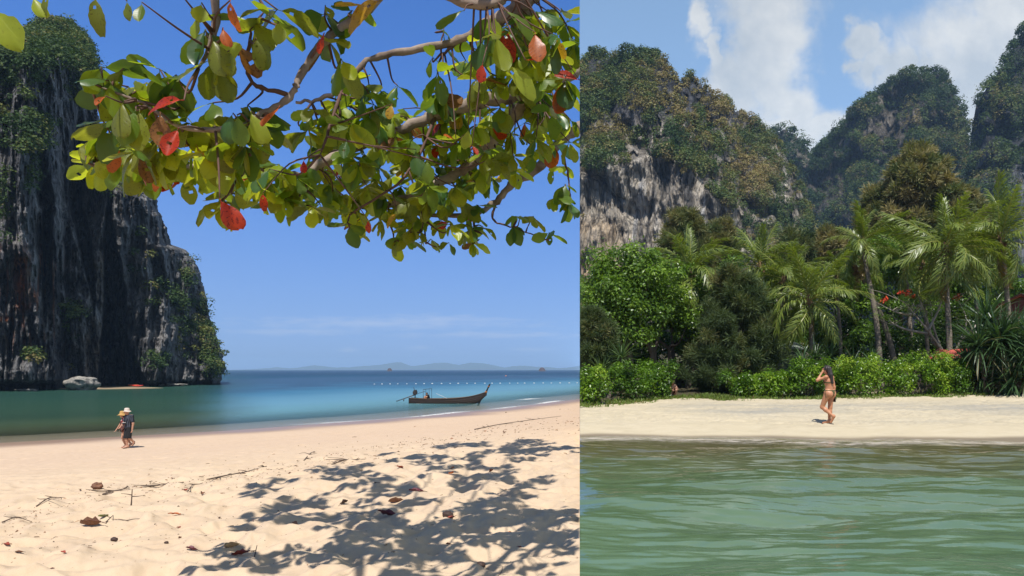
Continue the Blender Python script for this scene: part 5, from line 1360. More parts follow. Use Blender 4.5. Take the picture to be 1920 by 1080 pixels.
    # single leaves the eye goes to: px, py of the stalk, direction in the picture (degrees below right), length px, material, depth
    for (px, py, ang, Lp, m, d, face) in [(345, 188, 178, 68, 'red', 3.55, 0.8), (335, 240, 98, 62, 'red', 3.5, 0.8), (412, 372, 62, 66, 'red', 3.9, 0.9), (608, 62, 100, 44, 'red', 3.9, 0.3), (690, 412, 88, 24, 'red', 5.5, 0.8), (432, 0, 92, 48, 'orange', 3.5, 0.8), (418, 52, 70, 36, 'orange', 3.5, 0.6),
            (262, 205, 84, 84, 'olive', 3.6, 0.9), (300, 210, 80, 70, 'brown', 3.55, 0.8), (525, 198, 115, 55, 'orange', 3.7, 0.6), (445, 215, 80, 60, 'green', 3.6, 0.9), (470, 208, 75, 62, 'lime', 3.6, 0.9), (437, 212, 108, 56, 'dark', 3.6, 0.7), (232, 190, 95, 72, 'olive', 3.5, 0.8), (255, 205, 100, 70, 'green', 3.55, 0.8),
            (940, 120, 30, 78, 'lime', 4.6, 0.95), (905, 118, 95, 38, 'red', 4.6, 0.7), (1003, 60, 82, 62, 'orange', 4.6, 0.5), (985, 112, 12, 28, 'red', 4.6, 0.7), (1087, 150, 185, 48, 'red', 5.4, 0.8), (878, 242, 95, 36, 'lime', 5.0, 0.9), (885, 272, 60, 22, 'red', 5.0, 0.8), (493, 362, 80, 30, 'red', 5.0, 0.8), (715, 0, 150, 78, 'yellow', 3.9, 0.8), (690, 8, 160, 60, 'yellow', 3.95, 0.7), (610, 10, 60, 34, 'olive', 3.9, 0.7),
            (-12, 18, 48, 88, 'lime', 3.2, 0.9), (62, -6, 60, 42, 'lime', 3.3, 0.8), (92, -8, 110, 36, 'olive', 3.3, 0.7), (180, -6, 86, 62, 'olive', 3.2, 0.9), (238, 2, 80, 36, 'olive', 3.3, 0.7), (266, 4, 88, 46, 'green', 3.3, 0.5), (340, -10, 20, 44, 'olive', 3.3, 0.6), (372, 30, 95, 46, 'lime', 3.5, 0.8), (398, 70, 70, 78, 'olive', 3.5, 0.9), (378, 5, 85, 60, 'lime', 3.5, 0.8), (430, 95, 75, 55, 'olive', 3.5, 0.8), (520, 40, 70, 44, 'lime', 3.6, 0.8), (480, 70, 75, 50, 'olive', 3.6, 0.6),
            (198, 180, 120, 26, 'orange', 3.55, 0.6), (222, 272, 95, 48, 'orange', 4.6, 0.7), (300, 330, 110, 28, 'orange', 5.0, 0.7), (275, 320, 120, 26, 'orange', 5.0, 0.7), (650, 262, 90, 40, 'dark', 4.9, 0.9), (640, 120, 90, 62, 'green', 4.9, 0.8), (905, 75, 100, 56, 'dark', 4.6, 0.9), (870, 20, 160, 60, 'green', 4.5, 0.8), (1000, 20, 20, 60, 'dark', 4.5, 0.8), (945, 20, 25, 66, 'green', 4.5, 0.8), (735, 195, 100, 30, 'yellow', 5.1, 0.8), (570, 300, 95, 26, 'red', 4.9, 0.6), (855, 262, 190, 24, 'orange', 5.4, 0.7), (745, 400, 140, 30, 'yellow', 6.0, 0.5), (780, 280, 85, 50, 'dark', 5.0, 0.9), (800, 300, 80, 42, 'green', 5.0, 0.8)]:
        d = d * (0.91 if m in ('red', 'orange', 'yellow') else 0.97)
        P = at(px, py, d); a = math.radians(ang)
        D = np.array([math.cos(a), -0.25 + 0.1 * rng.normal(), -math.sin(a)])
        N = np.array([0.25 * rng.normal(), -face, math.sqrt(max(0, 1 - face ** 2)) + 0.1])
        L = Lp / F * d
        leaves.append((P, basis(D, N), L, int(rng.integers(6)), m, 1e3, 1))
        i = np.argmin(((allb - P) ** 2).sum(1)); S = allb[i]
        v, q, t3 = tube(spline([S, (S + P) / 2 + 0.02 * rng.normal(size=3), P], 9), np.linspace(0.008, 0.003, 9), 5); TW.add(v, q, t3)
    order = sorted(range(len(leaves)), key=lambda i: -leaves[i][5])
    rest = {}
    cnt = 0
    for i in order:
        P, B, L, k, m, s, sp = leaves[i]
        V0, Fs = LEAFS[k]
        W = (V0 * L) @ B.T + P
        if W[:, 0].min() > -0.01: continue
        if cnt < 298:
            cnt += 1
            if W[:, 0].max() > 0:
                v, fs, _ = clip(W, Fs, -1)
                Minv = (v - P) @ B / L
                o = link('leaf', mesh_data('leaf', Minv, fs, AL[m], True), root)
            else: o = link('leaf', leaf_mesh(k, m), root)
            o.matrix_local = Matrix(np.vstack([np.c_[B * L, P - base], [0, 0, 0, 1]]).tolist())
        else:
            r = rest.setdefault(m, Acc()); v, fs, _ = clip(W, Fs, -1)
            if len(v): r.add(v, fs[0], fs[1])
    V = []; Q = []; T = []; mi_q = []; mi_t = []; n0 = 0; mats = []
    for mi, (m, r) in enumerate(rest.items()):
        v, (q, t), _ = r.arrays(); V.append(v); Q.append(q + n0); T.append(t + n0); mi_q += [mi] * len(q); mi_t += [mi] * len(t); n0 += len(v); mats.append(AL[m])
    if V:
        o = mk('leaf_mass', np.concatenate(V) - base, [np.concatenate(Q), np.concatenate(T)], mats, root, True, None, mi_q + mi_t); o['kind'] = 'stuff'
    v, fs, _ = TW.arrays(); v, fs, _ = clip(v, fs, -1)
    o = mk('twigs', v - base, fs, M_TWIG, root, True); o['kind'] = 'stuff'
    # crown above the picture, throwing the dappled shade
    nc = 1900
    y = 2.6 + 11.6 * rng.random(nc) ** 0.8
    xl = np.interp(y, [2.6, 5.4, 7.5, 10, 14], [-3.3, -4.0, -5.4, -5.4, -3.6]); xr = -0.16 - 0 * y
    x = xl + (xr - xl) * rng.random(nc)
    z = 0.56 * y + 0.55 + 1.5 * rng.random(nc)
    dens = gnoise(np.stack([x * 1.05, y * 0.8, 0 * x + 8], -1)); keep = (dens > -0.02) & (gnoise(np.stack([x * 2.3, y * 1.7, 0 * x + 18], -1)) > -0.16) & ((y > 5.2) | (rng.random(nc) < 0.6))
    C = np.stack([x, y, z], -1)[keep]
    nl = 11
    Pp = np.repeat(C, nl, 0); a = rng.random(len(Pp)) * 6.283; e = np.radians(rng.uniform(-10, 60, len(Pp)))
    D = np.stack([np.cos(a) * np.cos(e), np.sin(a) * np.cos(e), -np.sin(e)], -1)
    N = np.array([0, 0, 1.0]) + 0.4 * rng.normal(size=(len(Pp), 3))
    L = rng.uniform(0.15, 0.25, len(Pp))
    D = norm(D); S = norm(np.cross(D, N))
    prof = [(0.0, 0.01), (0.12, 0.02), (0.4, 0.20), (0.7, 0.29), (0.92, 0.17), (1.0, 0.02)]
    Vs = []
    for (t, w) in prof:
        Vs += [Pp + D * (L * t)[:, None] - S * (L * w)[:, None], Pp + D * (L * t)[:, None] + S * (L * w)[:, None]]
    Vv = np.stack(Vs, 1); idx = np.arange(len(Pp))[:, None, None] * 12 + np.arange(5)[None, :, None] * 2
    Qq = (idx + np.array([0, 1, 3, 2])).reshape(-1, 4)
    v, fs = Vv.reshape(-1, 3), [Qq]
    o = mk('upper_foliage', v - base, fs, AL['olive'], root, True); o['kind'] = 'stuff'
    TU = Acc()
    tips = np.concatenate(BR[-4:])
    for c in C[::10]:
        S = tips[np.argmin(((tips - c) ** 2).sum(1))]
        v, q, t3 = tube(spline([S, (S + c) / 2 + 0.1 * rng.normal(size=3), c], 7), np.linspace(0.009, 0.004, 7), 4); TU.add(v, q, t3)
    v, fs, _ = TU.arrays(); v, fs, _ = clip(v, fs, -1)
    o = mk('upper_twigs', v - base, fs, M_TWIG, root, True); o['kind'] = 'stuff'
almond_tree()
# ------------------------------------------------------------------ people
def cap_(a, b, ra, rb):
    a = np.array(a, float); b = np.array(b, float); ab = b - a; L2 = ab @ ab + 1e-9
    def f(p):
        t = np.clip(((p - a) @ ab) / L2, 0, 1)
        return np.linalg.norm(p - a - t[:, None] * ab, axis=1) - (ra + (rb - ra) * t)
    return f
def ell_(c, r, ax=(1, 0)):
    """ellipsoid with radii r along (side ax, its normal, z)"""
    c = np.array(c, float); sx = np.array([ax[0], ax[1], 0]); sy = np.array([-ax[1], ax[0], 0]); r = np.array(r, float)
    def f(p):
        q = p - c; q = np.stack([q @ sx, q @ sy, q[:, 2]], -1) / r
        k = np.linalg.norm(q, axis=1); return (k - 1) * r.min()
    return f
def smin(fs, k):
    def f(p):
        d = fs[0](p)
        for g in fs[1:]:
            e = g(p); h = np.clip(0.5 + 0.5 * (d - e) / k, 0, 1)
            d = d * (1 - h) + e * h - k * h * (1 - h)
        return d
    return f
def hand_prims(w, d, n, curl=0.3, s=1.0):
    """palm and five fingers from wrist w along d, palm normal n"""
    w = np.array(w, float); d = norm(d); n = norm(np.array(n, float) - d * (np.array(n) @ d)); x = np.cross(d, n)
    out = [cap_(w, w + d * 0.045 * s, 0.022 * s, 0.026 * s), cap_(w + d * 0.03 * s - x * 0.014 * s, w + d * 0.075 * s - x * 0.02 * s, 0.018 * s, 0.015 * s), cap_(w + d * 0.03 * s + x * 0.014 * s, w + d * 0.075 * s + x * 0.02 * s, 0.018 * s, 0.015 * s)]
    for k, L in enumerate((0.066, 0.078, 0.072, 0.056)):
        b = w + (d * 0.078 + x * (k - 1.5) * 0.020) * s
        m = b + (d * math.cos(curl) + n * math.sin(curl)) * L * 0.55 * s
        e = m + (d * math.cos(curl * 2.2) + n * math.sin(curl * 2.2)) * L * 0.45 * s
        out += [cap_(b, m, 0.0095 * s, 0.009 * s), cap_(m, e, 0.009 * s, 0.008 * s)]
    b = w + (d * 0.025 - x * 0.026) * s; m = b + norm(d * 0.6 - x * 0.7 + n * 0.3) * 0.038 * s
    out += [cap_(b, m, 0.012 * s, 0.010 * s), cap_(m, m + norm(d - x * 0.2 + n * 0.3) * 0.028 * s, 0.010 * s, 0.009 * s)]
    return out
def body_prims(J, f, fem=True):
    f = norm(np.array([f[0], f[1], 0.0])); r = np.array([f[1], -f[0], 0.0])
    c = {k: np.array(v, float) for k, v in J.items()}
    pel = (c['hipL'] + c['hipR']) / 2; chest = c['chest']; waist = (pel + chest) / 2 + np.array([0, 0, -0.01])
    ax = (r[0], r[1]); P = []
    hw = 0.175 if fem else 0.155
    P += [ell_(pel + [0, 0, 0.02], (hw, 0.115, 0.12), ax), cap_(pel, waist, 0.115, 0.10 if fem else 0.125), cap_(waist, chest, 0.10 if fem else 0.125, 0.115 if fem else 0.13), ell_(chest, (0.135 if fem else 0.165, 0.10 if fem else 0.115, 0.155), ax)]
    if fem:
        for s in (-1, 1): P += [ell_(pel - f * 0.065 + r * s * 0.075 - [0, 0, 0.025], (0.096, 0.092, 0.105), ax), ell_(chest + f * 0.085 + r * s * 0.065 - [0, 0, 0.02], (0.06, 0.05, 0.06), ax)]
    sr = 0.047 if fem else 0.057
    P += [cap_(c['shL'], c['shR'], sr, sr), cap_(c['neck'] - [0, 0, 0.05], c['head'] - [0, 0, 0.06], 0.055, 0.047)]
    hd = norm(np.array([*J.get('look', tuple(f[:2])), 0.0])); hax = (hd[1], -hd[0])
    h = c['head']
    P += [ell_(h + [0, 0, 0.01], (0.074, 0.094, 0.108), hax), ell_(h + hd * 0.03 - [0, 0, 0.06], (0.052, 0.058, 0.058), hax)]
    hr = np.array([hd[1], -hd[0], 0])
    F1 = [cap_(h + hd * 0.088 + [0, 0, 0.012], h + hd * 0.104 - [0, 0, 0.022], 0.011, 0.016), ell_(h + hr * 0.076 - [0, 0, 0.01], (0.012, 0.022, 0.032), hax), ell_(h - hr * 0.076 - [0, 0, 0.01], (0.012, 0.022, 0.032), hax),
          cap_(h + hd * 0.082 + hr * 0.02 - [0, 0, 0.052], h + hd * 0.082 - hr * 0.02 - [0, 0, 0.052], 0.010, 0.010), cap_(h + hd * 0.083 + hr * 0.045 + [0, 0, 0.03], h + hd * 0.083 - hr * 0.045 + [0, 0, 0.03], 0.011, 0.011)]
    th = (0.100, 0.060) if fem else (0.085, 0.060); ca = (0.058, 0.035) if fem else (0.056, 0.038)
    ua = (0.043, 0.036) if fem else (0.052, 0.042); fa = (0.037, 0.025) if fem else (0.043, 0.029)
    for s in 'LR':
        P += [cap_(c['hip' + s], c['kn' + s], *th), cap_(c['kn' + s], c['kn' + s] * 0.68 + c['an' + s] * 0.32, th[1] - 0.004, ca[0]), cap_(c['kn' + s] * 0.68 + c['an' + s] * 0.32, c['an' + s], *ca), cap_(c['an' + s] - (c['toe' + s] - c['an' + s]) * 0.22 - [0, 0, 0.02], c['toe' + s], 0.036, 0.022), cap_(c['an' + s], c['toe' + s], 0.036, 0.026)]
        P += [cap_(c['sh' + s], c['el' + s], *ua), cap_(c['el' + s], c['wr' + s], *fa)]
        F1 += hand_prims(c['wr' + s], c['wr' + s] - c['el' + s] if 'hd' + s not in c else c['hd' + s] - c['wr' + s], J.get('pn' + s, tuple(f)), J.get('curl' + s, 0.35))
    big = smin(P, 0.035); return (lambda p: np.minimum(smin([big] + F1[:5], 0.012)(p), smin([big] + F1[5:], 0.009)(p))), P, c, f, r
def mat_skin(name, c):
    m, b, out = mat_new(name)
    n = b.noise(b.obj(), 14, 4, 0.6)
    col = b.mix(n, tuple(x * 0.88 for x in c), tuple(x * 1.1 for x in c))
    p = b.node('ShaderNodeBsdfPrincipled'); b.set(p.inputs['Base Color'], col); p.inputs['Roughness'].default_value = 0.5
    p.inputs['Subsurface Weight'].default_value = 0.12; p.inputs['Subsurface Radius'].default_value = (0.02, 0.008, 0.004)
    b.L.new(p.outputs[0], out.inputs[0]); return m
M_SKIN_TAN = mat_skin('tanned_skin', (0.50, 0.225, 0.11)); M_SKIN = mat_skin('fair_skin', (0.46, 0.24, 0.15))
M_HAIR = mat_plain('dark_hair', (0.035, 0.022, 0.016), (0.015, 0.010, 0.008), 30, 0.5, 0.5, 0.004, 0.5, (1, 1, 0.15))
M_OLIVE = mat_plain('olive_fabric', (0.09, 0.085, 0.025), (0.06, 0.055, 0.018), 30, 0.8)
M_BLACK = mat_plain('black_fabric', (0.014, 0.014, 0.016), (0.008, 0.008, 0.009), 30, 0.85)
M_DEVICE = mat_plain('black_device', (0.02, 0.02, 0.022), (0.012, 0.012, 0.013), 30, 0.35, 0.02)
M_STRAW = mat_plain('straw_hat', (0.50, 0.30, 0.10), (0.38, 0.21, 0.06), 60, 0.8, 0.3, 0.004)
M_CREAM = mat_plain('cream_hat', (0.62, 0.52, 0.44), (0.50, 0.42, 0.35), 40, 0.85)
M_SILVER = mat_plain('camera_silver', (0.6, 0.6, 0.6), (0.5, 0.5, 0.5), 20, 0.35)
def mat_floral():
    m, b, out = mat_new('floral_cotton'); v = b.node('ShaderNodeTexVoronoi'); v.inputs['Scale'].default_value = 22; b.L.new(b.obj(), v.inputs['Vector'])
    sep = b.node('ShaderNodeSeparateColor'); b.L.new(v.outputs['Color'], sep.inputs[0])
    c = b.ramp(sep.outputs[0], [(0.0, (0.05, 0.02, 0.02)), (0.3, (0.22, 0.03, 0.035)), (0.55, (0.04, 0.035, 0.04)), (0.72, (0.55, 0.42, 0.34)), (0.9, (0.35, 0.10, 0.06))], 'CONSTANT')
    b.L.new(b.pbsdf(c, 0.85, None, 0.2), out.inputs[0]); return m
def mat_stripe():
    m, b, out = mat_new('striped_shirt'); sep = b.node('ShaderNodeSeparateXYZ'); b.L.new(b.obj(), sep.inputs[0])
    s = b.math('GREATER_THAN', b.math('SINE', b.math('MULTIPLY', sep.outputs[0], 95.0)), 0.72)
    c = b.mix(s, (0.020, 0.024, 0.034), (0.12, 0.13, 0.16)); b.L.new(b.pbsdf(c, 0.85, b.bump(b.noise(b.obj(), 9, 4), 0.4, 0.02), 0.2), out.inputs[0]); return m
M_FLORAL = mat_floral(); M_STRIPE = mat_stripe()
def sm(name, f, lo, hi, h, mat, root): 
    v, q = sdf_mesh(f, lo, hi, h); o = mk(name, v, q, mat, root, True); return o
def inter(f, *g): return lambda p: np.maximum.reduce([f(p)] + [k(p) for k in g])
def zband(a, b): return lambda p: np.maximum(a - p[:, 2], p[:, 2] - b)
def infl(f, e): return lambda p: f(p) - e

def person_bay():
    d = 19.75; px = 1553.5; x = (px - 1087) / F * d; base = np.array((x, d, gz(x, d)))
    root = thing('person', 'woman in an olive bikini walking left on the sand, hand raised to her hair', 'person', base)
    f = (-0.62, 0.78)
    J = dict(hipL=(-.046, -.053, .88), hipR=(.086, .053, .88), chest=(.012, 0, 1.22), neck=(.01, 0, 1.38), head=(-.045, .02, 1.545), shL=(-.11, -.10, 1.345), shR=(.14, .10, 1.335),
             elL=(-.33, -.03, 1.25), wrL=(-.175, .03, 1.47), hdL=(-.12, .05, 1.54), elR=(.195, .09, 1.05), wrR=(.19, .06, .815), hdR=(.185, .05, .73), pnR=(-.7, .3, 0), curlR=0.6, curlL=0.7,
             knL=(-.165, .05, .485), anL=(.10, -.12, .225), toeL=(.045, -.06, .055), knR=(.07, .06, .48), anR=(.035, .045, .085), toeR=(-.105, .14, .024), look=(-0.9, 0.45))
    S, P, c, ff, r = body_prims(J, f, True)
    lo, hi = (-.45, -.32, -.02), (.36, .34, 1.72)
    sm('body', S, lo, hi, 0.0105, M_SKIN_TAN, root)
    hair = smin([ell_((-.04, .01, 1.575), (.088, .105, .105), (.45, .9)), cap_((-.01, -.03, 1.57), (.03, -.075, 1.40), .078, .068), cap_((.03, -.075, 1.40), (.065, -.105, 1.17), .066, .036), cap_((.0, -.06, 1.45), (.03, -.10, 1.22), .05, .025)], 0.03)
    wob = lambda p: hair(p) + 0.006 * np.sin(p[:, 0] * 160 + p[:, 2] * 12)
    cut = lambda p: -ell_((-.115, .055, 1.53), (.075, .07, .12), (.45, .9))(p)
    sm('hair', inter(wob, cut), (-.2, -.25, 1.1), (.2, .2, 1.74), 0.011, M_HAIR, root)
    sm('bikini_top', inter(infl(S, 0.007), lambda p: np.maximum(np.abs(p[:, 2] - 1.185 - 0.35 * np.maximum(0, (p @ ff) - 0.05) * 0) - 0.016 - 0.05 * sstep(0.04, 0.10, p @ ff), np.abs((p - c['chest']) @ r) - 0.16)), (-.25, -.2, 1.08), (.25, .25, 1.28), 0.0085, M_OLIVE, root)
    pel = np.array([.02, 0, .9])
    def brief(p):
        q = p - pel; lat = np.abs(q @ r); z = q[:, 2]
        tri = lat - np.clip(0.085 * (z + 0.10) / 0.17, 0.012, 0.10)
        back = np.maximum(np.maximum(tri, z - 0.068), -0.16 - z)
        string = np.abs(z - 0.062) - 0.010
        return np.minimum(back, string)
    sm('bikini_bottom', inter(infl(S, 0.007), brief, lambda p: -0.2 + 0 * p[:, 0], lambda p: np.abs((p - pel) @ r) - 0.20), (-.22, -.2, .70), (.26, .22, 1.0), 0.0085, M_OLIVE, root)
    v, q, t3 = tube(spline([(-.125, -.10, .965), (-.135, -.115, .90), (-.125, -.11, .82), (-.11, -.12, .75)], 10), 0.008, 6); mk('tie_string', v, [q, t3], M_OLIVE, root, True)
    v, q = box((.185, .035, .70), (.016, .075, .145), 0.5); mk('phone', v, q, M_DEVICE, root)
person_bay()

def person_hat(root, c, look, mat, rb, rc, h, droop):
    n = 28; th = np.linspace(0, 2 * np.pi, n); prof = [(0.0, h), (rc * 0.55, h * 0.98), (rc * 0.9, h * 0.86), (rc, h * 0.45), (rc * 1.02, 0.0), (rb * 0.75, -droop * 0.45), (rb, -droop), (rb * 0.99, -droop - 0.008), (rc * 1.0, -0.012)]
    V = np.array([[r_ * math.cos(t), r_ * math.sin(t), z + (0.014 * math.sin(3 * t) if r_ > rc * 1.1 else 0)] for (r_, z) in prof for t in th]) + np.array(c)
    mk('hat', V, grid_faces(len(prof), n)[:, ::-1], mat, root, True)

def couple():
    d = 30.0
    def bp(px):
        x = (px - 1087) / F * d; return np.array((x, d, float(sand_z(np.array([x]), np.array([d]))[0])))
    # man
    base = bp(239.5); root = thing('person', 'man in a cream bucket hat, dark striped shirt and black shorts walking along the shore', 'person', base)
    f = (-0.55, -0.83)
    J = dict(hipL=(.10, -.04, .90), hipR=(-.04, .04, .90), chest=(.07, 0, 1.27), neck=(.06, -.01, 1.45), head=(.005, -.06, 1.585), shR=(-.10, .09, 1.40), shL=(.23, -.09, 1.40), elR=(-.19, .02, 1.10), wrR=(-.27, -.10, .90), hdR=(-.30, -.16, .84), elL=(.285, -.08, 1.08), wrL=(.265, -.11, .82), curlR=0.9,
             knR=(-.05, -.05, .47), anR=(.01, -.02, .085), toeR=(-.10, -.12, .03), knL=(.10, -.07, .47), anL=(.20, .10, .25), toeL=(.155, .05, .10), look=(-0.85, -0.53))
    S, P, c, ff, r = body_prims(J, f, False)
    sm('body', S, (-.45, -.35, -.02), (.42, .30, 1.76), 0.0115, M_SKIN, root)
    tor = smin(P[:4] + [P[4]], 0.05)
    sl = smin([cap_(c['sh' + s], c['sh' + s] * 0.3 + c['el' + s] * 0.7, .068, .070) for s in 'LR'], 0.02)
    fold = lambda p: 0.006 * np.sin(p[:, 0] * 40 + p[:, 2] * 25) * sstep(1.3, 0.9, p[:, 2])
    shirt = smin([infl(tor, 0.024), sl], 0.03)
    sm('shirt', inter(lambda p: shirt(p) + fold(p), zband(.86, 1.455)), (-.4, -.3, .82), (.42, .3, 1.5), 0.0125, M_STRIPE, root)
    sh = smin([cap_(c['hip' + s], c['kn' + s] + np.array([0, 0, -.02]), .112, .092) for s in 'LR'] + [ell_((.03, 0, .92), (.175, .135, .12), (r[0], r[1]))], 0.03)
    sm('shorts', inter(sh, zband(.43, .93)), (-.3, -.3, .4), (.35, .25, .97), 0.0125, M_BLACK, root)
    person_hat(root, (.005, -.06, 1.635), None, M_CREAM, 0.165, 0.098, 0.115, 0.045)
    v, q = box((-.02, -.19, 1.09), (.12, .06, .08), -0.5); cm = mk('camera', v, q, M_DEVICE, root)
    v, q = box((-.02, -.195, 1.125), (.122, .062, .022), -0.5); mk('camera_top', v, q, M_SILVER, cm)
    v, q, t3 = tube(np.array([(-.04, -.21, 1.085), (-.055, -.26, 1.082)]), 0.03, 12); mk('lens', v, [q, t3], M_DEVICE, cm, True)
    v, q, t3 = tube(spline([(-.02, -.17, 1.12), (-.02, -.15, 1.33), (.06, -.02, 1.48), (.12, -.14, 1.34), (.02, -.18, 1.12)], 24), 0.009, 6); mk('camera_strap', v, [q, t3], M_BLACK, cm, True)
    v, q = box((-.305, -.17, .80), (.02, .075, .14), 0.3); mk('phone', v, q, M_DEVICE, root)
    for (a, b_) in (((.04, 0.0, .012), (-.13, -.145, .012)), ((.235, .125, .20), (.145, .03, .06))):
        v, q, t3 = tube(spline([a, ((np.array(a) + b_) / 2), b_], 8), [.03, .042, .045, .046, .05, .05, .042, .02], 8)
        ax = norm(np.array(b_) - a); up = np.array([0, 0, 1.0]); up = norm(up - ax * (up @ ax)); v = v - np.outer((v - np.array(a)) @ up, up) * 0.75
        mk('flip_flop', v, [q, t3], M_DEVICE, root, True)
    # woman
    base = bp(231); base[1] += 0.25; base[2] = float(sand_z(base[0:1], base[1:2])[0])
    root = thing('person', 'woman in a straw hat and floral shirt walking beside the man', 'person', base)
    f = (-0.75, -0.66)
    o = np.array([0.18, 0, 0])
    J = dict(hipL=(-.05, -.06, .84), hipR=(-.14, .05, .84), chest=(-.10, 0, 1.16), neck=(-.12, -.01, 1.32), head=(-.17, -.05, 1.445), shL=(-.01, -.12, 1.28), shR=(-.22, .11, 1.28), elR=(-.33, .06, 1.02), wrR=(-.425, -.04, .80), elL=(.03, -.14, 1.02), wrL=(-.06, -.22, .82),
             knR=(-.16, -.04, .45), anR=(-.06, .02, .08), toeR=(-.17, -.07, .025), knL=(-.02, -.02, .45), anL=(.10, .10, .16), toeL=(.04, .05, .04), look=(-0.9, -0.4))
    S, P, c, ff, r = body_prims(J, f, True)
    sm('body', S, (-.60, -.38, -.02), (.25, .32, 1.62), 0.0115, M_SKIN, root)
    tor = smin(P[:8] + [P[8]], 0.05)
    sl = smin([cap_(c['sh' + s], c['sh' + s] * 0.3 + c['el' + s] * 0.7, .060, .066) for s in 'LR'], 0.02)
    skirt = smin([cap_(c['hip' + s], c['hip' + s] * 0.62 + c['kn' + s] * 0.38, .115, .125) for s in 'LR'], 0.05)
    shirt = smin([infl(tor, 0.022), sl, skirt], 0.03)
    sm('floral_shirt', inter(lambda p: shirt(p) + 0.006 * np.sin(p[:, 0] * 45 + p[:, 2] * 20) * sstep(1.2, .8, p[:, 2]), zband(.70, 1.335)), (-.5, -.35, .66), (.2, .3, 1.4), 0.0125, M_FLORAL, root)
    hair = smin([ell_((-.155, -.04, 1.46), (.085, .10, .10), (.4, -.9)), cap_((-.12, -.02, 1.45), (-.07, .0, 1.24), .065, .05), cap_((-.10, -.08, 1.43), (-.05, -.12, 1.26), .04, .035)], 0.03)
    cut = lambda p: -ell_((-.24, -.085, 1.42), (.075, .07, .11), (.4, -.9))(p)
    sm('hair', inter(hair, cut), (-.3, -.2, 1.15), (.05, .12, 1.6), 0.012, M_HAIR, root)
    person_hat(root, (-.17, -.05, 1.495), None, M_STRAW, 0.20, 0.10, 0.115, 0.075)
    v, q = box((-.10, -.24, .76), (.075, .05, .10), 0.4); mk('pouch', v, q, M_DEVICE, root)
couple()

def crouched(label, base, f, skin, top, bottom, h=0.016, hat=None):
    """a person sitting with drawn-up knees, leaning forward"""
    root = thing('person', label, 'person', base)
    f = norm(np.array([*f, 0.0])); r = np.array([f[1], -f[0], 0])
    def q(a, b, z): return tuple(f * a + r * b + np.array([0, 0, z]))
    J = dict(hipL=q(0, -.09, .14), hipR=q(0, .09, .14), chest=q(.10, 0, .46), neck=q(.16, 0, .63), head=q(.24, 0, .75), shL=q(.14, -.17, .57), shR=q(.14, .17, .57), elL=q(.32, -.22, .40), elR=q(.32, .22, .40), wrL=q(.48, -.10, .36), wrR=q(.48, .10, .36),
             knL=q(.38, -.14, .46), knR=q(.38, .14, .46), anL=q(.36, -.12, .09), anR=q(.36, .12, .09), toeL=q(.52, -.13, .03), toeR=q(.52, .13, .03), look=tuple(f[:2]))
    S, P, c, ff, r_ = body_prims(J, tuple(f[:2]), False)
    lo, hi = (-.75, -.75, -.03), (.75, .75, .95)
    sm('body', S, lo, hi, h, skin, root)
    sl = smin([cap_(c['sh' + s], c['sh' + s] * 0.4 + c['el' + s] * 0.6, .066, .066) for s in 'LR'], .02)
    if top: sm('shirt', smin([infl(smin(P[1:5], .05), .02), sl], .03), lo, hi, h, top, root)
    if bottom: sm('shorts', smin([cap_(c['hip' + s], c['hip' + s] * .2 + c['kn' + s] * .8, .11, .085) for s in 'LR'] + [infl(P[0], .02)], .03), lo, hi, h, bottom, root)
    hair = ell_(c['head'] + [0, 0, .03] - f * .015, (.085, .10, .095), (r[0], r[1])); cut = lambda p: -ell_(c['head'] + f * .09 - [0, 0, .03], (.075, .07, .10), (r[0], r[1]))(p)
    sm('hair', inter(hair, cut), tuple(c['head'] - .2), tuple(c['head'] + .2), .012, M_HAIR, root)
    return root
b_ = ground_at(1258, 30.0); _s = crouched('person sitting in the shade under the trees at the edge of the sand', b_, (0.2, -1), M_SKIN, None, M_FLORAL); _s.scale = (0.9, 0.9, 0.9)
# ------------------------------------------------------------------ long-tail boat and small things on the sea
M_HULL = mat_plain('tarred_planks', (0.034, 0.020, 0.013), (0.012, 0.009, 0.007), 3.0, 0.75, 0.4, 0.02, 0.3, (0.4, 3, 3))
M_RAIL = mat_plain('worn_rail', (0.15, 0.095, 0.06), (0.07, 0.045, 0.03), 4.0, 0.8, 0.3, 0.01)
M_DECK = mat_plain('deck_boards', (0.20, 0.145, 0.10), (0.10, 0.07, 0.05), 5.0, 0.8, 0.3, 0.01)
M_IRON = mat_plain('engine_iron', (0.025, 0.025, 0.027), (0.05, 0.035, 0.025), 8.0, 0.55, 0.3, 0.01)
M_RUST = mat_plain('prop_shaft', (0.10, 0.085, 0.075), (0.06, 0.04, 0.03), 8.0, 0.5)
M_CLOTHC = mat_plain('prow_ribbon', (0.42, 0.16, 0.03), (0.30, 0.08, 0.02), 12.0, 0.8)
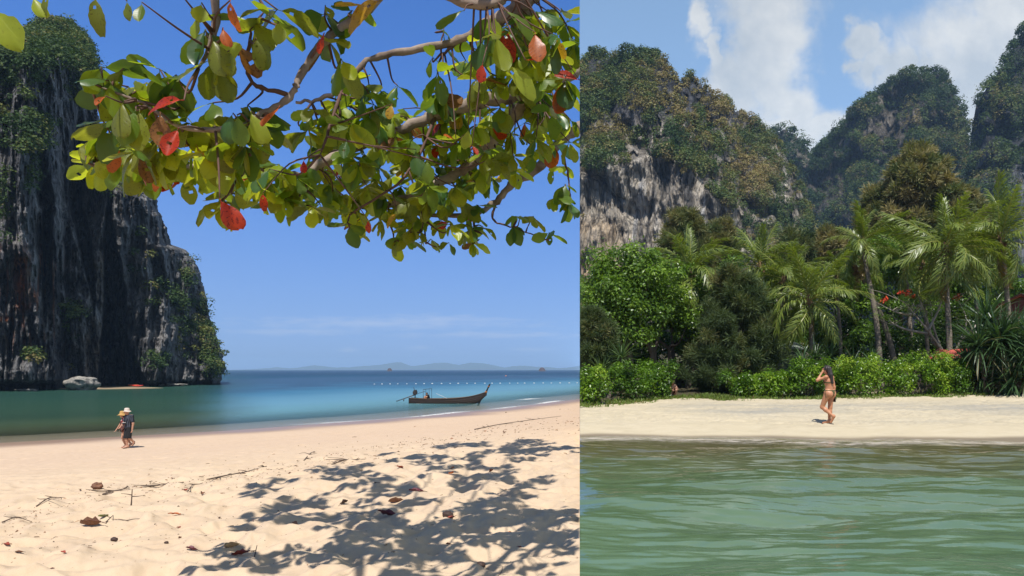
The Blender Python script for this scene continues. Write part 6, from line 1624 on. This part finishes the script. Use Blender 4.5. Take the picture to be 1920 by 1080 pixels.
def boat():
    d = 74.0; k = d / F
    base = np.array([(768.8 - 1087) * k, d, SEA])
    root = thing('longtail_boat', 'dark wooden long-tail boat with a tall prow floating off the beach', 'boat', base, math.radians(-3))
    st = np.array([0, 0.6, 1.8, 3.4, 5.0, 6.2, 7.1, 7.8, 8.25])                 # stations: sheer height, keel, half beam, keel x shift
    sheer = np.array([.58, .50, .47, .48, .55, .68, .86, 1.06, 1.25]); beam = np.array([.42, .58, .74, .80, .74, .58, .38, .18, .05]); keel = np.array([-.10, -.22, -.30, -.32, -.30, -.22, -.05, .35, 1.05])
    n = 60; X = np.linspace(0, 8.25, n); sh = np.interp(X, st, sheer); bm = np.interp(X, st, beam); kl = np.interp(X, st, keel)
    sm_ = lambda a: np.convolve(np.pad(a, 3, 'edge'), np.ones(7) / 7, 'valid')
    sh, bm, kl = sm_(sh), sm_(bm), sm_(kl)
    # hull strakes, each a part
    S = 6
    for side in (-1, 1):
        for s in range(S):
            a0, a1 = s / S, (s + 1) / S + 0.012
            rows = []
            for a, off in ((a0, 0.0), (a1, 0.012)):
                y = bm * np.sin(a * np.pi / 2) ** 0.8; z = kl + (sh - kl) * (1 - np.cos(a * np.pi / 2)) ** 0.85
                rows.append(np.stack([X, side * (y + off), z], -1))
            Vo = np.stack(rows); Vi = Vo * np.array([1, 0.95, 1]) + np.array([0, 0, 0.004])
            V = np.concatenate([Vo.reshape(-1, 3), Vi.reshape(-1, 3)]); Fq = grid_faces(2, n)
            rim = np.array([[i + n, i + 1 + n, i + 1 + 3 * n, i + 3 * n] for i in range(n - 1)])
            mk('strake', V, np.vstack([Fq, Fq[:, ::-1] + 2 * n, rim]), M_HULL, root, True)
        P = np.stack([X, side * bm, sh + 0.02], -1); v, q, t3 = tube(P, 0.038, 6); mk('gunwale', v, [q, t3], M_RAIL, root, True)
    v, q = box((0.0, 0, .22), (0.05, .86, .66)); mk('transom', v, q, M_HULL, root)
    # stem and prow post
    prof = np.array([(7.28, -.30), (7.55, .30), (7.95, .85), (8.22, 1.28), (8.42, 1.72), (8.60, 2.06)]); wd = np.array([.20, .18, .17, .16, .13, .17])
    C = spline(np.c_[prof[:, 0], 0 * prof[:, 0], prof[:, 1]], 24); w = np.interp(np.linspace(0, 5, 24), range(6), wd)
    T = norm(np.gradient(C, axis=0)); Nn = np.stack([T[:, 2], 0 * T[:, 0], -T[:, 0]], -1)
    V = np.concatenate([np.stack([C + Nn * w[:, None] * a + np.array([0, y, 0]) for a, y in ((-.5, -.045), (-.5, .045), (.5, .03), (.5, -.03))], 1).reshape(-1, 3)])
    i = np.arange(24 * 4).reshape(24, 4); j = np.roll(i, -1, 1); Q = np.stack([i[:-1], j[:-1], j[1:], i[1:]], -1).reshape(-1, 4)
    mk('prow_post', V, [np.vstack([Q, [[3, 2, 1, 0], list(i[-1])]])], M_HULL, root)
    v, q, t3 = tube(C[12:15] - Nn[12:15] * 0.0, 0.135, 8); mk('prow_ribbon', v, [q, t3], M_CLOTHC, root, True)
    v, q, t3 = tube(C[19:21], 0.125, 8); mk('prow_ribbon', v, [q, t3], M_CLOTHC, root, True)
    for x in (0.75, 1.9, 3.0, 4.1, 5.2, 6.2):
        b = float(np.interp(x, X, bm)); z = float(np.interp(x, X, sh)) - 0.07; v, q = box((x, 0, z), (0.24, b * 1.9, 0.04)); mk('thwart', v, q, M_DECK, root)
    for y in (-.45, -.22, 0, .22, .45):
        v, q = box((3.1, y, 0.02), (4.6, .19, .03)); mk('deck_board', v, q, M_DECK, root)
    v, q = box((6.75, 0, .72), (.95, .5, .04)); mk('fore_deck', v, q, M_DECK, root)
    # engine on its pivot with the long shaft
    e = thing('engine', None, None); e.parent = root; e.location = (0.55, 0, 0.72)
    v, q = box((0, 0, .40), (.42, .34, .34)); mk('engine_block', v, q, M_IRON, e)
    v, q = box((.02, 0, .64), (.30, .26, .14)); mk('engine_head', v, q, M_IRON, e)
    v, q, t3 = tube(np.array([(.0, .17, .42), (.0, .26, .42)]), .17, 14); mk('flywheel', v, [q, t3], M_IRON, e, True)
    v, q, t3 = tube(spline([(-.1, .08, .68), (-.14, .1, .86), (-.22, .1, 1.0)], 8), .028, 7); mk('exhaust', v, [q, t3], M_IRON, e, True)
    v, q, t3 = tube(np.array([(0, 0, -.25), (0, 0, .24)]), .05, 8); mk('pivot', v, [q, t3], M_IRON, e, True)
    v, q, t3 = tube(np.array([(.30, 0, .32), (1.05, .05, .56)]), .024, 7); mk('tiller', v, [q, t3], M_IRON, e, True)
    v, q, t3 = tube(np.array([(.1, 0, .24), (-2.0, 0, -.50)]), [.06, .04], 8); mk('shaft', v, [q, t3], M_RUST, e, True)
    for a in (0, 2.09, 4.19):
        v, q = box((-1.98, .07 * math.cos(a), -.50 + .07 * math.sin(a)), (.03, .12, .05)); mk('propeller_blade', v, q, M_RUST, e)
    v, q, t3 = tube(np.array([(-1.2, 0, -.24), (-1.25, 0, -.48)]), .05, 8); mk('skeg', v, [q, t3], M_RUST, e, True)
    # frame and poles
    a = thing('awning_frame', None, None); a.parent = root
    for x in (1.57, 2.2):
        for y in (-.5, .5):
            v, q, t3 = tube(np.array([(x, y, .35), (x, y, 1.50 + (x - 1.57) * .1)]), .022, 6); mk('frame_post', v, [q, t3], M_IRON, a, True)
    for y in (-.5, .5):
        v, q, t3 = tube(np.array([(1.57, y, 1.5), (2.2, y, 1.56)]), .022, 6); mk('frame_rail', v, [q, t3], M_IRON, a, True)
    for x in (1.57, 2.2):
        v, q, t3 = tube(np.array([(x, -.5, 1.5 + (x - 1.57) * .1), (x, .5, 1.5 + (x - 1.57) * .1)]), .022, 6); mk('frame_rail', v, [q, t3], M_IRON, a, True)
    v, q, t3 = tube(np.array([(2.75, .2, 1.05), (4.1, -.1, .50)]), .022, 6); mk('pole', v, [q, t3], M_SILVER, root, True)
    crouched('boatman in dark clothes crouching near the stern of the long-tail boat', base + np.array([2.05, -.15, .30]), (-0.8, -0.6), M_SKIN_TAN, M_BLACK, M_BLACK)
boat()
M_BUOY = mat_plain('white_float', (0.75, 0.74, 0.72), (0.6, 0.6, 0.58), 10, 0.5)
def floats():
    u, w = np.meshgrid(np.linspace(0, np.pi, 7), np.linspace(0, 2 * np.pi, 11), indexing='ij')
    V = np.stack([.20 * np.cos(u), .11 * np.sin(u) * np.cos(w), .11 * np.sin(u) * np.sin(w)], -1).reshape(-1, 3)
    me = mesh_data('swim_float', V, grid_faces(7, 11), M_BUOY, True)
    xs = list(np.linspace(700, 1082, 25)) 
    rng = np.random.default_rng(3)
    for i, px in enumerate(xs):
        py = np.interp(px, [700, 850, 1087], [720.6, 719.4, 718.4]); d = -SEA * F / (py - 693)
        o = link('swim_float', me, None, (((px - 1087 + rng.normal()) / F * d), d, SEA + .06)); o.scale = (rng.uniform(.8, 1.2),) * 3
        tag(o, 'small white float in the line of floats across the sea behind the boat', 'float', 'line of floats across the sea')
    d = -SEA * F / (705.5 - 693); o = link('marker_buoy', mesh_data('marker_buoy', V * np.array([2.4, 2.4, 3.2]), grid_faces(7, 11), mat_plain('orange_buoy', (0.7, 0.25, 0.12), None, 8, 0.5), True), None, ((948.5 - 1087) / F * d, d, SEA + .2))
    tag(o, 'lone pale orange marker buoy far out beyond the boat prow', 'buoy')
floats()
# beach foot of the dark cliff: sandbar, boulder, kayaks
def cliff_foot():
    rng = np.random.default_rng(9)
    a, rr = np.meshgrid(np.linspace(0, 2 * np.pi, 60), np.linspace(0, 1, 14))
    c = at(205, 727, 134); c[2] = SEA
    x = rr * np.cos(a) * 10.5 ; y = rr * np.sin(a) * 8
    n = gnoise(np.stack([x * .2, y * .2, 0 * x], -1))
    z = 0.34 * (1 - rr ** 2) - 0.08 + 0.05 * n
    V = np.stack([x + c[0] + 0.0, y + c[1], z + SEA], -1).reshape(-1, 3)
    m, b, out = mat_new('cove_sand'); b.L.new(b.pbsdf(b.mix(b.noise(b.pos(), .8, 5), (0.22, 0.165, 0.10), (0.31, 0.235, 0.15)), .95, None, .1), out.inputs[0])
    tag(mk('cove_sand', V, grid_faces(14, 60)[:, ::-1], m, smooth=True), 'small strip of sand at the foot of the dark cliff', 'sand', kind='structure')
    mr = mat_rock_simple()
    def boulder(label, px, py, d, w, h, dp, seed):
        u, v = np.meshgrid(np.linspace(0, np.pi, 34), np.linspace(0, 2 * np.pi, 56), indexing='ij')
        D = np.stack([np.sin(u) * np.cos(v), np.sin(u) * np.sin(v), np.cos(u)], -1)
        k = 1 + .30 * fbm(D * 1.5 + seed, 4) + .10 * ridged(D * 3.5 + seed, 3)
        P = D * np.array([w, dp, h]) * k[..., None]; P[..., 2] = np.where(P[..., 2] > .35 * h, .35 * h + (P[..., 2] - .35 * h) * .45, P[..., 2])
        P[..., :2] *= (0.72 + 0.28 * sstep(-h, .2 * h, P[..., 2]))[..., None]
        base = at(px, py, d); o = link('boulder', mesh_data('boulder', P.reshape(-1, 3), grid_faces(34, 56), mr, True), None, base + np.array([0, 0, h * .62])); tag(o, label, 'rock')
    boulder('pale flat topped boulder on the sand under the dark cliff', 154, 731, 122, 2.5, 1.75, 2.0, 3)
    boulder('low dark rock at the waterline left of the pale boulder', 50, 734, 116, 1.5, .35, 1.0, 8)
    boulder('low dark rock at the waterline under the right buttress', 322, 724, 152, 3.0, .45, 1.6, 15)
    mk_ = [mat_plain('red_kayak', (0.62, 0.035, 0.025), None, 5, .4), mat_plain('orange_kayak', (0.66, 0.12, 0.03), None, 5, .4)]
    for (px, d, m_, lab) in ((258, 136, mk_[0], 'red kayak pulled up on the sand under the cliff cleft'), (250, 140, mk_[1], 'orange kayak behind the red kayak under the cliff cleft')):
        t = np.linspace(-1, 1, 22); w = .38 * (1 - np.abs(t) ** 2.4) + .01; hgt = .22 * (1 - np.abs(t) ** 3) + .03; up = .16 * np.abs(t) ** 3
        th = np.linspace(0, 2 * np.pi, 13)
        V = np.stack([np.repeat(t[:, None] * 1.7, 13, 1), w[:, None] * np.cos(th), up[:, None] + .2 + hgt[:, None] * np.sin(th) * np.where(np.sin(th) > 0, .6, 1)], -1)
        b0 = at(px, 726, d); b0[2] = SEA + .30
        o = link('kayak', mesh_data('kayak', V.reshape(-1, 3), grid_faces(22, 13), m_, True), None, b0); o.rotation_euler = (0, 0, .12); tag(o, lab, 'kayak'); o.scale = (0.62, 0.8, 0.7)
        co = np.stack([np.array([.25 * math.cos(a) + .1, .17 * math.sin(a), .355]) for a in th[:-1]]); mk('cockpit', np.vstack([co, co + [0, 0, -.02]]), [np.array([list(range(12))]), np.array([[i, (i + 1) % 12, (i + 1) % 12 + 12, i + 12] for i in range(12)])], M_DEVICE, o)
def mat_rock_simple():
    m, b, out = mat_new('boulder_stone'); p = b.pos(); n = b.noise(p, 1.3, 6, .65); s = b.noise(p, 3.0, 5, .7, (1, 1, .5))
    c = b.mix(b.math('MULTIPLY', b.math('SUBTRACT', n, .38), 3.0, clamp=True), (0.11, 0.105, 0.10), (0.46, 0.42, 0.35)); b.L.new(b.pbsdf(c, .95, b.bump(s, .8, .15), .1), out.inputs[0]); return m
cliff_foot()
# ------------------------------------------------------------------ fallen leaves, twigs and husks on the left sand
DRYM = {'brown': mat_plain('dry_leaf_brown', (0.22, 0.095, 0.045), (0.10, 0.045, 0.025), 25, .7), 'red': mat_plain('dry_leaf_red', (0.38, 0.07, 0.035), (0.22, 0.04, 0.025), 25, .6), 'purple': mat_plain('dry_leaf_purple', (0.16, 0.03, 0.04), (0.09, 0.02, 0.025), 25, .55), 'orange': mat_plain('dry_leaf_orange', (0.55, 0.15, 0.035), (0.36, 0.09, 0.025), 25, .6),
        'pale': mat_plain('dry_leaf_pale', (0.42, 0.30, 0.17), (0.28, 0.19, 0.10), 25, .8), 'dark': mat_plain('dry_leaf_dark', (0.065, 0.035, 0.025), (0.035, 0.02, 0.015), 25, .7), 'green': mat_plain('fresh_leaf', (0.16, 0.20, 0.04), (0.10, 0.13, 0.03), 25, .5), 'twig': mat_plain('driftwood', (0.15, 0.105, 0.075), (0.075, 0.055, 0.04), 25, .85)}
_lr = np.random.default_rng(42)
def fallen_leaf(label, px, py, size_px, col, curl=0.6, rot=None):
    p = on_sand(px, py); d = p[1]; L = size_px / F * d
    rot = _lr.uniform(0, 6.28) if rot is None else rot
    t = np.linspace(0, 1, 9); w = .27 * np.sin(np.pi * np.clip(t, .02, .98) ** 1.3) ** .8 * (1 + .12 * _lr.normal(size=9)); rows = []
    for k in range(9):
        rows.append([((s * w[k]) * (1 - .25 * curl), t[k] - .5, curl * (.30 * abs(s) ** 2 * w[k] * 3.2) + .35 * curl * (t[k] - .45) ** 2 + .02 * _lr.normal()) for s in (-1, -.5, 0, .5, 1)])
    V = np.array(rows).reshape(-1, 3); V[:, 2] -= V[:, 2].min(); V *= L
    V = np.vstack([V, V + [0, 0, -.0025]]); G = grid_faces(9, 5)
    o = link('fallen_leaf', mesh_data('fallen_leaf', V, [np.vstack([G, G[:, ::-1] + 45])], DRYM[col], True), None, p + [0, 0, .012])
    o.rotation_euler = (.25 * _lr.normal() * curl, .25 * _lr.normal() * curl, rot)
    v, q, t3 = tube(spline([(0, -.5 * L, .3 * curl * .25 * L), (0.03 * L, -.62 * L, .02 * L), (.0, -.72 * L, .0)], 6), .012 * L + .001, 5); mk('stalk', v, [q, t3], DRYM['twig'], o, True)
    tag(o, label, 'leaf', 'fallen leaves on the sand')
for a in [('large curled red brown dry leaf on the sand at left, beside a green leaf', 172, 985, 46, 'brown', 1.3, 1.4), ('green fallen leaf lying beside the large curled brown leaf', 196, 971, 22, 'green', .7, 2.6), ('small red leaf near the bottom left corner', 119, 1043, 15, 'red'), ('small brown leaf at the far bottom left', 36, 1045, 16, 'brown'), ('tiny dark red leaf at the bottom edge left', 98, 1070, 10, 'purple'),
          ('flat orange red leaf right of the upright stick', 327, 966, 26, 'orange', .3, 1.5), ('small brown curled leaf between the upright stick and the shade', 411, 965, 11, 'brown'), ('brown dry leaf below the driftwood line', 378, 921, 18, 'brown', .9), ('bright red leaf beside the forked twig near the driftwood line', 347, 918, 20, 'red', .5), ('red purple leaf left of the shade edge', 359, 1031, 24, 'purple', .7, 1.5),
          ('small standing reddish leaf above the red purple leaf', 337, 1006, 14, 'brown', 1.2), ('small pale red leaf below the flat orange red leaf', 335, 979, 11, 'red', .8), ('pale curled leaf at the lower left shade edge', 435, 1026, 34, 'pale', 1.0), ('red brown leaf touching the pale curled leaf', 452, 1034, 36, 'red', .8, 1.5), ('dark brown leaf on edge at the left rim of the shade', 553, 989, 17, 'dark', 1.3),
          ('red brown leaf in the middle of the shade', 744, 941, 32, 'brown', .9, 1.6), ('large purple leaf below the red brown leaf in the shade', 729, 965, 46, 'purple', .6, 1.5), ('long dark red leaf in the upper middle of the shade', 781, 924, 30, 'purple', .7, 1.4), ('bright orange leaf in the sunlit gap of the shade', 847, 895, 18, 'orange', .8), ('orange leaf in the lower right of the shade', 955, 990, 14, 'orange', .8), ('small red leaf by the round dark nut', 845, 972, 16, 'red', .5),
          ('thin orange brown leaf standing at the top right of the shade', 921, 884, 12, 'orange', 1.2), ('dark red leaf near the top of the shade', 749, 880, 20, 'red', .6), ('brown leaf above the shade near the drift line at right', 946, 812, 15, 'brown', .7), ('pale leaf in the lower sunlit patch of the shade', 724, 1024, 9, 'pale', .8), ('dark red leaf at the left side of the shade', 605, 950, 14, 'purple', .9), ('dark folded leaf right of the dark red one in the shade', 645, 946, 17, 'dark', 1.3), ('small orange leaf at the left rim of the shade', 578, 958, 18, 'orange', .6, 1.7), ('tiny red leaf in the lower middle of the shade', 800, 1022, 8, 'red', .6), ('dry brown leaf lower in the shade left of the dark nut', 841, 1015, 10, 'brown', .9), ('pale brown leaf right of the driftwood line, sunlit', 848, 879, 12, 'brown', .8), ('red leaf far right in the shade', 974, 1016, 12, 'red', .7), ('brown leaf on the sunlit sand left of the husk', 150, 917, 9, 'brown', .8), ('small red brown leaf low at the left edge', 12, 1016, 14, 'red', .8), ('brown leaf between the two dark nuts on the left sand', 226, 1014, 8, 'red', .8)]:
    fallen_leaf(*a)
def husk(label, px, py, r_px, col, seed, name='coconut_husk', cat='husk', hollow=True):
    p = on_sand(px, py); r = r_px / F * p[1]
    u, v = np.meshgrid(np.linspace(0, np.pi, 14), np.linspace(0, 2 * np.pi, 20), indexing='ij')
    D = np.stack([np.sin(u) * np.cos(v), np.sin(u) * np.sin(v), np.cos(u)], -1)
    k = 1 + .22 * fbm(D * 2 + seed, 3)
    if hollow: k = k * (1 - .55 * sstep(.75, .95, D @ norm(np.array([.5, -.7, .5]))))
    o = link(name, mesh_data(name, (D * k[..., None] * np.array([1.15, .9, .8]) * r).reshape(-1, 3), grid_faces(14, 20), DRYM[col], True), None, p + [0, 0, r * .55]); tag(o, label, cat)
husk('broken brown coconut husk on the sand at left', 182, 921, 8.5, 'brown', 3)
husk('round dark nut in the middle of the shade', 839, 964, 9, 'dark', 5, 'fallen_nut', 'nut', False)
husk('oval dark nut in a sunlit hollow near the bottom right', 901, 1046, 8, 'dark', 7, 'fallen_nut', 'nut', False)
husk('dark nut with a pale rim on the lower left sand', 214, 1014, 5.5, 'dark', 9, 'fallen_nut', 'nut', False)
husk('small black nut on the bright sand left of the shade', 312, 1019, 3.5, 'dark', 11, 'fallen_nut', 'nut', False)
def stick(label, pts, r_px, name='stick', lift=None, forks=0, cat='stick'):
    P = []
    for i, (px, py) in enumerate(pts):
        if lift and i > 0 and lift == 'up':
            q = P[0].copy(); a = at(px, py, P[0][1]); P.append(a); continue
        q = on_sand(px, py); q[2] += r_px / F * q[1] * (1.0 + (1.5 if 0 < i < len(pts) - 1 else 0)); P.append(q)
    P = np.array(P); r = r_px / F * P[0][1]; C = spline(P, 6 * len(P)); A = Acc()
    v, q, t3 = tube(C, np.linspace(r, r * .5, len(C)), 6, .2, len(label)); A.add(v, q, t3)
    for k in range(forks):
        s = C[_lr.integers(2, len(C) - 1)]; e = s + r * 11 * np.array([_lr.normal() * 1.3, _lr.normal() * .6, abs(_lr.normal()) * .16 + .04]); v, q, t3 = tube(spline([s, (s + e) / 2 + r * _lr.normal(size=3), e], 6), np.linspace(r * .7, r * .3, 6), 5); A.add(v, q, t3)
    V, Fs, _ = A.arrays(); o = link(name, mesh_data(name, V - P[0], Fs, DRYM['twig'], True), None, P[0]); tag(o, label, cat)
stick('upright stick planted in the sand at left', [(246, 950), (248, 917)], 1.4, lift='up', forks=2)
stick('curved twig standing in the sand at the lower left', [(101, 1013), (92, 1002), (104, 995)], 1.1)
stick('long driftwood branch along the drift line left of the shade', [(388, 897), (425, 890), (460, 883), (500, 874)], 1.5, forks=9, cat='driftwood')
stick('brush of driftwood twigs right of the husk', [(268, 914), (300, 910), (345, 906)], 1.4, forks=14, cat='driftwood')
stick('small heap of twigs beside the coconut husk', [(188, 926), (205, 923), (240, 919)], 1.6, forks=10, cat='driftwood')
stick('forked twig by the bright red leaf', [(352, 917), (362, 908), (374, 905)], 1.0, forks=6)
stick('twig heap casting a shadow at the top left of the shade', [(622, 868), (645, 864), (668, 860)], 1.3, forks=10, cat='driftwood')
stick('forked twig above the twig heap near the drift line', [(570, 862), (582, 852), (590, 848)], 1.0, forks=6)
stick('dark driftwood streak on the drift line at right', [(890, 806), (940, 798), (1000, 789), (1052, 781)], 1.0, forks=8, cat='driftwood')
stick('thin branching stick in the upper left sand', [(68, 950), (92, 946), (115, 936)], 1.3, forks=4)
stick('short straight stick on the sunlit sand right of the upright one', [(290, 983), (307, 977)], 1.2)
stick('pair of short sticks poking up beside the pale curled leaf', [(477, 1035), (482, 1022)], 1.2, lift='up', forks=1)
stick('long twig lying flat at the left edge of the sand', [(4, 984), (30, 979), (60, 976)], 1.3, forks=5)
stick('slanting stick behind the large curled brown leaf', [(199, 983), (212, 970)], 1.3, forks=1)
stick('curved pale stem in the bottom right shade', [(930, 1072), (940, 1062), (942, 1050)], 1.0)
stick('short dark stick in the upper shade', [(703, 914), (712, 908)], 1.5)
stick('flat twig right of the slanting stick', [(222, 976), (240, 978)], 1.4, forks=2)
def litter():
    rng = np.random.default_rng(8); n = 1700
    px = rng.random(n) * 1086; line = np.interp(px, [0, 180, 500, 640, 900, 1087], [981, 921, 876, 851, 808, 787])
    py = np.where(rng.random(n) < .55, line + np.abs(rng.normal(size=n)) * 16 - 4, line - 30 + (1085 - line) * rng.random(n))
    lo = np.full(n, 3.0); hi = np.full(n, 60.0)
    for _ in range(26):
        d = (lo + hi) / 2; z = sand_base((px - 1087) / F * d, d)[0]; up = (693 - py) / F * d > z
        lo = np.where(up, d, lo); hi = np.where(up, hi, d)
    d = lo; x = (px - 1087) / F * d; P = np.stack([x, d, sand_z(x, d)], -1)
    L = (1.2 + 7.5 * rng.random(n) ** 3.0) / F * d; a = rng.normal(size=n) * 1.0
    D = np.stack([np.cos(a), np.sin(a), .10 * rng.normal(size=n)], -1) * L[:, None]; r = (rng.uniform(.22, .6, n) / F * d)
    tint = rng.random(n); A = Acc()
    for i in range(n):
        if rng.random() < .75:
            q0 = P[i] + [0, 0, r[i] * .6]; v, q, t3 = tube(np.array([q0, q0 + D[i] * .5 + [r[i], r[i] * rng.normal(), r[i]], q0 + D[i]]), r[i], 4); A.add(v, q, t3, tint[i])
        else:
            v, q = kites((P[i] + [0, 0, .008])[None], D[i][None], np.array([[.4 * rng.normal(), .4 * rng.normal(), 1]]), L[i] * .9, L[i] * .55, .2); A.add(v, q, None, tint[i])
    m, b, out = mat_new('beach_litter'); b.L.new(b.pbsdf(b.ramp(b.attr('tint'), [(0, (.07, .045, .03)), (.5, (.17, .11, .07)), (.8, (.28, .12, .06)), (1, (.36, .27, .17))]), .85, None, .1), out.inputs[0])
    tag(A.build('beach_litter', m, side=-1), 'fine scattered twigs and leaf scraps over the left sand', 'litter', kind='stuff')
litter()
# ------------------------------------------------------------------ sea haze
def haze():
    v, q = box((0, 6300, 95), (25000, 13600, 230))
    m = bpy.data.materials.new('haze'); m.use_nodes = True; nt = m.node_tree; nt.nodes.clear()
    out = nt.nodes.new('ShaderNodeOutputMaterial'); pv = nt.nodes.new('ShaderNodeVolumePrincipled')
    pv.inputs['Color'].default_value = (0.48, 0.72, 1.0, 1); pv.inputs['Density'].default_value = 1.5e-4; pv.inputs['Anisotropy'].default_value = 0.0
    nt.links.new(pv.outputs[0], out.inputs['Volume'])
    tag(mk('haze', v, q, m), 'thin pale sea haze over both beaches', 'haze', kind='stuff')
haze()
